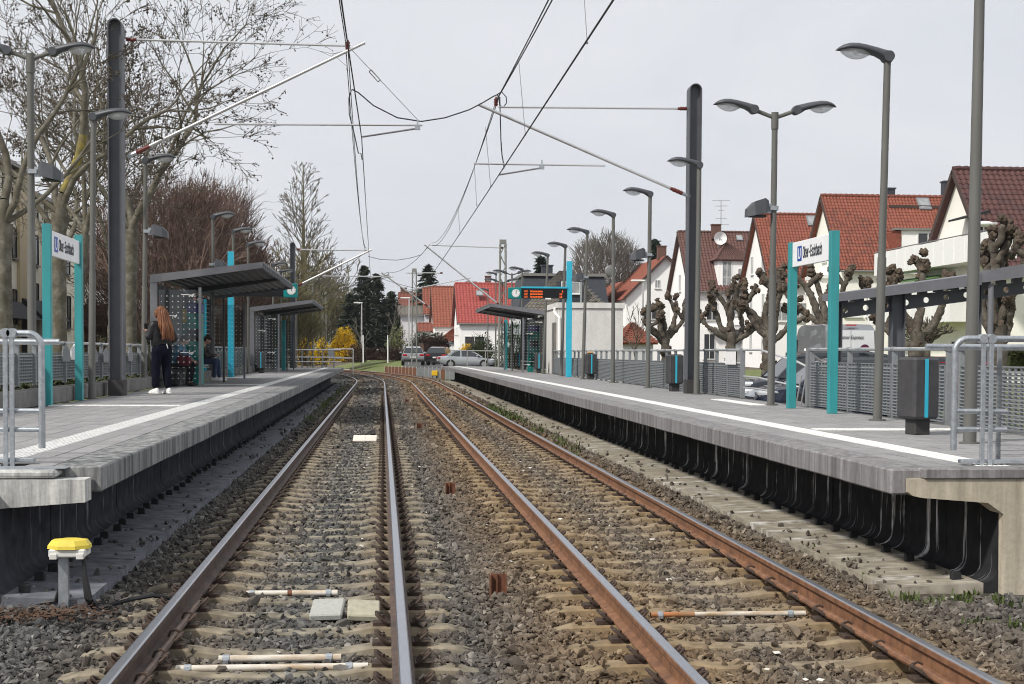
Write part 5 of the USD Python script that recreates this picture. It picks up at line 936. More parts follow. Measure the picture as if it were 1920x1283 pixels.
# small orange house whose gable looks at the camera
EYy = 150.; ex, ez = aty(1249, 480, EYy)[0], aty(1249, 480, EYy)[2]; exl, ezl = aty(1168, 561, EYy)[0], aty(1168, 561, EYy)[2]; exr = 2*ex-exl
He = thing('house', 'white house with orange roof whose gable faces the camera, left of the brown roof', 'house', (ex, EYy, .8))
MB().prism(Polygon([(exl+.35, .3), (exr-.35, .3), (exr-.35, ezl+.2), (ex, ez-.15), (exl+.35, ezl+.2)]), EYy, EYy+15, 'y').build('wall', M['plaster'], He)
roof_plane(He, (exl, EYy+15.4, ezl), (exl, EYy-.4, ezl), (ex, EYy+15.4, ez), (ex, EYy-.4, ez), TO, 0, .32, .4); roof_plane(He, (exr, EYy-.4, ezl), (exr, EYy+15.4, ezl), (ex, EYy-.4, ez), (ex, EYy+15.4, ez), TO, 0, .5, .6)
MB().beam((exl, EYy-.42, ezl-.03), (ex, EYy-.42, ez-.03), .05, .25).beam((ex, EYy-.42, ez-.03), (exr, EYy-.42, ezl-.03), .05, .25).build('barge_board', M['darkwood'], He); chimney(He, np.array([ex-.1, EYy+2, ez-.3]), .9, 1.4, 'brick')
window(He, (aty(1233, 533, EYy)[0], EYy, aty(1233, 533, EYy)[2]), .6, .9, 'y-', 'pane_light'); window(He, (aty(1222, 585, EYy)[0], EYy, aty(1222, 585, EYy)[2]), 1.5, 1.6, 'y-', 'pane')
MB().bb((exl-3, EYy+3, .3), (exl+.3, EYy+12, 6)).build('side_wing', M['plaster'], He); roof_plane(He, (exl-3.4, EYy+12.4, 6.), (exl-3.4, EYy+2.6, 6.), (exl+.4, EYy+12.4, 9.3), (exl+.4, EYy+2.6, 9.3), TO, 0, .4, .5)
# little pavilion with a hipped orange roof
gy = 92.; gl, gr = aty(1162, 645, gy)[0], aty(1232, 645, gy)[0]; gz, gt = aty(1195, 643, gy)[2], aty(1197, 619, gy)[2]+.5
Hg = thing('garage', 'small grey pavilion with a hipped orange roof behind the fence', 'garage', ((gl+gr)/2, gy, .5)); MB().bb((gl+.25, gy, .2), (gr-.25, gy+5, gz)).build('wall', M['plaster_grey'], Hg)
ap0, ap1 = ((gl+gr)/2, gy+2.4, gt), ((gl+gr)/2, gy+2.8, gt)
roof_plane(Hg, (gl, gy-.3, gz), (gr, gy-.3, gz), ap0, ap0, TO, 0); roof_plane(Hg, (gl, gy+5.3, gz), (gl, gy-.3, gz), ap1, ap0, TO, 0); roof_plane(Hg, (gr, gy-.3, gz), (gr, gy+5.3, gz), ap0, ap1, TO, 0)
# equipment hut
qx0, qx1, qz = aty(1047, 640, 57.6)[0], aty(1168, 640, 57.6)[0], aty(1100, 578, 57.6)[2]
Hq = thing('equipment_hut', 'plain pale windowless hut behind the right fence', 'hut', ((qx0+qx1)/2, 59.5, .2)); MB().bb((qx0, 57.6, .0), (qx1, 62, qz)).build('wall', M['equip_wall'], Hq); MB().bb((qx0-.06, 57.54, qz+.002), (qx1+.06, 62.06, qz+.22)).build('roof_cap', M['equip_wall'], Hq)
MB().tube([(qx0-.1, 58, qz+.05), (qx0-.12, 58, qz-.15), (qx0+.02, 57.5, qz-.4), (qx0+.05, 57.5, .8)], .05, 8).build('downpipe', M['plaster'], Hq, smooth=40); MB().bb((qx0-.08, 58.3, .8), (qx0-.005, 59.2, 2.9)).build('door', M['low_wall'], Hq)
# slate mansard house
sy = 105.; X = lambda u: aty(u, 560, sy)[0]; Z = lambda v: aty(1060, v, sy)[2]
Hs = thing('house', 'old house with slate mansard sides and a grey-brown hipped front roof above the departure board', 'house', (X(1060), sy+4, .6)); MB().bb((X(975), sy, .3), (X(1150), sy+9, Z(592))).build('wall', M['plaster_grey'], Hs)
MB().loft([[(X(972), sy+1, Z(592)), (X(1150), sy+1, Z(592)), (X(1150), sy+9, Z(592)), (X(972), sy+9, Z(592))], [(X(988), sy+2, Z(516)), (X(1140), sy+2, Z(516)), (X(1140), sy+9, Z(516)), (X(988), sy+9, Z(516))]]).build('mansard', M['slate'], Hs); MB().bb((X(984), sy+1.8, Z(516)+.01), (X(1143), sy+9.2, Z(513)+.1)).build('cornice', M['gutter'], Hs)
roof_plane(Hs, (X(968), sy-1.6, Z(590)), (X(1142), sy-1.6, Z(590)), (X(1052), sy+1.2, Z(507)), (X(1066), sy+1.2, Z(507)), TG, 0, .34, .4)
MB().bb((X(1046), sy-1.2, Z(572)), (X(1088), sy+1, Z(528))).build('dormer', M['slate'], Hs); window(Hs, ((X(1066)), sy-1.2, Z(541)), 1.4, .9, 'y-', 'pane_light'); chimney(Hs, np.array([X(1034), sy+3, Z(516)]), .8, .8, 'slate')
MB().cyl((X(1083), sy-1.8, Z(592)), (X(1083), sy-1.8, Z(524)), .08).build('flue', M['galv'], Hs); p = aty(1144, 508, sy+2); MB().sphere(p, .42, 2, (1, .25, 1)).cyl(p, p+[0, .1, -.8], .04).build('dish', M['wiregrey'], Hs)
for u in (1000, 1120): window(Hs, (X(u), sy, 2.6), 1.2, 1.5, 'y-', 'pane')
# bright red roof and the orange one beside it
GY_ = 140.; gX = aty(862, 604, GY_)[0]; Hr = gable_house('white house with a bright red roof in the centre', gX, GY_, 11., 9, .7, aty(862, 604, GY_)[2], aty(856, 534, GY_+5.5)[2], 'plaster', TR, 0, tw=.32, ltl=.42, over=.25)
p = aty(899, 553, GY_+3); skylight(Hr, p+np.array([0, 0, .05]), .6, .7, .9); chimney(Hr, np.array([aty(883, 530, 147)[0], 147, aty(883, 534, 147)[2]-.4]), 1., .6, 'brick'); chimney(Hr, np.array([aty(915, 530, 147)[0], 147, aty(915, 534, 147)[2]-.4]), .6, 1.2, 'brick')
for y_, z_ in ((142.5, 3.8), (146, 3.8), (149, 3.8), (143, 6.0), (146.5, 6.3)): window(Hr, (gX, y_, z_), .7, .8, 'x-', 'pane')
window(Hr, (aty(890, 625, GY_)[0], GY_, 2.6), 2., 1.3, 'y-', 'pane')
HY = 158.; hX = aty(816, 613, HY)[0]; Hh = gable_house('white house with a steep orange-brown roof left of the bright red one', hX, HY, 13., 6, .8, aty(816, 612, HY)[2], aty(808, 540, HY+6.5)[2], 'plaster', TBK, 0, tw=.34, ltl=.5, over=.25)
MB().bb((hX-.0, HY-3, .5), (hX+3.0, HY-.01, aty(820, 622, HY)[2])).build('bay', M['plaster'], Hh); roof_plane(Hh, (hX+.1, HY-3.3, 2.9), (hX+1.9, HY-3.3, 2.9), (hX+1.7, HY-3.2, 4.2), (hX+1.9, HY-3.2, 4.2), TO, 0, .4, .4); window(Hh, (hX+2.2, HY-3.01, 3.2), 1.2, 1.1, 'y-', 'pane')
h2 = gable_house('narrow house with two small orange roofs, partly behind the steep orange-brown roof', aty(797, 600, 172)[0], 172., 10., 5, .9, aty(797, 588, 172)[2], aty(800, 542, 177)[2], 'plaster_grey', TO, 0, tw=.4, ltl=.5, over=.2)
gh = gable_house('low white annexe with small orange roof in the centre distance', aty(787, 640, 150)[0], 150., 5., 1.2, .9, aty(787, 622, 150)[2], aty(790, 609, 152)[2], 'plaster', TO, 0, tw=.4, ltl=.5, over=.2); window(gh, (aty(799, 640, 150)[0], 150., 2.2), .5, 1.3, 'y-', 'pane_light')
far = gable_house('distant long house with weathered brown-red roof, left of the centre mast', aty(752, 600, 205)[0], 205., 12., 9, 1.4, aty(752, 575, 205)[2], aty(752, 551, 211)[2], 'plaster_grey', [M['t_orange_b'], M['t_orange_b']], 0, tw=.5, ltl=.6); chimney(far, np.array([aty(753, 545, 211)[0]+.3, 211, aty(752, 551, 211)[2]]), .9, .8, 'brick')
f2 = gable_house('distant grey-roofed house half hidden by the shrubs left of the centre mast', aty(752, 600, 175)[0], 175., 9., 5, 1.2, aty(752, 590, 175)[2], aty(760, 577, 179)[2], 'plaster_grey', TG, 0, tw=.5, ltl=.6)

# ---------------------------------------------------------------- apartment block on the left
Bx = -18.; yb_ = lambda u: -48600./(u-717.)*-1 if u < 717 else 0
Yp = lambda u: (lambda d: Bx/d[0]*d[1])(ray(u, 560)); Zp = lambda u, v: (lambda d: EYE+Bx/d[0]*d[2])(ray(u, v))
Hl = thing('apartment_block', 'cream apartment block with dark window slots behind the left station sign', 'apartment block', (Bx-6, 75, .5))
y0, y1, y2, y3 = 52., Yp(32), Yp(56), Yp(176); zA, zB = Zp(30, 322), Zp(75, 372)
MB().bb((Bx-12, y0, 0), (Bx, y1, zA)).build('wall', M['cream'], Hl); MB().bb((Bx-12, y1+.003, 0), (Bx+.15, y2, zA+.1)).build('stair_tower', M['tan'], Hl); MB().bb((Bx-12, y2+.003, 0), (Bx-.1, y3, zB)).build('wall', M['cream'], Hl)
MB().bb((Bx-12.2, y0, zA+.105), (Bx+.3, y2+.1, zA+.3)).bb((Bx-12.2, y2+.11, zB+.003), (Bx+.15, y3+.2, zB+.2)).build('roof_edge', M['gutter'], Hl)
MB().tube([(Bx+.1, Yp(84), zB), (Bx+.1, Yp(84), .6)], .08, 8).build('downpipe', M['gutter'], Hl)
for u, v, h, w, o in ((9, 452, 1.5, .9, 0), (27, 456, 1.5, .8, 0), (9, 558, 1.4, .9, 0), (27, 575, 1.7, .8, 0), (10, 350, 1.6, .9, 0), (27, 352, 1.6, .8, 0), (72, 470, 1.6, .8, -.1), (72, 392, 1.4, .8, -.1), (72, 560, 1.6, .8, -.1), (131, 497, 1.2, .9, -.1), (132, 586, 1.9, .9, -.1), (168, 500, 1.3, .9, -.1), (168, 585, 1.6, .9, -.1), (90, 400, 1.3, .8, -.1), (90, 475, 1.3, .8, -.1), (109, 500, 1.3, .8, -.1), (109, 590, 1.6, .8, -.1)):
    y = Yp(u); z = Zp(u, v); window(Hl, (Bx+o, y, z), w, h, 'x+', 'pane', bars=(0, 0), fm='awning')
def awn(ya, yb, z0, z1): MB().hexa([(Bx, ya, z0), (Bx+1.3, ya, z0), (Bx+1.3, yb, z0), (Bx, yb, z0), (Bx, ya, z1), (Bx+.25, ya, z1), (Bx+.25, yb, z1), (Bx, yb, z1)]).build('awning', M['awning'], Hl)
awn(58, Yp(30), Zp(20, 600), Zp(20, 566)); awn(Yp(33)+.2, Yp(85), Zp(60, 600), Zp(60, 563)); awn(Yp(155), Yp(195), Zp(170, 610), Zp(170, 585))
MB().bb((Bx-.05, Yp(34), .5), (Bx+.18, Yp(52), Zp(40, 600))).build('doorway', M['awning'], Hl)
w2 = thing('white_house', 'white rendered house glimpsed between the plane tree trunks on the left', 'house', (-20, 98, .6)); MB().bb((-30, 96, 0), (-19.2, 108, 9.2)).build('wall', M['plaster'], w2)
for y_, z_ in ((99, 7.2), (103, 7.2), (99, 4.2), (103, 4.2), (101, 1.8)): window(w2, (-19.2, y_, z_), 1.2, 1.4, 'x+', 'pane')
for z_ in (4.6, 7.6): window(w2, (-20.5, 96, z_), 1.3, 1.6, 'y-', 'pane')
sh = thing('small_lodge', 'little brown-tiled lodge at the foot of the plane trees on the left', 'lodge', (-14.5, 78, .6)); lx0, lx1 = -15.9, -13.4
MB().bb((lx0, 78, .2), (lx1, 81, 3.0)).build('wall', M['brick'], sh); roof_plane(sh, (lx0-.3, 77.6, 2.9), (lx1+.3, 77.6, 2.9), (lx0-.1, 79.5, 4.1), (lx1+.1, 79.5, 4.1), TB_, 0)
# hills
for i, (cx, cy, w, h, lab) in enumerate(((-300, 4200, 2600, 200, ''), (900, 4600, 2200, 150, ''))):
    ang = np.linspace(-1, 1, 60); prof = h*np.clip(1-ang**2, 0, 1)**1.3*(.75+.5*meshkit.fbm(np.stack([ang*6, ang*0+i, ang*0], -1), 4)); rows = []
    for k, f in enumerate((0, .35, .7, 1.)): rows.append(np.stack([cx+ang*w/2, np.full(60, cy+k*300.), -5+prof*f+.1*k], 1))
    tag(MB().grid(np.array(rows)).build('hills', M['hill'], smooth=True), kind='structure')
# ---------------------------------------------------------------- trees
def perp(d, r):
    a = np.cross(d, r.normal(size=3)); return a/(np.linalg.norm(a)+1e-9)
def grow(r, p, d, L, rad, depth, P, out, level=0):
    """one limb with its side branches; out[level] collects (p0, p1, r0, r1)"""
    n = max(2, int(L/P['seg'])); step = L/n; rd = rad; taper = P['taper']
    for i in range(n):
        d = d+r.normal(size=3)*P['wander']+np.array([0, 0, P['up']*(1 if level else .5)]); d /= np.linalg.norm(d)
        q = p+d*step; r2 = max(rad*(1-(1-taper)*(i+1)/n), P['rmin']); out[min(level, len(out)-1)].append((p, q, rd, r2)); p, rd = q, r2
        if depth > 0 and i >= n*P['bare'][min(level, len(P['bare'])-1)]:
            for _ in range(r.poisson(P['kids'][min(level, len(P['kids'])-1)])):
                a = r.uniform(*P['angle']); nd = d*math.cos(a)+perp(d, r)*math.sin(a); f = r.uniform(*P['shrink'])*(1-.45*(i/n))
                grow(r, p, nd, L*f, max(rd*r.uniform(.45, .7), P['rmin']), depth-1, P, out, level+1)
    if depth > 0:
        for _ in range(P.get('fork', 2)):
            a = r.uniform(.2, .6); nd = d*math.cos(a)+perp(d, r)*math.sin(a); grow(r, p, nd, L*r.uniform(*P['shrink']), max(rd*.8, P['rmin']), depth-1, P, out, level+1)
def put(segs, n): a = np.array([s[0] for s in segs]); b = np.array([s[1] for s in segs]); return MB().segs(a, b, np.array([s[2] for s in segs]), np.array([s[3] for s in segs]), n)
PLANE = dict(seg=.42, wander=.15, up=.035, taper=.42, rmin=.006, bare=(.3, .15, .05, 0, 0), kids=(.9, .9, 1.0, 1.0, .6), angle=(.4, 1.1), shrink=(.42, .68), fork=2)
def plane_tree(seed, base, trunk, limbs, label, depth=4, lichen=None, fruit=True, P=PLANE, rmin=None):
    """trunk: list of points with radii; limbs: (start index on trunk, direction, length, radius)"""
    r = np.random.default_rng(seed); T = thing('plane_tree', label, 'tree', base); b = np.asarray(base, float); P = dict(P)
    if rmin: P['rmin'] = rmin
    pts = np.array([t[:3] for t in trunk], float)+b; rad = np.array([t[3] for t in trunk])
    t_ = np.linspace(0, 1, len(pts)); tt = np.linspace(0, 1, 14); fp = np.stack([np.interp(tt, t_, pts[:, k]) for k in range(3)], 1); fr = np.interp(tt, t_, rad)*(1+.06*np.sin(tt*37)+.05*np.sin(tt*71)); fr[0] *= 1.25
    tt2 = np.linspace(0, 1, 44); fp = np.stack([np.interp(tt2, tt, fp[:, k]) for k in range(3)], 1); fr = np.interp(tt2, tt, fr); v, f = MB().tube(fp, fr, 18).arrays(); ax_ = np.stack([np.interp(v[:, 2], fp[:, 2], fp[:, k]) for k in (0, 1)], 1); o_ = v[:, :2]-ax_; v[:, :2] = ax_+o_*(1+.34*(meshkit.fbm(v*[5, 5, 2.2]+seed, 3)-.5))[:, None]
    MB().add(v, f).build('trunk', M['bark'], T, smooth=60)
    lv = [[], [], [], [], []]
    mossy = []
    for q_, (k, d, L, rd) in enumerate(limbs):
        d = np.asarray(d, float); n0 = len(lv[0]); grow(r, pts[k], d/np.linalg.norm(d), L, rd*.78, depth, P, lv)
        if q_ == lichen: mossy = lv[0][n0+1:n0+4]; lv[0] = lv[0][:n0+1]+lv[0][n0+4:]
    if mossy: put(mossy, 8).build('mossy_limb', M['bark_lichen'], T, smooth=60)
    put(lv[0], 8).build('limbs', M['bark'], T, smooth=60, kind='stuff')
    put(lv[1], 6).build('branches', M['bark'], T, smooth=60, kind='stuff')
    c = put(lv[2]+lv[3]+lv[4], 3).build('crown', M['twig'], T, kind='stuff')
    ends = [s[1] for s in lv[2]+lv[3]+lv[4] if s[3] < P['rmin']*2.2]; m = MB()
    if fruit and ends:
        E_ = np.array(ends); pick = r.choice(len(E_), min(len(E_), 1500), replace=False); oct_ = np.array([[1, 0, 0], [-1, 0, 0], [0, 1, 0], [0, -1, 0], [0, 0, 1], [0, 0, -1.]]); of = [[0, 2, 4], [2, 1, 4], [1, 3, 4], [3, 0, 4], [2, 0, 5], [1, 2, 5], [3, 1, 5], [0, 3, 5]]
        for e in E_[pick]: m.add(oct_*r.uniform(.008, .026, 3)*(1+b[1]/90)+e-[0, 0, r.uniform(.0, .08)], of)
        m.build('seed_balls', M['seed'], c, kind='stuff')
    return T
def bx_(u, v, y, z=None): p = aty(u, v, y); return np.array([p[0], y, .5 if z is None else z])
b = bx_(110, 650, 32.5); h = aty(110, 415, 32.5)[2]-.5
plane_tree(21, b, [(0, 0, 0, .18), (.02, 0, h*.5, .155), (0, 0, h*.9, .165), (.05, 0, h+.15, .2)], [(3, (-.35, .1, 1), 2.6, .11), (3, (.1, .2, 1), 4.6, .15), (3, (.55, -.2, 1), 3.4, .1), (2, (-.8, -.2, .9), 2.4, .085), (3, (-.9, .3, .7), 2.6, .08)], 'pale-barked plane tree behind the left station sign, with yellow lichen on one limb', 4, 1)
b = bx_(247, 660, 41.5); h = aty(247, 430, 41.5)[2]-.5
plane_tree(22, b, [(0, 0, 0, .18), (-.03, 0, h*.5, .16), (.02, 0, h, .17)], [(2, (.62, -.1, 1), 4.8, .14), (2, (-.1, .2, 1), 4.2, .13), (2, (.2, -.25, 1), 4.0, .1), (2, (-.5, .1, 1), 3.2, .09)], 'plane tree with a long leaning limb, right of the left mast', 4)
b = bx_(6, 650, 27.5); h = aty(6, 420, 27.5)[2]-.5
plane_tree(23, b, [(0, 0, 0, .17), (0, 0, h*.6, .16), (.02, 0, h, .16)], [(2, (.45, -.1, 1), 3.2, .09), (2, (-.2, .1, 1), 3.6, .11), (2, (.9, .3, .8), 2.3, .07)], 'plane tree at the very left edge of the picture', 4)
b = bx_(200, 650, 36.5); b[0] -= .6; h = aty(200, 440, 36.5)[2]-.5
plane_tree(24, b, [(0, 0, 0, .14), (-.1, 0, h*.5, .12), (.1, 0, h, .11)], [(2, (-.25, .1, 1), 3.6, .09), (2, (.4, 0, 1), 4.4, .09), (2, (-.6, .2, 1), 2.6, .07)], 'thinner twin-stemmed plane tree just left of the left mast', 4)

b = bx_(165, 650, 50); b[0] -= 1.2; plane_tree(27, b, [(0, 0, 0, .22), (0, 0, 2.5, .19), (.1, 0, 4, .19)], [(2, (.5, -.1, 1), 5.0, .13), (2, (-.4, 0, 1), 5.0, .13), (2, (0, .3, 1), 5.4, .12), (2, (.15, -.3, 1), 4.6, .1)], 'plane tree farther back, its fine crown filling the sky left of the mast', 4, rmin=.009)
b = bx_(262, 650, 56); b[0] -= 1.; plane_tree(28, b, [(0, 0, 0, .2), (0, 0, 2.5, .18), (.1, 0, 4.4, .17)], [(2, (.2, -.1, 1), 4.6, .12), (2, (-.45, 0, 1), 4.8, .12), (2, (0, .3, 1), 5.2, .12)], 'plane tree behind the first left shelter, its top rising over the red thicket', 4, rmin=.01)
def twig_tree(seed, base, H, label, matn, spread=.9, stems=1, depth=4, rmin=.012, trunk_r=.16, name='bare_tree', cat='tree', P=None, kind=None, L0=None, up=.07, dirs=None):
    r = np.random.default_rng(seed); T = thing(name, label, cat, base); b = np.asarray(base, float); lv = [[], [], [], [], []]
    P = dict(dict(seg=H*.06, wander=.09, up=up, taper=.55, rmin=rmin, bare=(.25, .12, .05, 0, 0), kids=(1.0, 1.0, 1.1, .8), angle=(.3, .9), shrink=(.42, .64), fork=2), **(P or {}))
    for s in range(stems):
        a = r.uniform(0, 6.28); d = np.array([math.cos(a)*spread*.5*(stems > 1), math.sin(a)*spread*.5*(stems > 1), 1.]); o = b+np.array([math.cos(a), math.sin(a), 0])*.25*(stems > 1)
        grow(r, o, d/np.linalg.norm(d), (L0 or H*.5)*r.uniform(.85, 1.1), trunk_r*(1 if stems == 1 else .55), depth, P, lv); put(lv[0], 7).build('trunk', M[matn], T, smooth=60); lv[0] = []
    put(lv[1]+lv[2], 4).build('branches', M[matn], T, kind='stuff'); put(lv[3]+lv[4] or lv[2], 3).build('crown', M[matn], T, kind='stuff')
    return T
def brush(seed, base, H, W, n, label, matn, name='red_twig_tree'):
    r = np.random.default_rng(seed); T = thing(name, label, 'tree', base); b = np.asarray(base, float)
    for s_ in range(5): a = r.uniform(0, 6.28); e = b+[math.cos(a)*W*.35, math.sin(a)*W*.35, H*.5]; MB().tube([b+[math.cos(a)*.3, math.sin(a)*.3, 0], (b+e)/2+r.normal(0, .2, 3), e], [.13, .09, .05], 6).build('stem', M[matn], T)
    a, f = r.uniform(0, 6.28, n), r.random(n)**.75; rad = W*np.sqrt(r.random(n))*(.35+.65*np.sin(np.clip(f*.8+.2, 0, 1)*PI*.78)); z = H*(.1+.82*f); P = b+np.stack([np.cos(a)*rad, np.sin(a)*rad, z*(1-.22*(rad/W)**2)], 1); P[:, 2] += (meshkit.noise(P*.55+seed)-.5)*1.2
    d = np.stack([np.cos(a)*.45+r.normal(0, .35, n), np.sin(a)*.45+r.normal(0, .35, n), 1+r.normal(0, .35, n)], 1); d /= np.linalg.norm(d, axis=1, keepdims=True); l = r.uniform(.35, 1.1, n); k = b[1]/60; Q = P+d*l[:, None]
    m = MB().segs(P, Q, np.full(n, .011*k), np.full(n, .008*k), 3); d2 = d+r.normal(0, .3, (n, 3)); d2 /= np.linalg.norm(d2, axis=1, keepdims=True); m.segs(Q, Q+d2*(l*.6)[:, None], np.full(n, .008*k), np.full(n, .004*k), 3); d3 = d+r.normal(0, .55, (n, 3)); m.segs(P+d*(l*.5)[:, None], P+d*(l*.5)[:, None]+d3*(l*.4)[:, None], np.full(n, .007*k), np.full(n, .004*k), 3); m.build('crown', M[matn], T, kind='stuff')
# red-twigged trees behind the first left shelter
twig_tree(31, bx_(300, 640, 66, .6), 9.5, 'dense red-twigged tree behind the first left shelter, left part', 'redtwig', 1.0, 5, 4, .014, .2, 'red_twig_tree'); twig_tree(32, bx_(365, 640, 74, .6), 10.2, 'tallest red-twigged tree, its crown a brush against the sky', 'redtwig', 1.0, 6, 4, .015, .2, 'red_twig_tree'); twig_tree(33, bx_(425, 640, 82, .6), 9.2, 'red-twigged tree at the right end of the red thicket', 'redtwig', 1.0, 5, 4, .016, .2, 'red_twig_tree')

brush(301, bx_(330, 640, 72, .6), 9.9, 3.5, 4600, 'round dense red-brown brush of twigs over the first left shelter', 'redtwig'); brush(302, bx_(392, 640, 80, .6), 10.6, 2.9, 3800, 'red-brown twig brush right of the roundest one, beside the single lamp', 'redtwig'); brush(303, bx_(270, 640, 78, .6), 9.0, 3.2, 3200, 'red-brown twig brush behind the leaning plane tree', 'redtwig'); brush(304, bx_(446, 640, 92, .6), 8.6, 2.2, 3000, 'smaller red-brown twig brush at the right end of the red thicket', 'redtwig')
brush(305, bx_(500, 640, 100, .6), 5.6, 3.4, 3600, 'olive-brown thicket over the second left shelter', 'olivetwig', 'thicket'); brush(306, bx_(528, 640, 122, .6), 6.6, 2.8, 2600, 'olive-brown thicket at the foot of the conical bare tree', 'olivetwig', 'thicket'); brush(307, bx_(612, 640, 185, 1.), 9.5, 4.2, 3000, 'grey-brown thicket left of the dark conifers', 'olivetwig', 'thicket')
# tall conical bare tree and its companions
def conical(seed, base, H, label, W=.155):
    r = np.random.default_rng(seed); T = thing('conical_tree', label, 'tree', base); b = np.asarray(base, float); MB().tube([b, b+[0, 0, H*.35], b+[.1, 0, H*.7], b+[.05, 0, H]], [.3, .22, .1, .02], 8).build('trunk', M['olivetwig'], T, smooth=60); s1, s2 = [], []
    Pk = dict(seg=.55, wander=.07, up=.06, taper=.5, rmin=.02, bare=(.15, .1, 0), kids=(1.5, 1.2, .5), angle=(.4, .9), shrink=(.4, .65), fork=2); lv = [[], [], []]
    for z in np.linspace(H*.2, H*.97, 75):
        a = r.uniform(0, 6.28); L = H*W*(1-z/H)**.75+.4; d = np.array([math.cos(a), math.sin(a), r.uniform(.9, 1.5)]); grow(r, b+np.array([.05, 0, z]), d/np.linalg.norm(d), L*1.15, .07*(1-z/H)+.02, 2, Pk, lv)
    put(lv[0], 4).build('branches', M['greytwig'], T, kind='stuff'); put(lv[1]+lv[2], 3).build('crown', M['greytwig'], T, kind='stuff')
bt = bx_(567, 640, 118, .8); conical(41, bt, aty(567, 312, 118)[2]-.8, 'tall conical bare tree against the sky left of centre')
twig_tree(42, bx_(632, 640, 195, 1.2), 14, 'bare birch-like tree behind the dark conifers, left', 'greytwig', .8, 3, 4, .03, .2); twig_tree(43, bx_(592, 640, 150, 1.2), 10., 'bare brownish tree between conical tree and conifers', 'olivetwig', .8, 4, 4, .03, .2); twig_tree(44, bx_(520, 640, 105, .8), 8.5, 'bare olive-twigged tree over the second left shelter', 'olivetwig', .9, 4, 4, .02, .2); twig_tree(45, bx_(480, 640, 96, .8), 7.5, 'bare tree filling the gap right of the red thicket', 'olivetwig', .9, 4, 4, .02, .2); twig_tree(46, bx_(535, 640, 108, .8), 6.5, 'low olive-twigged tree behind the distant left mast', 'olivetwig', 1., 5, 4, .02, .16)
brush(308, bx_(1136, 640, 165, 1.), 15.2, 4.5, 5200, 'large round bare tree behind the hut and slate house', 'greytwig', 'bare_tree')
twig_tree(49, bx_(1190, 640, 86, .5), 4.3, 'young bare tree in front of the orange pavilion', 'twig', .6, 1, 3, .014, .06); twig_tree(50, aty(727, 655, 140)*[1, 1, 0]+[0, 0, .8], 6.4, 'young staked tree on the lawn in front of the conifers', 'greytwig', .6, 1, 2, .018, .05); twig_tree(51, aty(681, 655, 143)*[1, 1, 0]+[0, 0, .9], 5., 'second young tree with a whitewashed stem on the lawn', 'greytwig', .4, 1, 2, .018, .05)
for i, (u, y) in enumerate(((727, 140), (681, 143))): p = aty(u, 655, y); tag(MB().cyl((p[0]+.02, y-.25, .6), (p[0], y-.25, 3.3), .06).build('tree_stake', M['white']), ['pale stake of the young tree on the lawn, right one', 'pale stake of the young tree on the lawn, left one'][i], 'stake')
# conifers
def conifer(seed, base, H, W, label, matn='conifer', n=5200, leaf=.34, droop=.35, base_f=.06):
    r = np.random.default_rng(seed); T = thing('conifer', label, 'tree', base); b = np.asarray(base, float); MB().tube([b, b+[0, 0, H*.98]], [W*.06+.08, .02], 7).build('trunk', M['twig'], T)
    m = MB(); nb = int(n/26); lobes = r.uniform(.75, 1.25, 9)
    P0, P1, L = [], [], []
    for k in range(nb):
        f = base_f+(1-base_f)*r.random()**1.15; z = H*f; a = r.uniform(0, 6.28); rr = W*(1-f)**.8*lobes[int(a/6.2832*9) % 9]*r.uniform(.7, 1.12)+.12; t = np.linspace(.18, 1, 26)
        q = np.stack([np.cos(a)*rr*t, np.sin(a)*rr*t, z-droop*rr*t**2+.12*rr*t], 1)+r.normal(0, .05*leaf*3, (26, 3)); P0.append(q)
    C = np.vstack(P0)+b; N = len(C); aa = r.uniform(0, 6.28, N); l = leaf*r.uniform(.5, 1.2, N); e = np.stack([np.cos(aa)*l, np.sin(aa)*l, r.uniform(-.7, .15, N)*l], 1); w = np.stack([-np.sin(aa)*l*.4, np.cos(aa)*l*.4, r.uniform(-.3, .3, N)*l], 1)
    v = np.stack([C-w*.5, C+w*.5, C+e+w*.35, C+e*1.15-w*.2], 1).reshape(-1, 3); f = (np.arange(N)*4)[:, None]+np.array([[0, 1, 2, 3]]); m.add(v, f); m.build('crown', M[matn], T)
for i, (u, vt, y, W, lab) in enumerate(((684, 500, 178, 3.3, 'tallest dark conifer of the clump left of the centre mast'), (706, 514, 182, 3.1, 'second dark conifer of the clump, with a pointed tip'), (733, 548, 186, 3.3, 'dark conifer at the right end of the clump'), (655, 552, 176, 2.6, 'broad dark conifer at the left end of the clump'), (752, 580, 180, 2.2, 'small dark conifer beside the centre mast'))):
    t = aty(u, vt, y); conifer(60+i, (t[0], y, 1.), t[2]-1., W*1.15, lab, n=6500, leaf=.46, base_f=.02)
for i, (u, vt, y, W, lab) in enumerate(((803, 497, 185, 3.3, 'single green spruce rising behind the orange roofs'), (1229, 449, 185, 1.9, 'slim spruce peeping over the roof left of the brown house'), (1014, 482, 150, .8, 'thin dark conifer tip beside the slate house chimney'))):
    t = aty(u, vt, y); conifer(70+i, (t[0], y, 1.), t[2]-1., W*1.2, lab, 'spruce', 7000, .5, .25)
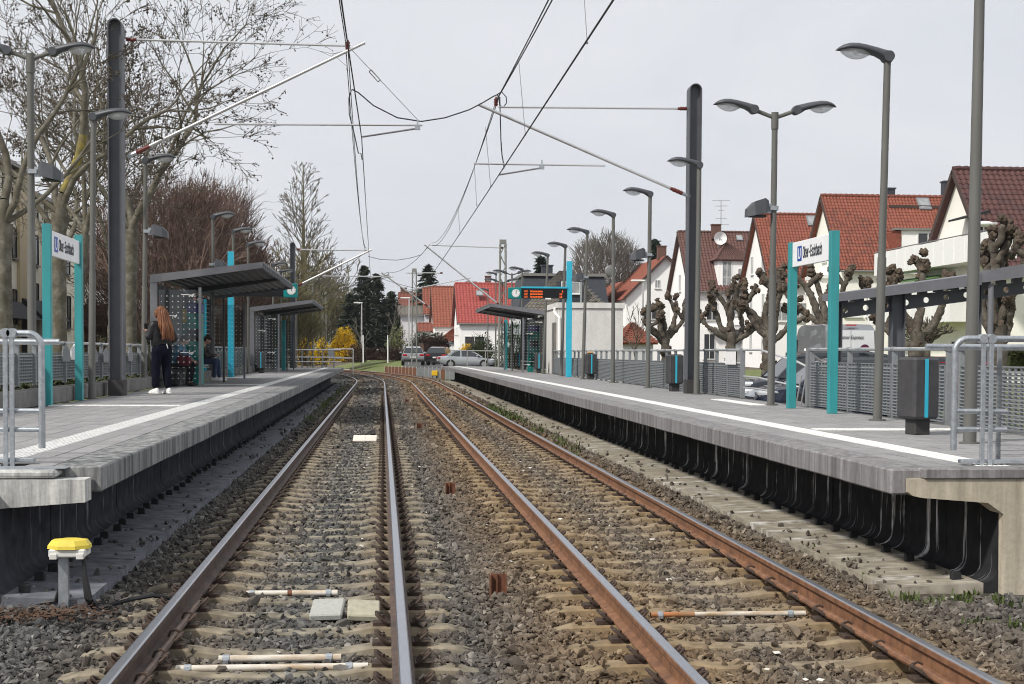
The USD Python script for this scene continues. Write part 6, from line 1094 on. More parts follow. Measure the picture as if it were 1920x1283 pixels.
# shrubs: twigs and small leaf faces
def shrub(name, label, c, rx, ry, h, matn, n, leaf, seed, stems=True, gap=.35, cat='shrub'):
    r = np.random.default_rng(seed); T = thing(name, label, cat, c); c = np.asarray(c, float); d = r.normal(size=(n, 3)); d[:, 2] = np.abs(d[:, 2]); d /= np.linalg.norm(d, axis=1, keepdims=True); rad = r.uniform(.35, 1, n)**.4*(1+.22*(meshkit.fbm(d*3.1+seed, 3)-.5)*2)
    C = c+d*rad[:, None]*[rx, ry, h]; keep = meshkit.noise(C*2.3/leaf*.16+seed) > gap; C = C[keep]; N = len(C); aa, l = r.uniform(0, 6.28, N), leaf*r.uniform(.6, 1.3, N); e = np.stack([np.cos(aa), np.sin(aa), r.uniform(-.2, 1.1, N)], 1)*l[:, None]; w = np.stack([-np.sin(aa), np.cos(aa), r.uniform(-.5, .5, N)], 1)*l[:, None]*.45
    MB().add(np.stack([C-w*.3, C+w*.3, C+e*.6+w*.5, C+e, C+e*.6-w*.5], 1).reshape(-1, 3), np.vstack([(np.arange(N)*5)[:, None]+k for k in ([[0, 1, 2]], [[0, 2, 4]], [[4, 2, 3]])])).build('foliage', M[matn], T)
    if stems: k = r.choice(N, min(N, 90), replace=False); o = np.tile(c, (len(k), 1))+r.normal(0, .12*rx, (len(k), 3))*[1, 1, 0]; MB().segs(o, C[k], np.full(len(k), .03*leaf/.12), np.full(len(k), .012*leaf/.12), 4).build('stems', M['twig'], T)
    return T
def at_g(u, y, z): p = aty(u, 650, y); return (p[0], y, z)
shrub('forsythia', 'bright yellow forsythia bush, the largest one, left of the lawn', at_g(646, 150, .6), 1.75, 1.6, 3.5, 'forsythia', 5200, .2, 81, gap=.25); shrub('forsythia', 'ochre forsythia bush half hidden behind the left lattice masts', at_g(572, 112, .6), 1.2, 1.2, 2.4, 'forsythia', 2000, .17, 82, gap=.42); shrub('forsythia', 'second ochre forsythia bush next to the short lattice mast', at_g(603, 118, .6), .9, 1., 2.2, 'forsythia', 1300, .17, 83, gap=.45); shrub('forsythia', 'small yellow forsythia in front of the bright red roofed house', at_g(873, 128, .6), .85, .9, 1.9, 'forsythia', 1800, .16, 84, gap=.3)
shrub('bare_shrub', 'brown bare shrub right beside the yellow forsythia', at_g(669, 146, .6), 1.1, 1.1, 2., 'brownhedge', 2600, .14, 85); shrub('evergreen_shrub', 'pale green variegated shrub under the centre mast', at_g(748, 156, .7), 1.7, 1.5, 3.8, 'paleshrub', 2400, .2, 86, gap=.42); shrub('evergreen_shrub', 'round dark evergreen shrub beside the white annexe', at_g(786, 148, .7), 1.0, 1., 3.0, 'conifer', 2400, .2, 87, gap=.2)
shrub('evergreen_shrub', 'dark laurel between the forsythia and the far right shelter', at_g(905, 118, .5), 1.3, 1.2, 2.6, 'laurel', 2600, .16, 88); shrub('bare_shrub', 'thin bare shrub in front of the white wall of the red-roofed house', at_g(890, 124, .5), 1., 1., 2.8, 'brownhedge', 700, .12, 89); shrub('evergreen_shrub', 'tall dark laurel filling the far right shelter background', at_g(965, 100, .5), 1.6, 1.2, 3.2, 'laurel', 3200, .16, 90)
shrub('evergreen_shrub', 'low hedge shrub behind the first left shelter', at_g(262, 46, .5), 1.2, 1., 1.5, 'laurel', 2400, .08, 91); shrub('evergreen_shrub', 'olive shrub between the plane trunks on the left', at_g(188, 44, .5), .7, .7, 1.6, 'hedge', 1600, .07, 92)
def hedge(name, label, p0, p1, w, h, matn, n, leaf, seed):
    r = np.random.default_rng(seed); p0, p1 = np.asarray(p0, float), np.asarray(p1, float); T = thing(name, label, 'hedge', (p0+p1)/2); t = r.random(n); s = (p1-p0)/np.linalg.norm(p1-p0); nn = np.array([-s[1], s[0], 0]); k = r.uniform(-1, 1, n); zz = r.random(n)**.5; edge = r.random(n) < .6; k = np.where(edge, np.sign(k)*r.uniform(.85, 1.05, n), k); zz = np.where(edge, r.random(n), r.uniform(.9, 1.05, n))
    C = p0+(p1-p0)*t[:, None]+nn*(k*w/2)[:, None]+np.stack([t*0, t*0, zz*h*(1+.12*np.sin(t*31)+.08*np.sin(t*77))], 1); aa = r.uniform(0, 6.28, n); l = leaf*r.uniform(.6, 1.3, n); e = np.stack([np.cos(aa), np.sin(aa), r.uniform(-.3, 1., n)], 1)*l[:, None]; q = np.stack([-np.sin(aa), np.cos(aa), r.uniform(-.5, .5, n)], 1)*l[:, None]*.5
    MB().add(np.stack([C-q, C+q, C+e+q*.4, C+e-q*.4], 1).reshape(-1, 3), (np.arange(n)*4)[:, None]+np.array([[0, 1, 2, 3]])).build('foliage', M[matn], T); m = MB(); m.beam(p0+[0, 0, h*.45], p1+[0, 0, h*.45], w*.8, h*.85); m.build('core', M[matn], T)
hedge('hedge', 'low brown clipped hedge in front of the white hatchback', at_g(686, 150, .8), at_g(754, 149, .8), 1., 1.05, 'brownhedge', 2600, .13, 95); hedge('hedge', 'dark red hedge between the silver estate and the dark car', at_g(790, 134, .75), at_g(838, 136, .75), .9, 2.0, 'brownhedge', 2200, .14, 96); hedge('hedge', 'green topped hedge behind the dark car', at_g(795, 137, .75), at_g(832, 138, .75), .8, 2.3, 'hedge', 1400, .15, 97)
hedge('hedge', 'planted strip of low ivy under the left lattice fence', (-5.95, 14, .78), (-5.85, 34, .78), .5, .3, 'hedge', 5200, .07, 98); hedge('hedge', 'ochre grasses in a planter behind the barrier at the right edge', at_g(1885, 32, 1.25), at_g(1960, 32, 1.25), .7, .45, 'paleshrub', 2600, .07, 99)
# pollarded plane trees along the street
def pollard(seed, base, H, rt, limbs, label, kn=1.0):
    r = np.random.default_rng(seed); T = thing('pollard_tree', label, 'tree', base); b = np.asarray(base, float); fork = b+np.array([r.normal(0, .1), 0, H*.48])
    t = np.linspace(0, 1, 12)[:, None]; p = b*(1-t)+fork*t+np.stack([.06*np.sin(t[:, 0]*5+seed), .05*np.cos(t[:, 0]*6), t[:, 0]*0], 1); MB().tube(p, rt*(1.25-.5*t[:, 0]+.14*np.sin(t[:, 0]*23+seed)+.25*np.exp(-((t[:, 0]-1)/.15)**2)), 12).build('trunk', M['pollard'], T, smooth=60)
    def club(c, R, sq=1.1):
        m = trimesh.creation.icosphere(2, 1.0); v = np.array(m.vertices); o = r.uniform(0, 99); v = v*(1+1.1*(meshkit.noise(v*2.4+o)-.5)+.6*(meshkit.noise(v*5.5+o)-.5))[:, None]*R*np.array([1, .95, sq])+c; return v, m.faces
    def gnarl(pts, r0, r1, n=9):
        q = np.asarray(pts, float); t = np.linspace(0, 1, len(q)); tt = np.linspace(0, 1, len(q)*3); q = np.stack([np.interp(tt, t, q[:, k]) for k in range(3)], 1)+r.normal(0, .012, (len(tt), 3)); m = MB().tube(q, (r0+(r1-r0)*tt)*(1+.22*(meshkit.noise(np.stack([tt*9+r.uniform(0, 50), tt*0, tt*0], -1))-.5)*2), n); v, f = m.arrays(); v = v+(meshkit.noise(v*9)-.5)[:, None]*.05*rt/.26*r.normal(0, .35, v.shape).clip(-1, 1); return v, f
    for a, el, ln in limbs:
        d = np.array([math.cos(a)*math.cos(el), math.sin(a)*math.cos(el)*.6, math.sin(el)]); n = 8; q = [fork-[0, 0, r.uniform(.05, .5)]]; dd = d.copy(); L, K = MB(), MB()
        for k in range(n): dd = dd+r.normal(0, .2, 3)+np.array([0, 0, .13]); dd /= np.linalg.norm(dd); q.append(q[-1]+dd*ln/n)
        q = np.array(q); L.add(*gnarl(q, rt*.55, rt*.36))
        def fist(c, up_, R, m_):
            for s in range(m_): v, f = club(c+up_*r.uniform(-.25, .22)+r.normal(0, .07, 3), R*r.uniform(.38, .7)); K.add(v, f)
        fist(q[-1], dd*1.3, rt*.78, 7)
        for s in range(r.integers(1, 3)): k = r.integers(4, n); e = q[k]+np.array([r.normal(0, .32), r.normal(0, .15), r.uniform(.35, .75)]); L.add(*gnarl([q[k], (q[k]+e)/2+r.normal(0, .05, 3), e], rt*.4, rt*.34)); fist(e, (e-q[k])*.5, rt*.68, 5)
        for s in range(1): k = r.integers(1, n); v, f = club(q[k]+r.normal(0, .07, 3), rt*r.uniform(.25, .45)); K.add(v, f)
        lp = L.build('limb', M['pollard'], T, smooth=60); K.build('burrs', M['knob'], lp, smooth=70, kind='stuff')
    K = MB()
    for s in range(6): v, f = club(b+(fork-b)*r.uniform(.3, 1.05)+np.append(r.normal(0, rt*.6, 2), 0), rt*r.uniform(.3, .55)); K.add(v, f)
    K.build('trunk_burrs', M['knob'], T, smooth=70, kind='stuff')
for i, (u, y, zt, rt, limbs, lab) in enumerate(((1246, 70, 5.0, .3, ((2.7, .75, 1.9), (1.9, 1.1, 2.0), (.7, .8, 2.2), (.25, .3, 1.9), (3.0, .3, 1.8), (1.4, 1.2, 1.5)), 'knobbly pollarded plane left of the right catenary mast'), (1366, 58.8, 5.1, .26, ((2.8, .5, 2.2), (2.3, .95, 2.4), (1.5, 1.25, 2.6), (.9, 1.0, 2.6), (.3, .4, 2.2), (3.1, .15, 1.9), (-.1, .2, 1.4)), 'knobbly pollarded plane right of the right catenary mast, in front of a white door'), (1437, 52, 5., .28, ((2.9, .6, 2.2), (2.2, 1.1, 2.4), (.9, 1.0, 2.3), (.3, .6, 2.2), (2.6, .2, 1.8), (.1, .35, 1.8)), 'pollarded plane directly behind the double-headed right lamp'), (1550, 63, 6.2, .36, ((2.9, .5, 3.2), (2.3, .95, 3.3), (.8, 1.1, 2.8), (.2, .5, 3.0), (1.6, 1.2, 2.5)), 'pollarded plane behind the right station sign'), (1712, 37.5, 4.5, .26, ((2.5, 1.0, 2.1), (1.75, 1.2, 2.2), (1.2, 1.1, 2.0), (3.0, .4, 1.6), (.25, .5, 1.8)), 'pollarded plane rising above the shelter roof between the two tall poles'), (1868, 31, 4.6, .25, ((2.3, 1.1, 2.1), (1.8, 1.25, 2.3), (1.2, 1.2, 2.2), (.75, 1.0, 2.4), (.2, .35, 1.5), (.35, .15, 1.1)), 'pollarded plane at the right edge, right of the tall plain pole'))):
    p = aty(u, 650, y); pollard(200+i, (p[0], y, .2), zt-.2, rt*.86, limbs, lab, 1.0)
# small clipped round tree
p = aty(1737, 650, 52); bt = np.array([p[0], 52, .25]); r = np.random.default_rng(77); T = thing('clipped_tree', 'small round clipped tree with short knotty twigs, below the shelter roof', 'tree', bt); ct = aty(1737, 612, 52); fk = np.array([ct[0], 52, aty(1737, 640, 52)[2]])
MB().tube([bt, bt+[.03, 0, 1.], fk], [.16, .13, .16], 9).build('trunk', M['pollard'], T, smooth=60); lv = [[], [], []]; Pk = dict(seg=.16, wander=.2, up=.06, taper=.6, rmin=.018, bare=(.15, .1, 0), kids=(.8, .5, 0), angle=(.4, 1.), shrink=(.35, .6), fork=2)
for k in range(22): a = r.uniform(0, 6.28); d = np.array([math.cos(a), math.sin(a), r.uniform(.15, 1.3)]); grow(r, fk+r.normal(0, .06, 3), d/np.linalg.norm(d), .62, .05, 2, Pk, lv)
put(lv[0], 6).build('limbs', M['pollard'], T, smooth=60); put(lv[1]+lv[2], 4).build('crown', M['pollard'], T)
# ---------------------------------------------------------------- cars
def paint(name, col, metal=.3, rough=.28): return mat(name, col, rough, .04, 2., 0, metal=metal, spec=.5, coat=.6)
M['tyre'] = mat('tyre', (.02, .02, .021), .8, .1, 20); M['rim'] = mat('rim_alloy', (.45, .45, .46), .35, .1, 9, metal=.7); M['carglass'] = mat('car_glass', (.025, .03, .034), .06, .1, 2., spec=.8); M['tail'] = mat('tail_light', (.4, .012, .012), .2, .1, 9); M['headlight'] = mat('head_light', (.6, .62, .64), .12, .1, 9); M['plate'] = mat('number_plate', (.72, .72, .7), .5, .03, 9); M['trim'] = mat('car_trim', (.02, .02, .022), .5, .1, 9)
def car(label, base, rz, paintm, L=4.5, W=1.78, H=1.45, style='sedan', belt=.93, sill=.2, hood=.82, glassm='carglass', name='car', cat='car'):
    """front towards local +x; base is the middle of the wheelbase on the ground"""
    C = thing(name, label, cat, base, rz); h = L/2; BASE[C] = np.zeros(3)
    if style == 'sedan': prof = [(-h, .55, .80, .86), (-h+.12, .42, .93, .93), (-h+.75, .2, .98, .97), (-.8, .2, belt, .99), (.5, .2, belt-.01, 1.), (1.0, .2, belt-.06, 1.), (h-.55, .2, hood-.05, .96), (h-.12, .3, .68, .86), (h, .38, .58, .74)]; roof = [(-h+.72, .97, .97, .74), (-1.05, H-.09, .62, .60), (-.5, H, .60, .6), (.25, H-.02, .6, .6), (.7, H-.17, .63, .62), (1.25, belt-.04, .9, .76)]
    elif style == 'estate': prof = [(-h, .5, .95, .92), (-h+.1, .35, 1.0, .96), (-1.2, .2, belt+.02, .99), (.4, .2, belt, 1.), (1.0, .2, belt-.05, 1.), (h-.55, .2, hood, .96), (h-.12, .3, .7, .86), (h, .38, .6, .74)]; roof = [(-h+.03, 1.0, .92, .82), (-h+.38, H-.1, .66, .68), (-1.2, H, .62, .64), (.2, H-.01, .61, .62), (.65, H-.14, .63, .62), (1.25, belt-.03, .9, .76)]
    else: prof = [(-h, .4, 1.1, .97), (-h+.06, .3, 1.12, 1.), (-1.5, .24, 1.12, 1.), (h-1.55, .24, 1.14, 1.), (h-.75, .24, 1.1, .98), (h-.2, .3, .95, .92), (h, .4, .72, .82)]; roof = [(-h+.02, 1.11, .98, .97), (-h+.07, H-.25, .93, .93), (-h+.22, H-.03, .86, .86), (-h+1., H, .85, .85), (h-2.1, H, .85, .85), (h-1.7, H-.12, .86, .85), (h-.85, 1.1, .95, .9)]
    w = W/2; rings = []
    for x, z0, z1, k in prof:
        a = w*k; rings.append([(x, -a*.9, z0), (x, -a, z0+.12), (x, -a*1.005, (z0+z1)/2+.04), (x, -a*.975, z1-.06), (x, -a*.88, z1), (x, a*.88, z1), (x, a*.975, z1-.06), (x, a*1.005, (z0+z1)/2+.04), (x, a, z0+.12), (x, a*.9, z0)])
    bd = MB().loft(rings).build('body', paintm, C, smooth=35, local=True)
    rr = []
    for x, z, kb, kt in roof:
        zb = belt-.06 if style != 'van' else 1.08; a = w*max(kb, .86 if style != 'van' else .95); t = w*kt*1.12 if style != 'van' else w*kt*1.08; rr.append([(x, -a, zb), (x, -t*.97, z-.05), (x, -t*.86, z), (x, t*.86, z), (x, t*.97, z-.05), (x, a, zb)])
    if style == 'van':
        MB().loft(rr).build('upper_body', paintm, C, smooth=30, local=True)
        MB().loft([[(x, y, z) for y, z in ((-w*.8, 1.25), (-w*.72, H-.42), (w*.72, H-.42), (w*.8, 1.25))] for x in (h-1.1, h-1.05)]).build('windscreen', M['carglass'], C, local=True)
        for s in (-1, 1):
            MB().hexa([(h-1.75, s*w*.945, 1.22), (h-1.02, s*w*.945, 1.22), (h-1.35, s*w*.90, H-.62), (h-1.75, s*w*.90, H-.62), (h-1.75, s*(w*.945+.03), 1.22), (h-1.02, s*(w*.945+.03), 1.22), (h-1.35, s*(w*.90+.045), H-.62), (h-1.75, s*(w*.90+.045), H-.62)]).build('cab_window', M['carglass'], C, local=True)
            MB().box((h-1.05, s*(w+.13), 1.32), (.1, .2, .32)).build('mirror', M['trim'], C, local=True)
    else:
        MB().loft(rr).build('cabin_glass', M[glassm], C, smooth=20, local=True)
        n = len(roof); rf = [[(x, -w*kt*1.12*.9, z-.025), (x, -w*kt*1.12*.84, z+.012), (x, w*kt*1.12*.84, z+.012), (x, w*kt*1.12*.9, z-.025)] for x, z, kb, kt in roof[1:n-1]]; MB().loft(rf).build('roof', paintm, C, smooth=40, local=True)
        for s in (-1, 1):
            P = MB()
            def pt(i, f): x, z, kb, kt = roof[i]; zb = belt-.06; a = w*max(kb, .86); t = w*kt*1.12*.97; return np.array([x, s*(a+(t-a)*f+.004), zb+(z-.05-zb)*f])
            P.beam(pt(0, .1), pt(1, 1), .07, .02, (0, 1, 0)).beam(pt(n-1, .05), pt(n-2, 1), .07, .02, (0, 1, 0)); mid = (n-1)//2; P.beam(pt(mid, .05), pt(mid, 1), .09, .02, (0, 1, 0)); P.beam(pt(1, 1), pt(n-2, 1), .05, .03, (0, 1, 0)); P.build('pillars', paintm, C, local=True)
            MB().cbox((.78, s*(w+.09), belt+.06), (.12, .18, .13), .03).build('mirror', paintm, C, local=True)
    wb = L*.295; R = .315 if style != 'van' else .35
    for sx in (-1, 1):
        for s in (-1, 1):
            MB().cyl((sx*wb, s*(w-.2), R), (sx*wb, s*(w+.008), R), R+.055, n=20).build('wheel_arch', M['trim'], C, local=True)
            ty = MB().cyl((sx*wb, s*(w-.2), R), (sx*wb, s*(w+.018), R), R, n=22).build('wheel', M['tyre'], C, smooth=40, local=True); MB().cyl((sx*wb, s*(w+.012), R), (sx*wb, s*(w+.028), R), R*.66, n=16).build('rim', M['rim'], ty, local=True)
    zt = (.72, .9) if style != 'van' else (.85, 1.15)
    for s in (-1, 1):
        if style == 'van': MB().cbox((-h-.005, s*w*.88, 1.0), (.06, .14, .42), .03).build('tail_light', M['tail'], C, local=True)
        else: MB().cbox((-h+.06, s*w*.74, .8), (.2, .36, .15), .04).build('tail_light', M['tail'], C, local=True)
        MB().cbox((h-.22, s*w*.68, .68 if style != 'van' else .82), (.34, .36, .15), .05).build('headlight', M['headlight'], C, local=True)
    MB().box((-h-.012, 0, .62 if style != 'van' else .6), (.02, .52, .11)).build('number_plate', M['plate'], C, local=True); MB().box((h+.004, 0, .45), (.03, .8, .14)).build('grille', M['trim'], C, local=True); MB().box((-h+.03, 0, .36), (.12, W*.86, .16)).build('bumper', M['trim'] if style != 'van' else M['trim'], C, local=True)
    return C
silver, white_p, darkblue, darkgrey, red_p, vangrey = paint('paint_silver', (.5, .53, .57), .55), paint('paint_white', (.8, .8, .8), 0), paint('paint_midnight', (.02, .028, .05), .4, .2), paint('paint_graphite', (.04, .04, .045), .4), paint('paint_red', (.5, .01, .035), .1), paint('paint_vangrey', (.27, .28, .3), .5)
def ground_at(u, y, dz=0): p = aty(u, 660, y); return np.array([p[0], y, float(ground_z(p[0], y))+dz])
car('silver saloon parked nearest to the end of the right platform', aty(873, 690, 117), .62-PI/2+1.05, silver, 4.6, 1.8, 1.44, 'sedan')
car('silver estate car with red tail lights, seen from behind, right of the hedge', aty(774, 684, 119), 1.57, silver, 4.5, 1.82, 1.48, 'estate'); car('dark estate car between the silver estate and the silver saloon', aty(826, 684, 123), 1.35, darkgrey, 4.5, 1.82, 1.52, 'estate')
car('white hatchback seen from behind over the brown hedge', aty(711, 680, 166), 1.62, white_p, 4.0, 1.75, 1.5, 'estate'); car('dark car mostly hidden beside the white hatchback', aty(738, 680, 175), 1.5, darkblue, 4.4, 1.78, 1.45, 'sedan')
cA = aty(1400, 750, 32.5); car('dark blue car in the fence gap, nearest, its headlight and bonnet showing', (cA[0]+2.2, 32.2, .1), PI-.02, darkblue, 4.5, 1.8, 1.5, 'estate'); cB = aty(1396, 700, 39); car('dark blue estate car behind the gap, its side windows showing', (cB[0]+2.1, 39.5, .14), PI+.02, paint('paint_navy', (.025, .03, .042), .4, .22), 4.6, 1.82, 1.62, 'estate')
red = car('red car whose roof shows over the big bin', (aty(1722, 690, 40)[0], 40, .15), PI, red_p, 4.2, 1.76, 1.46, 'estate')
vb = aty(1600, 690, 55); VX, VY, VZ = vb[0]-.1, 55.0, .25; Vn = car('grey van with white rear doors and swirly script, parked beyond the right fence', (VX, VY+2.9, VZ), PI/2, vangrey, 5.8, 2.05, 2.62, 'van', name='van', cat='van')
# rear doors of the van (local: rear is -x)
rd = MB()
for s in (-1, 1): rd.hexa([(-2.925, s*.012, .45), (-2.925, s*.97, .45), (-2.925, s*.97, 1.12), (-2.925, s*.012, 1.12), (-2.905, s*.012, .45), (-2.905, s*.97, .45), (-2.905, s*.97, 1.12), (-2.905, s*.012, 1.12)]); rd.hexa([(-2.915, s*.012, 1.13), (-2.915, s*.97, 1.13), (-2.868, s*.92, 2.36), (-2.868, s*.012, 2.36), (-2.89, s*.012, 1.13), (-2.89, s*.97, 1.13), (-2.82, s*.9, 2.36), (-2.82, s*.012, 2.36)])
RD = rd.build('rear_door', paint('paint_pearl', (.68, .68, .72), .1), Vn, local=True)
MB().text('Schlemmer Express', .13, (-2.898, .82, 2.02), (0, -1, 0), (-.03, -.3, 1), .78, .008).build('van_lettering', M['ink'], RD, local=True)
MB().cyl((-2.912, -.55, 1.62), (-2.925, -.55, 1.62), .19, n=20).build('round_print', mat('print_plum', (.09, .01, .04), .5, .1, 9), RD, local=True)
MB().hexa([(-2.92, -.2, 1.16), (-2.92, -.62, 1.16), (-2.915, -.62, 1.21), (-2.915, -.2, 1.21), (-2.915, -.2, 1.16), (-2.915, -.62, 1.16), (-2.91, -.62, 1.21), (-2.91, -.2, 1.21)]).tube([(-2.918, -.22, 1.17), (-2.915, -.36, 1.3), (-2.912, -.5, 1.4), (-2.915, -.6, 1.3), (-2.918, -.52, 1.2)], .035, 6).build('figure_print', mat('print_plum', (.09, .01, .04)), RD, local=True)
for y in (.62, .02, -.68): MB().bb((-2.918, y-.012, 1.12), (-2.912, y+.012, 1.6)).build('print_line', M['maroon'], RD, local=True)
MB().box((-2.86, 0, 2.56), (.05, .42, .05)).build('brake_light', M['tail'], Vn, local=True); MB().bb((-2.93, -.98, 1.12), (-2.925, .98, 1.17)).build('door_trim', M['wiregrey'], Vn, local=True)

# ---------------------------------------------------------------- the framed roof behind the fence at the right
BS = thing('cycle_shelter', 'dark steel shelter roof with holed beams rising to the right behind the fence', 'shelter', (8.5, 25.5, .3)); yb = 24.5
pa, pb, pc = aty(1558, 552, yb), aty(1836, 514, yb), aty(1985, 489, yb)
qa, qb, qc = aty(1558, 565, yb), aty(1836, 533, yb), aty(1985, 512, yb)
MB().loft([[(p[0], yb-.12, q[2]-.02), (p[0], yb+.5, EYE+(q[2]-EYE)*1.03), (p[0], yb+.5, EYE+(p[2]-EYE)*1.03-.02), (p[0], yb-.12, p[2])] for p, q in ((pa, qa), (pb, qb))]).build('roof', M['shelter'], BS); MB().loft([[(p[0], yb-.3, q[2]+.02), (p[0], yb+.4, EYE+(q[2]-EYE)*1.035), (p[0], yb+.4, EYE+(p[2]-EYE)*1.035-.02), (p[0], yb-.3, p[2]+.05)] for p, q in ((pb, qb), (pc, qc))]).build('upper_roof', M['shelter'], BS)
for yy in (yb+.25,):
    a0, a1 = aty(1572, 571, yb), aty(1990, 521, yb); b0, b1 = aty(1572, 597, yb), aty(1990, 541, yb); n_ = 11; top = [(a0[0]+(a1[0]-a0[0])*t, a0[2]+(a1[2]-a0[2])*t) for t in (0, 1)]; bot = [(b0[0]+(b1[0]-b0[0])*t, b0[2]+(b1[2]-b0[2])*t) for t in (1, 0)]; pg = Polygon(top+bot)
    for k in range(n_): t = (k+.6)/n_; c = ((a0[0]+(a1[0]-a0[0])*t), (a0[2]+(a1[2]-a0[2])*t)*.5+(b0[2]+(b1[2]-b0[2])*t)*.5); pg = pg.difference(shapely.Point(c).buffer(.052, 6))
    MB().prism(pg, yy+.03, yy+.05, 'y').build('holed_beam', M['mast'], BS); MB().beam((a0[0], yy+.04, a0[2]), (a1[0], yy+.04, a1[2]), .12, .02).beam((b0[0], yy+.04, b0[2]), (b1[0], yy+.04, b1[2]), .12, .02).build('beam_flange', M['mast'], BS)
    for k in range(14): t = (k+.5)/14; x = a0[0]+(a1[0]-a0[0])*t; z = a0[2]+(a1[2]-a0[2])*t; MB().bb((x-.06, yy-.03, z+.01), (x+.1, yy+.06, z+.09)).build('purlin_clip', M['mast'], BS)
    for u, w in ((1579, .13), (1692, .24), (1838, .2)):
        x = aty(u, 600, yb)[0]; zt = b0[2]+(b1[2]-b0[2])*((x-a0[0])/(a1[0]-a0[0])); m = MB().bb((x-w/2, yy-.08, .0), (x-w/2+.018, yy+.1, zt+.3)).bb((x+w/2-.018, yy-.08, .0), (x+w/2, yy+.1, zt+.3)).bb((x-w/2+.019, yy+.0, .0), (x+w/2-.019, yy+.012, zt+.3)); m.build('post', M['mast'], BS)
MB().cyl((aty(1848, 600, yb)[0], yb-.2, .1), (aty(1848, 600, yb)[0], yb-.2, qb[2]), .05).build('downpipe', M['shelter'], BS, smooth=40)
# ---------------------------------------------------------------- far railings and fences
Fr = thing('white_railing', 'white tube railing at the far end of the left platform', 'railing', (-4, 78.5, PZ)); z0 = PZ
for x in (-5.1, -4.3, -3.2, -2.6): MB().bb((x-.04, 78.3, z0-.1), (x+.04, 78.38, z0+.98)).build('post', M['fence'], Fr)
for z in (.3, .55, .95): MB().cyl((-5.4, 78.3, z0+z), (-2.2, 78.3, z0+z), .028).build('rail', M['alu'], Fr)
for x in (-2.5, -1.2): MB().cyl((x-.4, 80, z0-.4), (x-.4, 80, z0+1.0), .03).build('post', M['alu'], Fr)
MB().cyl((-2.9, 80, z0+1.0), (-1.6, 80, z0+1.0), .03).cyl((-2.9, 80, z0+.5), (-1.6, 80, z0+.5), .03).build('hoop', M['alu'], Fr); MB().bb((-2.95, 79.1, z0+.5), (-2.6, 79.3, z0+1.05)).build('switch_box', M['fence'], Fr)
FF = thing('picket_fence', 'low fence of rusty and grey metal panels between the track curve and the car park', 'fence', (2.2, 112, .1)); pa_, pb_ = aty(722, 697, 120), aty(852, 700, 100)
for k in range(19):
    t = k/18; p = pa_+(pb_-pa_)*t; p[2] = float(ground_z(p[0], p[1])); MB().bb((p[0]-.03, p[1]-.03, p[2]-.1), (p[0]+.03, p[1]+.03, p[2]+.98)).build('post', M['alu'] if k > 8 else M['pale'], FF)
    if k < 18: q = pa_+(pb_-pa_)*(t+1/18); q[2] = float(ground_z(q[0], q[1])); m = MB(); m.beam(p+[0, 0, .5], q+[0, 0, .5], .03, .78); m.build('fence_panel', M['iron'] if k < 9 or k in (15,) else M['fence'], FF)
R2 = thing('car_park_railing', 'thin white rail along the car park behind the silver saloon', 'railing', (9, 112, .5)); a, b = aty(845, 657, 108), aty(950, 659, 92); MB().cyl(a, b, .03).build('rail', M['alu'], R2)
for t in (0, .33, .66, 1): p = a+(b-a)*t; MB().cyl((p[0], p[1], .0), p, .03).build('post', M['alu'], R2)
for i, (u, vt, y, lab) in enumerate(((678, 569, 150, 'slim street lamp in front of the dark conifers'), (767, 560, 140, 'slim street lamp beside the centre lattice mast'), (1206, 528, 96, 'slim pale street lamp in front of the small orange roofed house'))):
    t = aty(u, vt, y); L = thing('street_lamp', lab, 'street lamp', (t[0], y, float(ground_z(t[0], y)))); MB().tube([(t[0], y, .3), (t[0], y, t[2])], [.09, .06], 8).build('post', M['alu'], L); MB().cbox((t[0]-.35, y, t[2]+.05), (.95, .28, .12), .04).build('lamp_head', M['white'], L)
for i, (u, v, s) in enumerate(((640, 676, 1.), (672, 675, .6), (700, 673, .3))):
    p = aty(u, v+2, 138); tag(MB().add(*[(ROCKS[i][0]*np.array([1.6, 1.1, .75])*s*.62+[p[0], 138, float(ground_z(p[0], 138))+.2*s]), ROCKS[i][1]][:2]).build('boulder', mat('boulder_pale', (.5, .48, .44), .9, .25, 3)), ['large pale boulder on the lawn beside the forsythia', 'middle pale boulder on the lawn', 'small pale stone on the lawn by the hedge'][i], 'boulder')

# ---------------------------------------------------------------- people
def hull(a, b): return m3.Manifold.batch_hull([a, b])
def ball(c, r, sx=1, sy=1, sz=1): return m3.Manifold.sphere(r, 20).scale((sx, sy, sz)).translate(tuple(map(float, c)))
def limb(*jr): return m3.Manifold.batch_boolean([hull(ball(a, ra), ball(b, rb)) for (a, ra), (b, rb) in zip(jr[:-1], jr[1:])], m3.OpType.Add)
def fuse(ms, edge=.02, it=10):
    m = m3.Manifold.batch_boolean(ms, m3.OpType.Add).refine_to_length(edge).to_mesh(); t = trimesh.Trimesh(m.vert_properties[:, :3], m.tri_verts, process=True); v0 = np.array(t.vertices); trimesh.smoothing.filter_taubin(t, .5, -.53, it); v1 = np.array(t.vertices); bad = (np.linalg.norm(v1-v0, axis=1) > .035) | ~np.isfinite(v1).all(1); v1[bad] = v0[bad]; t.vertices = v1; return t
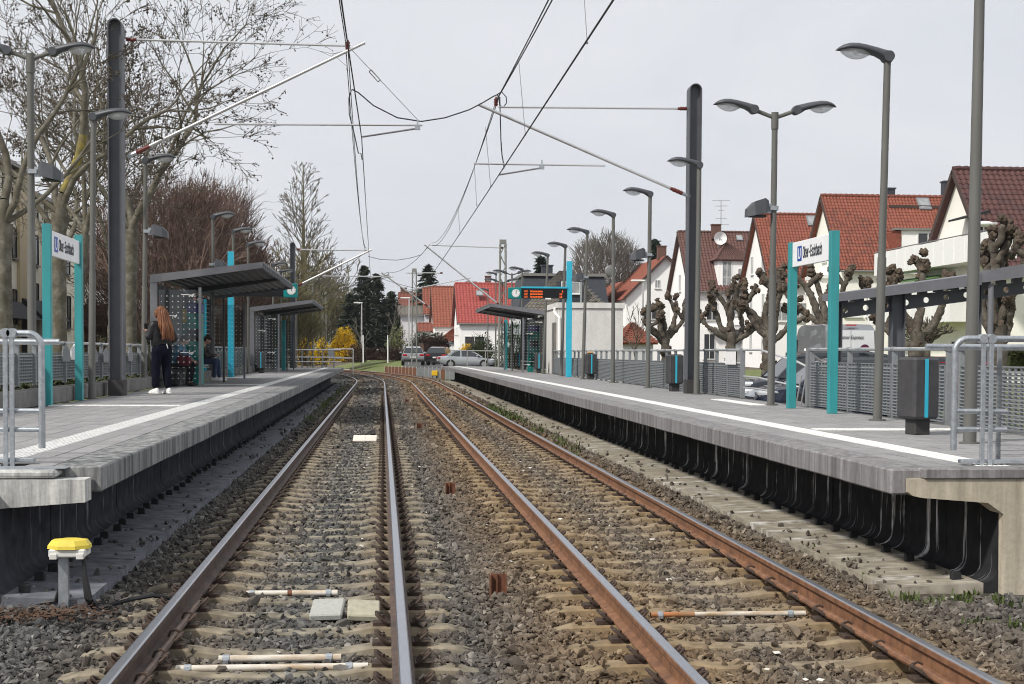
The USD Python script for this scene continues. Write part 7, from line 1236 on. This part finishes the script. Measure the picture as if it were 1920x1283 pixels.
def hand(w, d, side, up, grip=.5, s=1.):
    """wrist point, direction of the fingers, thumb side, back of the hand"""
    d, side = np.asarray(d, float)/np.linalg.norm(d), np.asarray(side, float); side = side-d*(side@d); side /= np.linalg.norm(side); n = np.cross(d, side); n = n if n@np.asarray(up, float) > 0 else -n
    out = [limb((w, .024*s), (w+d*.04*s, .026*s)), hull(ball(w+d*.03*s+side*.022*s, .016*s), ball(w+d*.085*s+side*.028*s, .014*s)), m3.Manifold.batch_hull([ball(w+d*.085*s+side*k*s, .0135*s) for k in (.028, .008, -.012, -.03)]+[ball(w+d*.03*s+side*k*s, .016*s) for k in (.02, -.018)])]
    for k, ln in ((.028, .068), (.009, .078), (-.011, .072), (-.03, .056)):
        p = w+d*.088*s+side*k*s; pts = [(p, .0092*s)]; a = 0
        for f, r in ((.42, .0088), (.32, .008), (.26, .0068)): a += grip*.9; q = p+(d*math.cos(a)-n*math.sin(a))*ln*f*s; pts.append((q, r*s)); p = q
        out.append(limb(*pts))
    p = w+d*.03*s+side*.03*s; q = p+(d*.6+side*.75-n*.25)*.038*s; t = q+(d*.85+side*.3-n*.45)*.034*s; out.append(limb((p, .0125*s), (q, .0105*s), (t, .0085*s))); return out
def head(c, fwd_, s=1.):
    """skull, jaw, nose, ears, brow; c is the head's centre"""
    f = np.asarray(fwd_, float)/np.linalg.norm(fwd_); u = np.array([0, 0, 1.]); u = u-f*(u@f)*.0; r = np.cross(f, u); r /= np.linalg.norm(r); u2 = np.cross(r, f); P = lambda a, b, k: c+(f*a+r*b+u2*k)*s
    ms = [ball(P(-.012, 0, .03), .088*s, 1, 1, 1.08), hull(ball(P(.02, 0, -.01), .07*s), ball(P(.045, 0, -.085), .034*s)), hull(ball(P(.082, 0, .012), .009*s), ball(P(.1, 0, -.026), .014*s)), hull(ball(P(.075, -.03, .03), .014*s), ball(P(.075, .03, .03), .014*s)), hull(ball(P(.082, -.018, -.056), .009*s), ball(P(.082, .018, -.056), .009*s)), hull(ball(P(-.02, 0, -.05), .05*s), ball(P(-.03, 0, -.14), .048*s))]
    for q in (-1, 1): ms.append(m3.Manifold.batch_hull([ball(P(-.005, q*.082, .02), .012*s), ball(P(-.018, q*.088, -.01), .011*s), ball(P(-.002, q*.08, -.03), .008*s)]))
    return ms, P
def eyes(parent, P, s=1.):
    for q in (-1, 1): e = MB().sphere(P(.074, q*.032, .008), .011*s, 1).build('eye', M['dots'], parent, smooth=True); MB().sphere(P(.082, q*.032, .008), .0055*s, 1).build('pupil', M['ink'], e, smooth=True)
def tm_build(t, name, m, parent): return MB().tm(t).build(name, m, parent, smooth=True)
# standing woman, seen from behind, turned a little to the left, phone in her raised left hand
wp = at(303, 739); wz = PZ; fw = np.array([-.62, .78, 0]); fw /= np.linalg.norm(fw); rt_ = np.array([fw[1], -fw[0], 0]); O = np.array([wp[0], wp[1], wz]); Wm = lambda f, r, z: O+fw*f+rt_*r+np.array([0, 0, z])
PW = thing('person', 'standing person with long auburn hair, black leather jacket, dark trousers and white sneakers', 'person', O)
hd, HP = head(Wm(.02, -.01, 1.575), fw*.97+np.array([0, 0, -.2])+rt_*-.18, 1.)
sl, sr = Wm(0, -.17, 1.37), Wm(0, .17, 1.37); el, er = Wm(.02, -.27, 1.12), Wm(-.05, .27, 1.10); wl, wr = Wm(.22, -.2, 1.22), Wm(.12, .2, .96)
body = hd+[limb((Wm(-.01, -.01, 1.44), .05), (Wm(0, 0, 1.33), .07)), m3.Manifold.batch_hull([ball(Wm(0, -.13, 1.34), .07), ball(Wm(0, .13, 1.34), .07), ball(Wm(0, -.1, 1.1), .09), ball(Wm(0, .1, 1.1), .09)]), m3.Manifold.batch_hull([ball(Wm(0, -.09, 1.1), .09), ball(Wm(0, .09, 1.1), .09), ball(Wm(0, -.1, .9), .1), ball(Wm(0, .1, .9), .1)]),
    limb((sl, .06), (el, .042), (wl, .027)), limb((sr, .06), (er, .042), (wr, .027))]
for q, f0 in ((-1, .03), (1, -.04)): body += [limb((Wm(0, q*.09, .9), .09), (Wm(f0*.6+.02, q*.1, .5), .055), (Wm(f0, q*.115, .1), .036)), limb((Wm(f0-.02, q*.115, .06), .032), (Wm(f0+.12, q*.13, .035), .028))]
body += hand(wl, fw*.5+np.array([0, 0, .8]), rt_, fw*-1, .7)+hand(wr, fw*.6+np.array([0, 0, -.6]), -rt_, rt_, .6)
BW = tm_build(fuse(body, .018, 8), 'body', M['skin'], PW); eyes(BW, HP)
jk = [m3.Manifold.batch_hull([ball(Wm(0, -.15, 1.36), .085), ball(Wm(0, .15, 1.36), .085), ball(Wm(-.005, -.12, 1.06), .105), ball(Wm(-.005, .12, 1.06), .105)]), m3.Manifold.batch_hull([ball(Wm(-.005, -.115, 1.06), .108), ball(Wm(-.005, .115, 1.06), .108), ball(Wm(0, -.12, .99), .1), ball(Wm(0, .12, .99), .1)]), limb((sl, .085), (el, .066), (wl+(el-wl)*.12, .044)), limb((sr, .085), (er, .068), (wr+(er-wr)*.12, .045)), limb((Wm(-.01, 0, 1.42), .072), (Wm(0, 0, 1.37), .09))]
t = fuse(jk, .018, 4); v = t.vertices; nn = t.vertex_normals; t.vertices = v+nn*(.012*(meshkit.fbm(v*13, 3)-.5))[:, None]; tm_build(t, 'leather_jacket', M['leather'], BW)
tr = [m3.Manifold.batch_hull([ball(Wm(0, -.09, 1.0), .09), ball(Wm(0, .09, 1.0), .09), ball(Wm(-.02, -.1, .86), .115), ball(Wm(-.02, .1, .86), .115)])]
for q, f0 in ((-1, .03), (1, -.04)): tr.append(limb((Wm(-.01, q*.095, .86), .112), (Wm(f0*.6+.015, q*.105, .5), .088), (Wm(f0, q*.115, .19), .074), (Wm(f0, q*.115, .17), .07)))
t = fuse(tr, .02, 4); v = t.vertices; t.vertices = v+t.vertex_normals*(.012*(meshkit.fbm(v*9, 3)-.5))[:, None]; tm_build(t, 'trousers', M['trouser'], BW)
for q, f0 in ((-1, .03), (1, -.04)): tm_build(fuse([m3.Manifold.batch_hull([ball(Wm(f0-.055, q*.115, .05), .045), ball(Wm(f0+.06, q*.125, .045), .045), ball(Wm(f0+.17, q*.135, .035), .035), ball(Wm(f0-.05, q*.115, .09), .038)]), m3.Manifold.batch_hull([ball(Wm(f0-.07, q*.115, .018), .04, 1, 1, .45), ball(Wm(f0+.18, q*.135, .018), .042, 1, 1, .45)])], .018, 3), 'sneaker', M['sneaker'], BW)
MB().bb((0, 0, 0), (0.001, .001, .001)) if False else None
ph = wl+np.array([0, 0, .1])+fw*.03; MB().cbox((ph[0], ph[1], ph[2]), (.075, .012, .15), .004, math.atan2(rt_[1], rt_[0])).build('phone', M['trim'], BW)
MB().tube([Wm(-.11, .05, .99), Wm(-.125, .06, .94), Wm(-.12, .075, .88), Wm(-.12, .07, .84)], .008, 5).build('belt_strap', M['dots'], BW)
# hair: a shell over the skull and long locks down the back
hs = [m3.Manifold.batch_hull([ball(HP(-.03, 0, .055), .1), ball(HP(-.05, 0, 0), .1)]), m3.Manifold.batch_hull([ball(HP(-.06, -.03, 0), .085), ball(HP(-.06, .03, 0), .085), ball(Wm(-.1, -.03, 1.36), .085, 1, 1, 1), ball(Wm(-.1, .09, 1.36), .08)]), m3.Manifold.batch_hull([ball(Wm(-.1, -.03, 1.36), .085), ball(Wm(-.1, .09, 1.36), .08), ball(Wm(-.13, .0, 1.17), .06), ball(Wm(-.13, .12, 1.15), .055)])]
for q in (-1, 1): hs.append(m3.Manifold.batch_hull([ball(HP(.035, q*.07, .06), .03), ball(HP(.03, q*.085, -.05), .022), ball(HP(-.04, q*.08, .02), .04)]))
t = fuse(hs, .014, 3); v = t.vertices; ang = np.arctan2((v-HP(-.05, 0, 0))@rt_, -((v-HP(-.05, 0, 0))@fw)+.05); t.vertices = v+t.vertex_normals*(.011*np.sin(ang*26+v[:, 2]*7)+.006*np.sin(ang*61))[:, None]; Hr_ = tm_build(t, 'hair', M['hair_red'], BW)
lk = MB(); rr = np.random.default_rng(4)
for k in range(46): a = rr.uniform(-.09, .17); d0 = rr.uniform(-.03, .015); lk.tube([Wm(-.15+d0, a*.6, 1.42), Wm(-.19+d0, a*.85, 1.3), Wm(-.185+d0, a, 1.17), Wm(-.165+d0, a*1.05+rr.normal(0, .01), rr.uniform(1.04, 1.11))], [.012, .013, .011, .003], 5)
lk.build('locks', M['hair_red'], Hr_, smooth=60, kind='stuff')
# seated boy under the first shelter, looking down at his phone
bp = at(408, 715); f2_ = np.array([1., -.15, 0]); f2_ /= np.linalg.norm(f2_); r2_ = np.array([f2_[1], -f2_[0], 0]); hipx = -.62; O2 = np.array([bp[0], bp[1], PZ]); Bm = lambda f, r, z: O2+f2_*f+r2_*r+np.array([0, 0, z])
PB = thing('person', 'person in a dark jacket and jeans seated on the bench, bent over a phone', 'person', Bm(-.3, 0, 0)); hip = -.5
hd, HP2 = head(Bm(hip+.22, 0, 1.17), f2_*.75+np.array([0, 0, -.62]), .97); bl, br = Bm(hip+.08, -.17, .97), Bm(hip+.08, .17, .97); e1, e2 = Bm(hip+.22, -.24, .72), Bm(hip+.22, .24, .72); w1, w2_ = Bm(hip+.42, -.06, .74), Bm(hip+.42, .06, .74)
body = hd+[limb((Bm(hip+.13, 0, 1.08), .05), (Bm(hip+.06, 0, .98), .07)), m3.Manifold.batch_hull([ball(Bm(hip+.06, -.13, .95), .075), ball(Bm(hip+.06, .13, .95), .075), ball(Bm(hip, -.1, .6), .1), ball(Bm(hip, .1, .6), .1)]), limb((bl, .055), (e1, .04), (w1, .026)), limb((br, .055), (e2, .04), (w2_, .026))]
for q, kx, fx in ((-1, .0, .02), (1, .06, -.06)): body += [limb((Bm(hip, q*.1, .57), .085), (Bm(hip+.46, q*.12, .56), .058), (Bm(fx+.0, q*.12, .1), .038)), limb((Bm(fx-.02, q*.12, .06), .034), (Bm(fx+.13, q*.13, .035), .028))]
body += hand(w1, f2_*.8+np.array([0, 0, .3]), r2_*-1*-1, np.array([0, 0, 1.]), .7, .95)+hand(w2_, f2_*.8+np.array([0, 0, .3]), r2_*-1, np.array([0, 0, 1.]), .7, .95)
BB = tm_build(fuse(body, .02, 7), 'body', M['skin'], PB); eyes(BB, HP2, .97)
jk = [m3.Manifold.batch_hull([ball(Bm(hip+.05, -.15, .95), .095), ball(Bm(hip+.05, .15, .95), .095), ball(Bm(hip-.02, -.13, .58), .12), ball(Bm(hip-.02, .13, .58), .12)]), limb((bl, .085), (e1, .068), (w1+(e1-w1)*.15, .045)), limb((br, .085), (e2, .068), (w2_+(e2-w2_)*.15, .045)), m3.Manifold.batch_hull([ball(Bm(hip+.0, -.06, 1.06), .06), ball(Bm(hip+.0, .06, 1.06), .06), ball(Bm(hip+.03, 0, .98), .1)])]
t = fuse(jk, .02, 4); v = t.vertices; t.vertices = v+t.vertex_normals*(.016*(meshkit.fbm(v*10, 3)-.5))[:, None]; tm_build(t, 'jacket', M['jacket_dark'], BB)
tr = [m3.Manifold.batch_hull([ball(Bm(hip, -.1, .58), .115), ball(Bm(hip, .1, .58), .115)])]+[limb((Bm(hip, q*.1, .58), .105), (Bm(hip+.47, q*.12, .565), .076), (Bm(fx, q*.12, .13), .055)) for q, fx in ((-1, .02), (1, -.06))]; tm_build(fuse(tr, .022, 4), 'jeans', M['jeans'], BB)
for q, fx in ((-1, .02), (1, -.06)): tm_build(fuse([m3.Manifold.batch_hull([ball(Bm(fx-.06, q*.12, .05), .045), ball(Bm(fx+.07, q*.125, .045), .045), ball(Bm(fx+.19, q*.13, .035), .036), ball(Bm(fx-.05, q*.12, .1), .04)])], .02, 3), 'sneaker', M['sneaker'], BB)
t = fuse([m3.Manifold.batch_hull([ball(HP2(-.03, 0, .06), .095), ball(HP2(-.05, 0, .0), .085), ball(HP2(.04, 0, .085), .05)])], .016, 3); v = t.vertices; t.vertices = v+t.vertex_normals*(.03*(meshkit.fbm(v*28, 2)-.4))[:, None]; tm_build(t, 'hair', M['hair_dark'], BB); MB().cbox(Bm(hip+.53, 0, .8), (.08, .14, .012), .004).build('phone', M['trim'], BB)
# person behind the dotted glass, sitting on the bench in a blue puffer jacket
O3 = np.array([aty(333, 660, 35.7)[0], 35.7, PZ]); Gm = lambda f, r, z: O3+np.array([f*.9+r*.1, r-f*.1, z])
PG = thing('person', 'person in a light blue puffer jacket behind the dotted glass, leaning over', 'person', O3); hd, HP3 = head(Gm(.22, 0, 1.12), (.7, -.2, -.7), .95)
body = hd+[limb((Gm(.14, 0, 1.06), .05), (Gm(.06, 0, .96), .07)), m3.Manifold.batch_hull([ball(Gm(.05, -.13, .92), .075), ball(Gm(.05, .13, .92), .075), ball(Gm(-.06, -.1, .58), .1), ball(Gm(-.06, .1, .58), .1)])]+[limb((Gm(.05, q*.17, .92), .055), (Gm(.22, q*.22, .7), .042), (Gm(.4, q*.1, .62), .027)) for q in (-1, 1)]+[limb((Gm(-.06, q*.1, .56), .085), (Gm(.38, q*.12, .52), .06), (Gm(.3, q*.12, .1), .038), (Gm(.42, q*.13, .04), .03)) for q in (-1, 1)]
for q in (-1, 1): body += hand(Gm(.4, q*.1, .62), (1, 0, -.3), (0, -q, 0), (0, 0, 1), .7, .9)
BG = tm_build(fuse(body, .022, 6), 'body', M['skin'], PG); eyes(BG, HP3, .95); pj = []
for k in range(6): z = .58+.075*k; f = -.06+.022*k; pj.append(m3.Manifold.batch_hull([ball(Gm(f, q*(.12+.006*k), z), .125, 1, 1, .5) for q in (-1, 1)]))
for q in (-1, 1):
    for k in range(6): t_ = k/5; a = np.array(Gm(.05, q*.18, .93))*(1-t_)+np.array(Gm(.3, q*.2, .66))*t_; pj.append(ball(a, .075-.01*t_, 1, 1, .9))
tm_build(fuse(pj, .022, 3), 'puffer_jacket', M['puffer'], BG); tm_build(fuse([limb((Gm(-.06, q*.1, .55), .105), (Gm(.38, q*.12, .52), .08), (Gm(.3, q*.12, .12), .06)) for q in (-1, 1)]+[ball(Gm(-.06, 0, .52), .12)], .024, 4), 'trousers', M['trouser'], BG)
for q in (-1, 1): tm_build(fuse([m3.Manifold.batch_hull([ball(Gm(.27, q*.12, .05), .045), ball(Gm(.46, q*.13, .035), .036), ball(Gm(.28, q*.12, .09), .04)])], .024, 3), 'shoe', M['black'], BG)
tm_build(fuse([m3.Manifold.batch_hull([ball(HP3(-.03, 0, .06), .098), ball(HP3(-.06, 0, -.03), .085)])], .02, 3), 'hair', M['hair_dark'], BG)
bag = thing('bag', 'dark maroon bag on the bench behind the dotted glass', 'bag', O3+np.array([.25, -.45, .5])); MB().cbox(O3+np.array([.2, -.36, .62]), (.34, .2, .26), .06).build('bag_body', M['maroon'], bag); MB().tube([O3+np.array([.2+.1*math.cos(a), -.36, .74+.12*math.sin(a)]) for a in np.linspace(0, PI, 9)], .01, 6).build('strap', M['black'], bag)
sack = thing('rucksack', 'black rucksack standing on the paving behind the woman', 'rucksack', (O3[0]-.05, 35.05, PZ)); MB().cbox((O3[0]-.02, 35.0, PZ+.16), (.34, .2, .32), .07).build('rucksack_body', M['black'], sack); MB().cbox((O3[0]-.02, 34.88, PZ+.12), (.24, .06, .16), .025).build('pocket', M['black'], sack)
# ---------------------------------------------------------------- thin spring haze
hz = usdkit.material(stage, '/World/Looks/haze', {'v': ('principled_volume', {'color': (.86, .9, .96), 'density': .00012, 'anisotropy': .2})}, volume='v.volume')
tag(MB().bb((-4500, -900, -3.3), (4500, 6000, 205)).build('haze', hz), 'thin pale spring haze that blues the far hills', 'haze', kind='stuff')
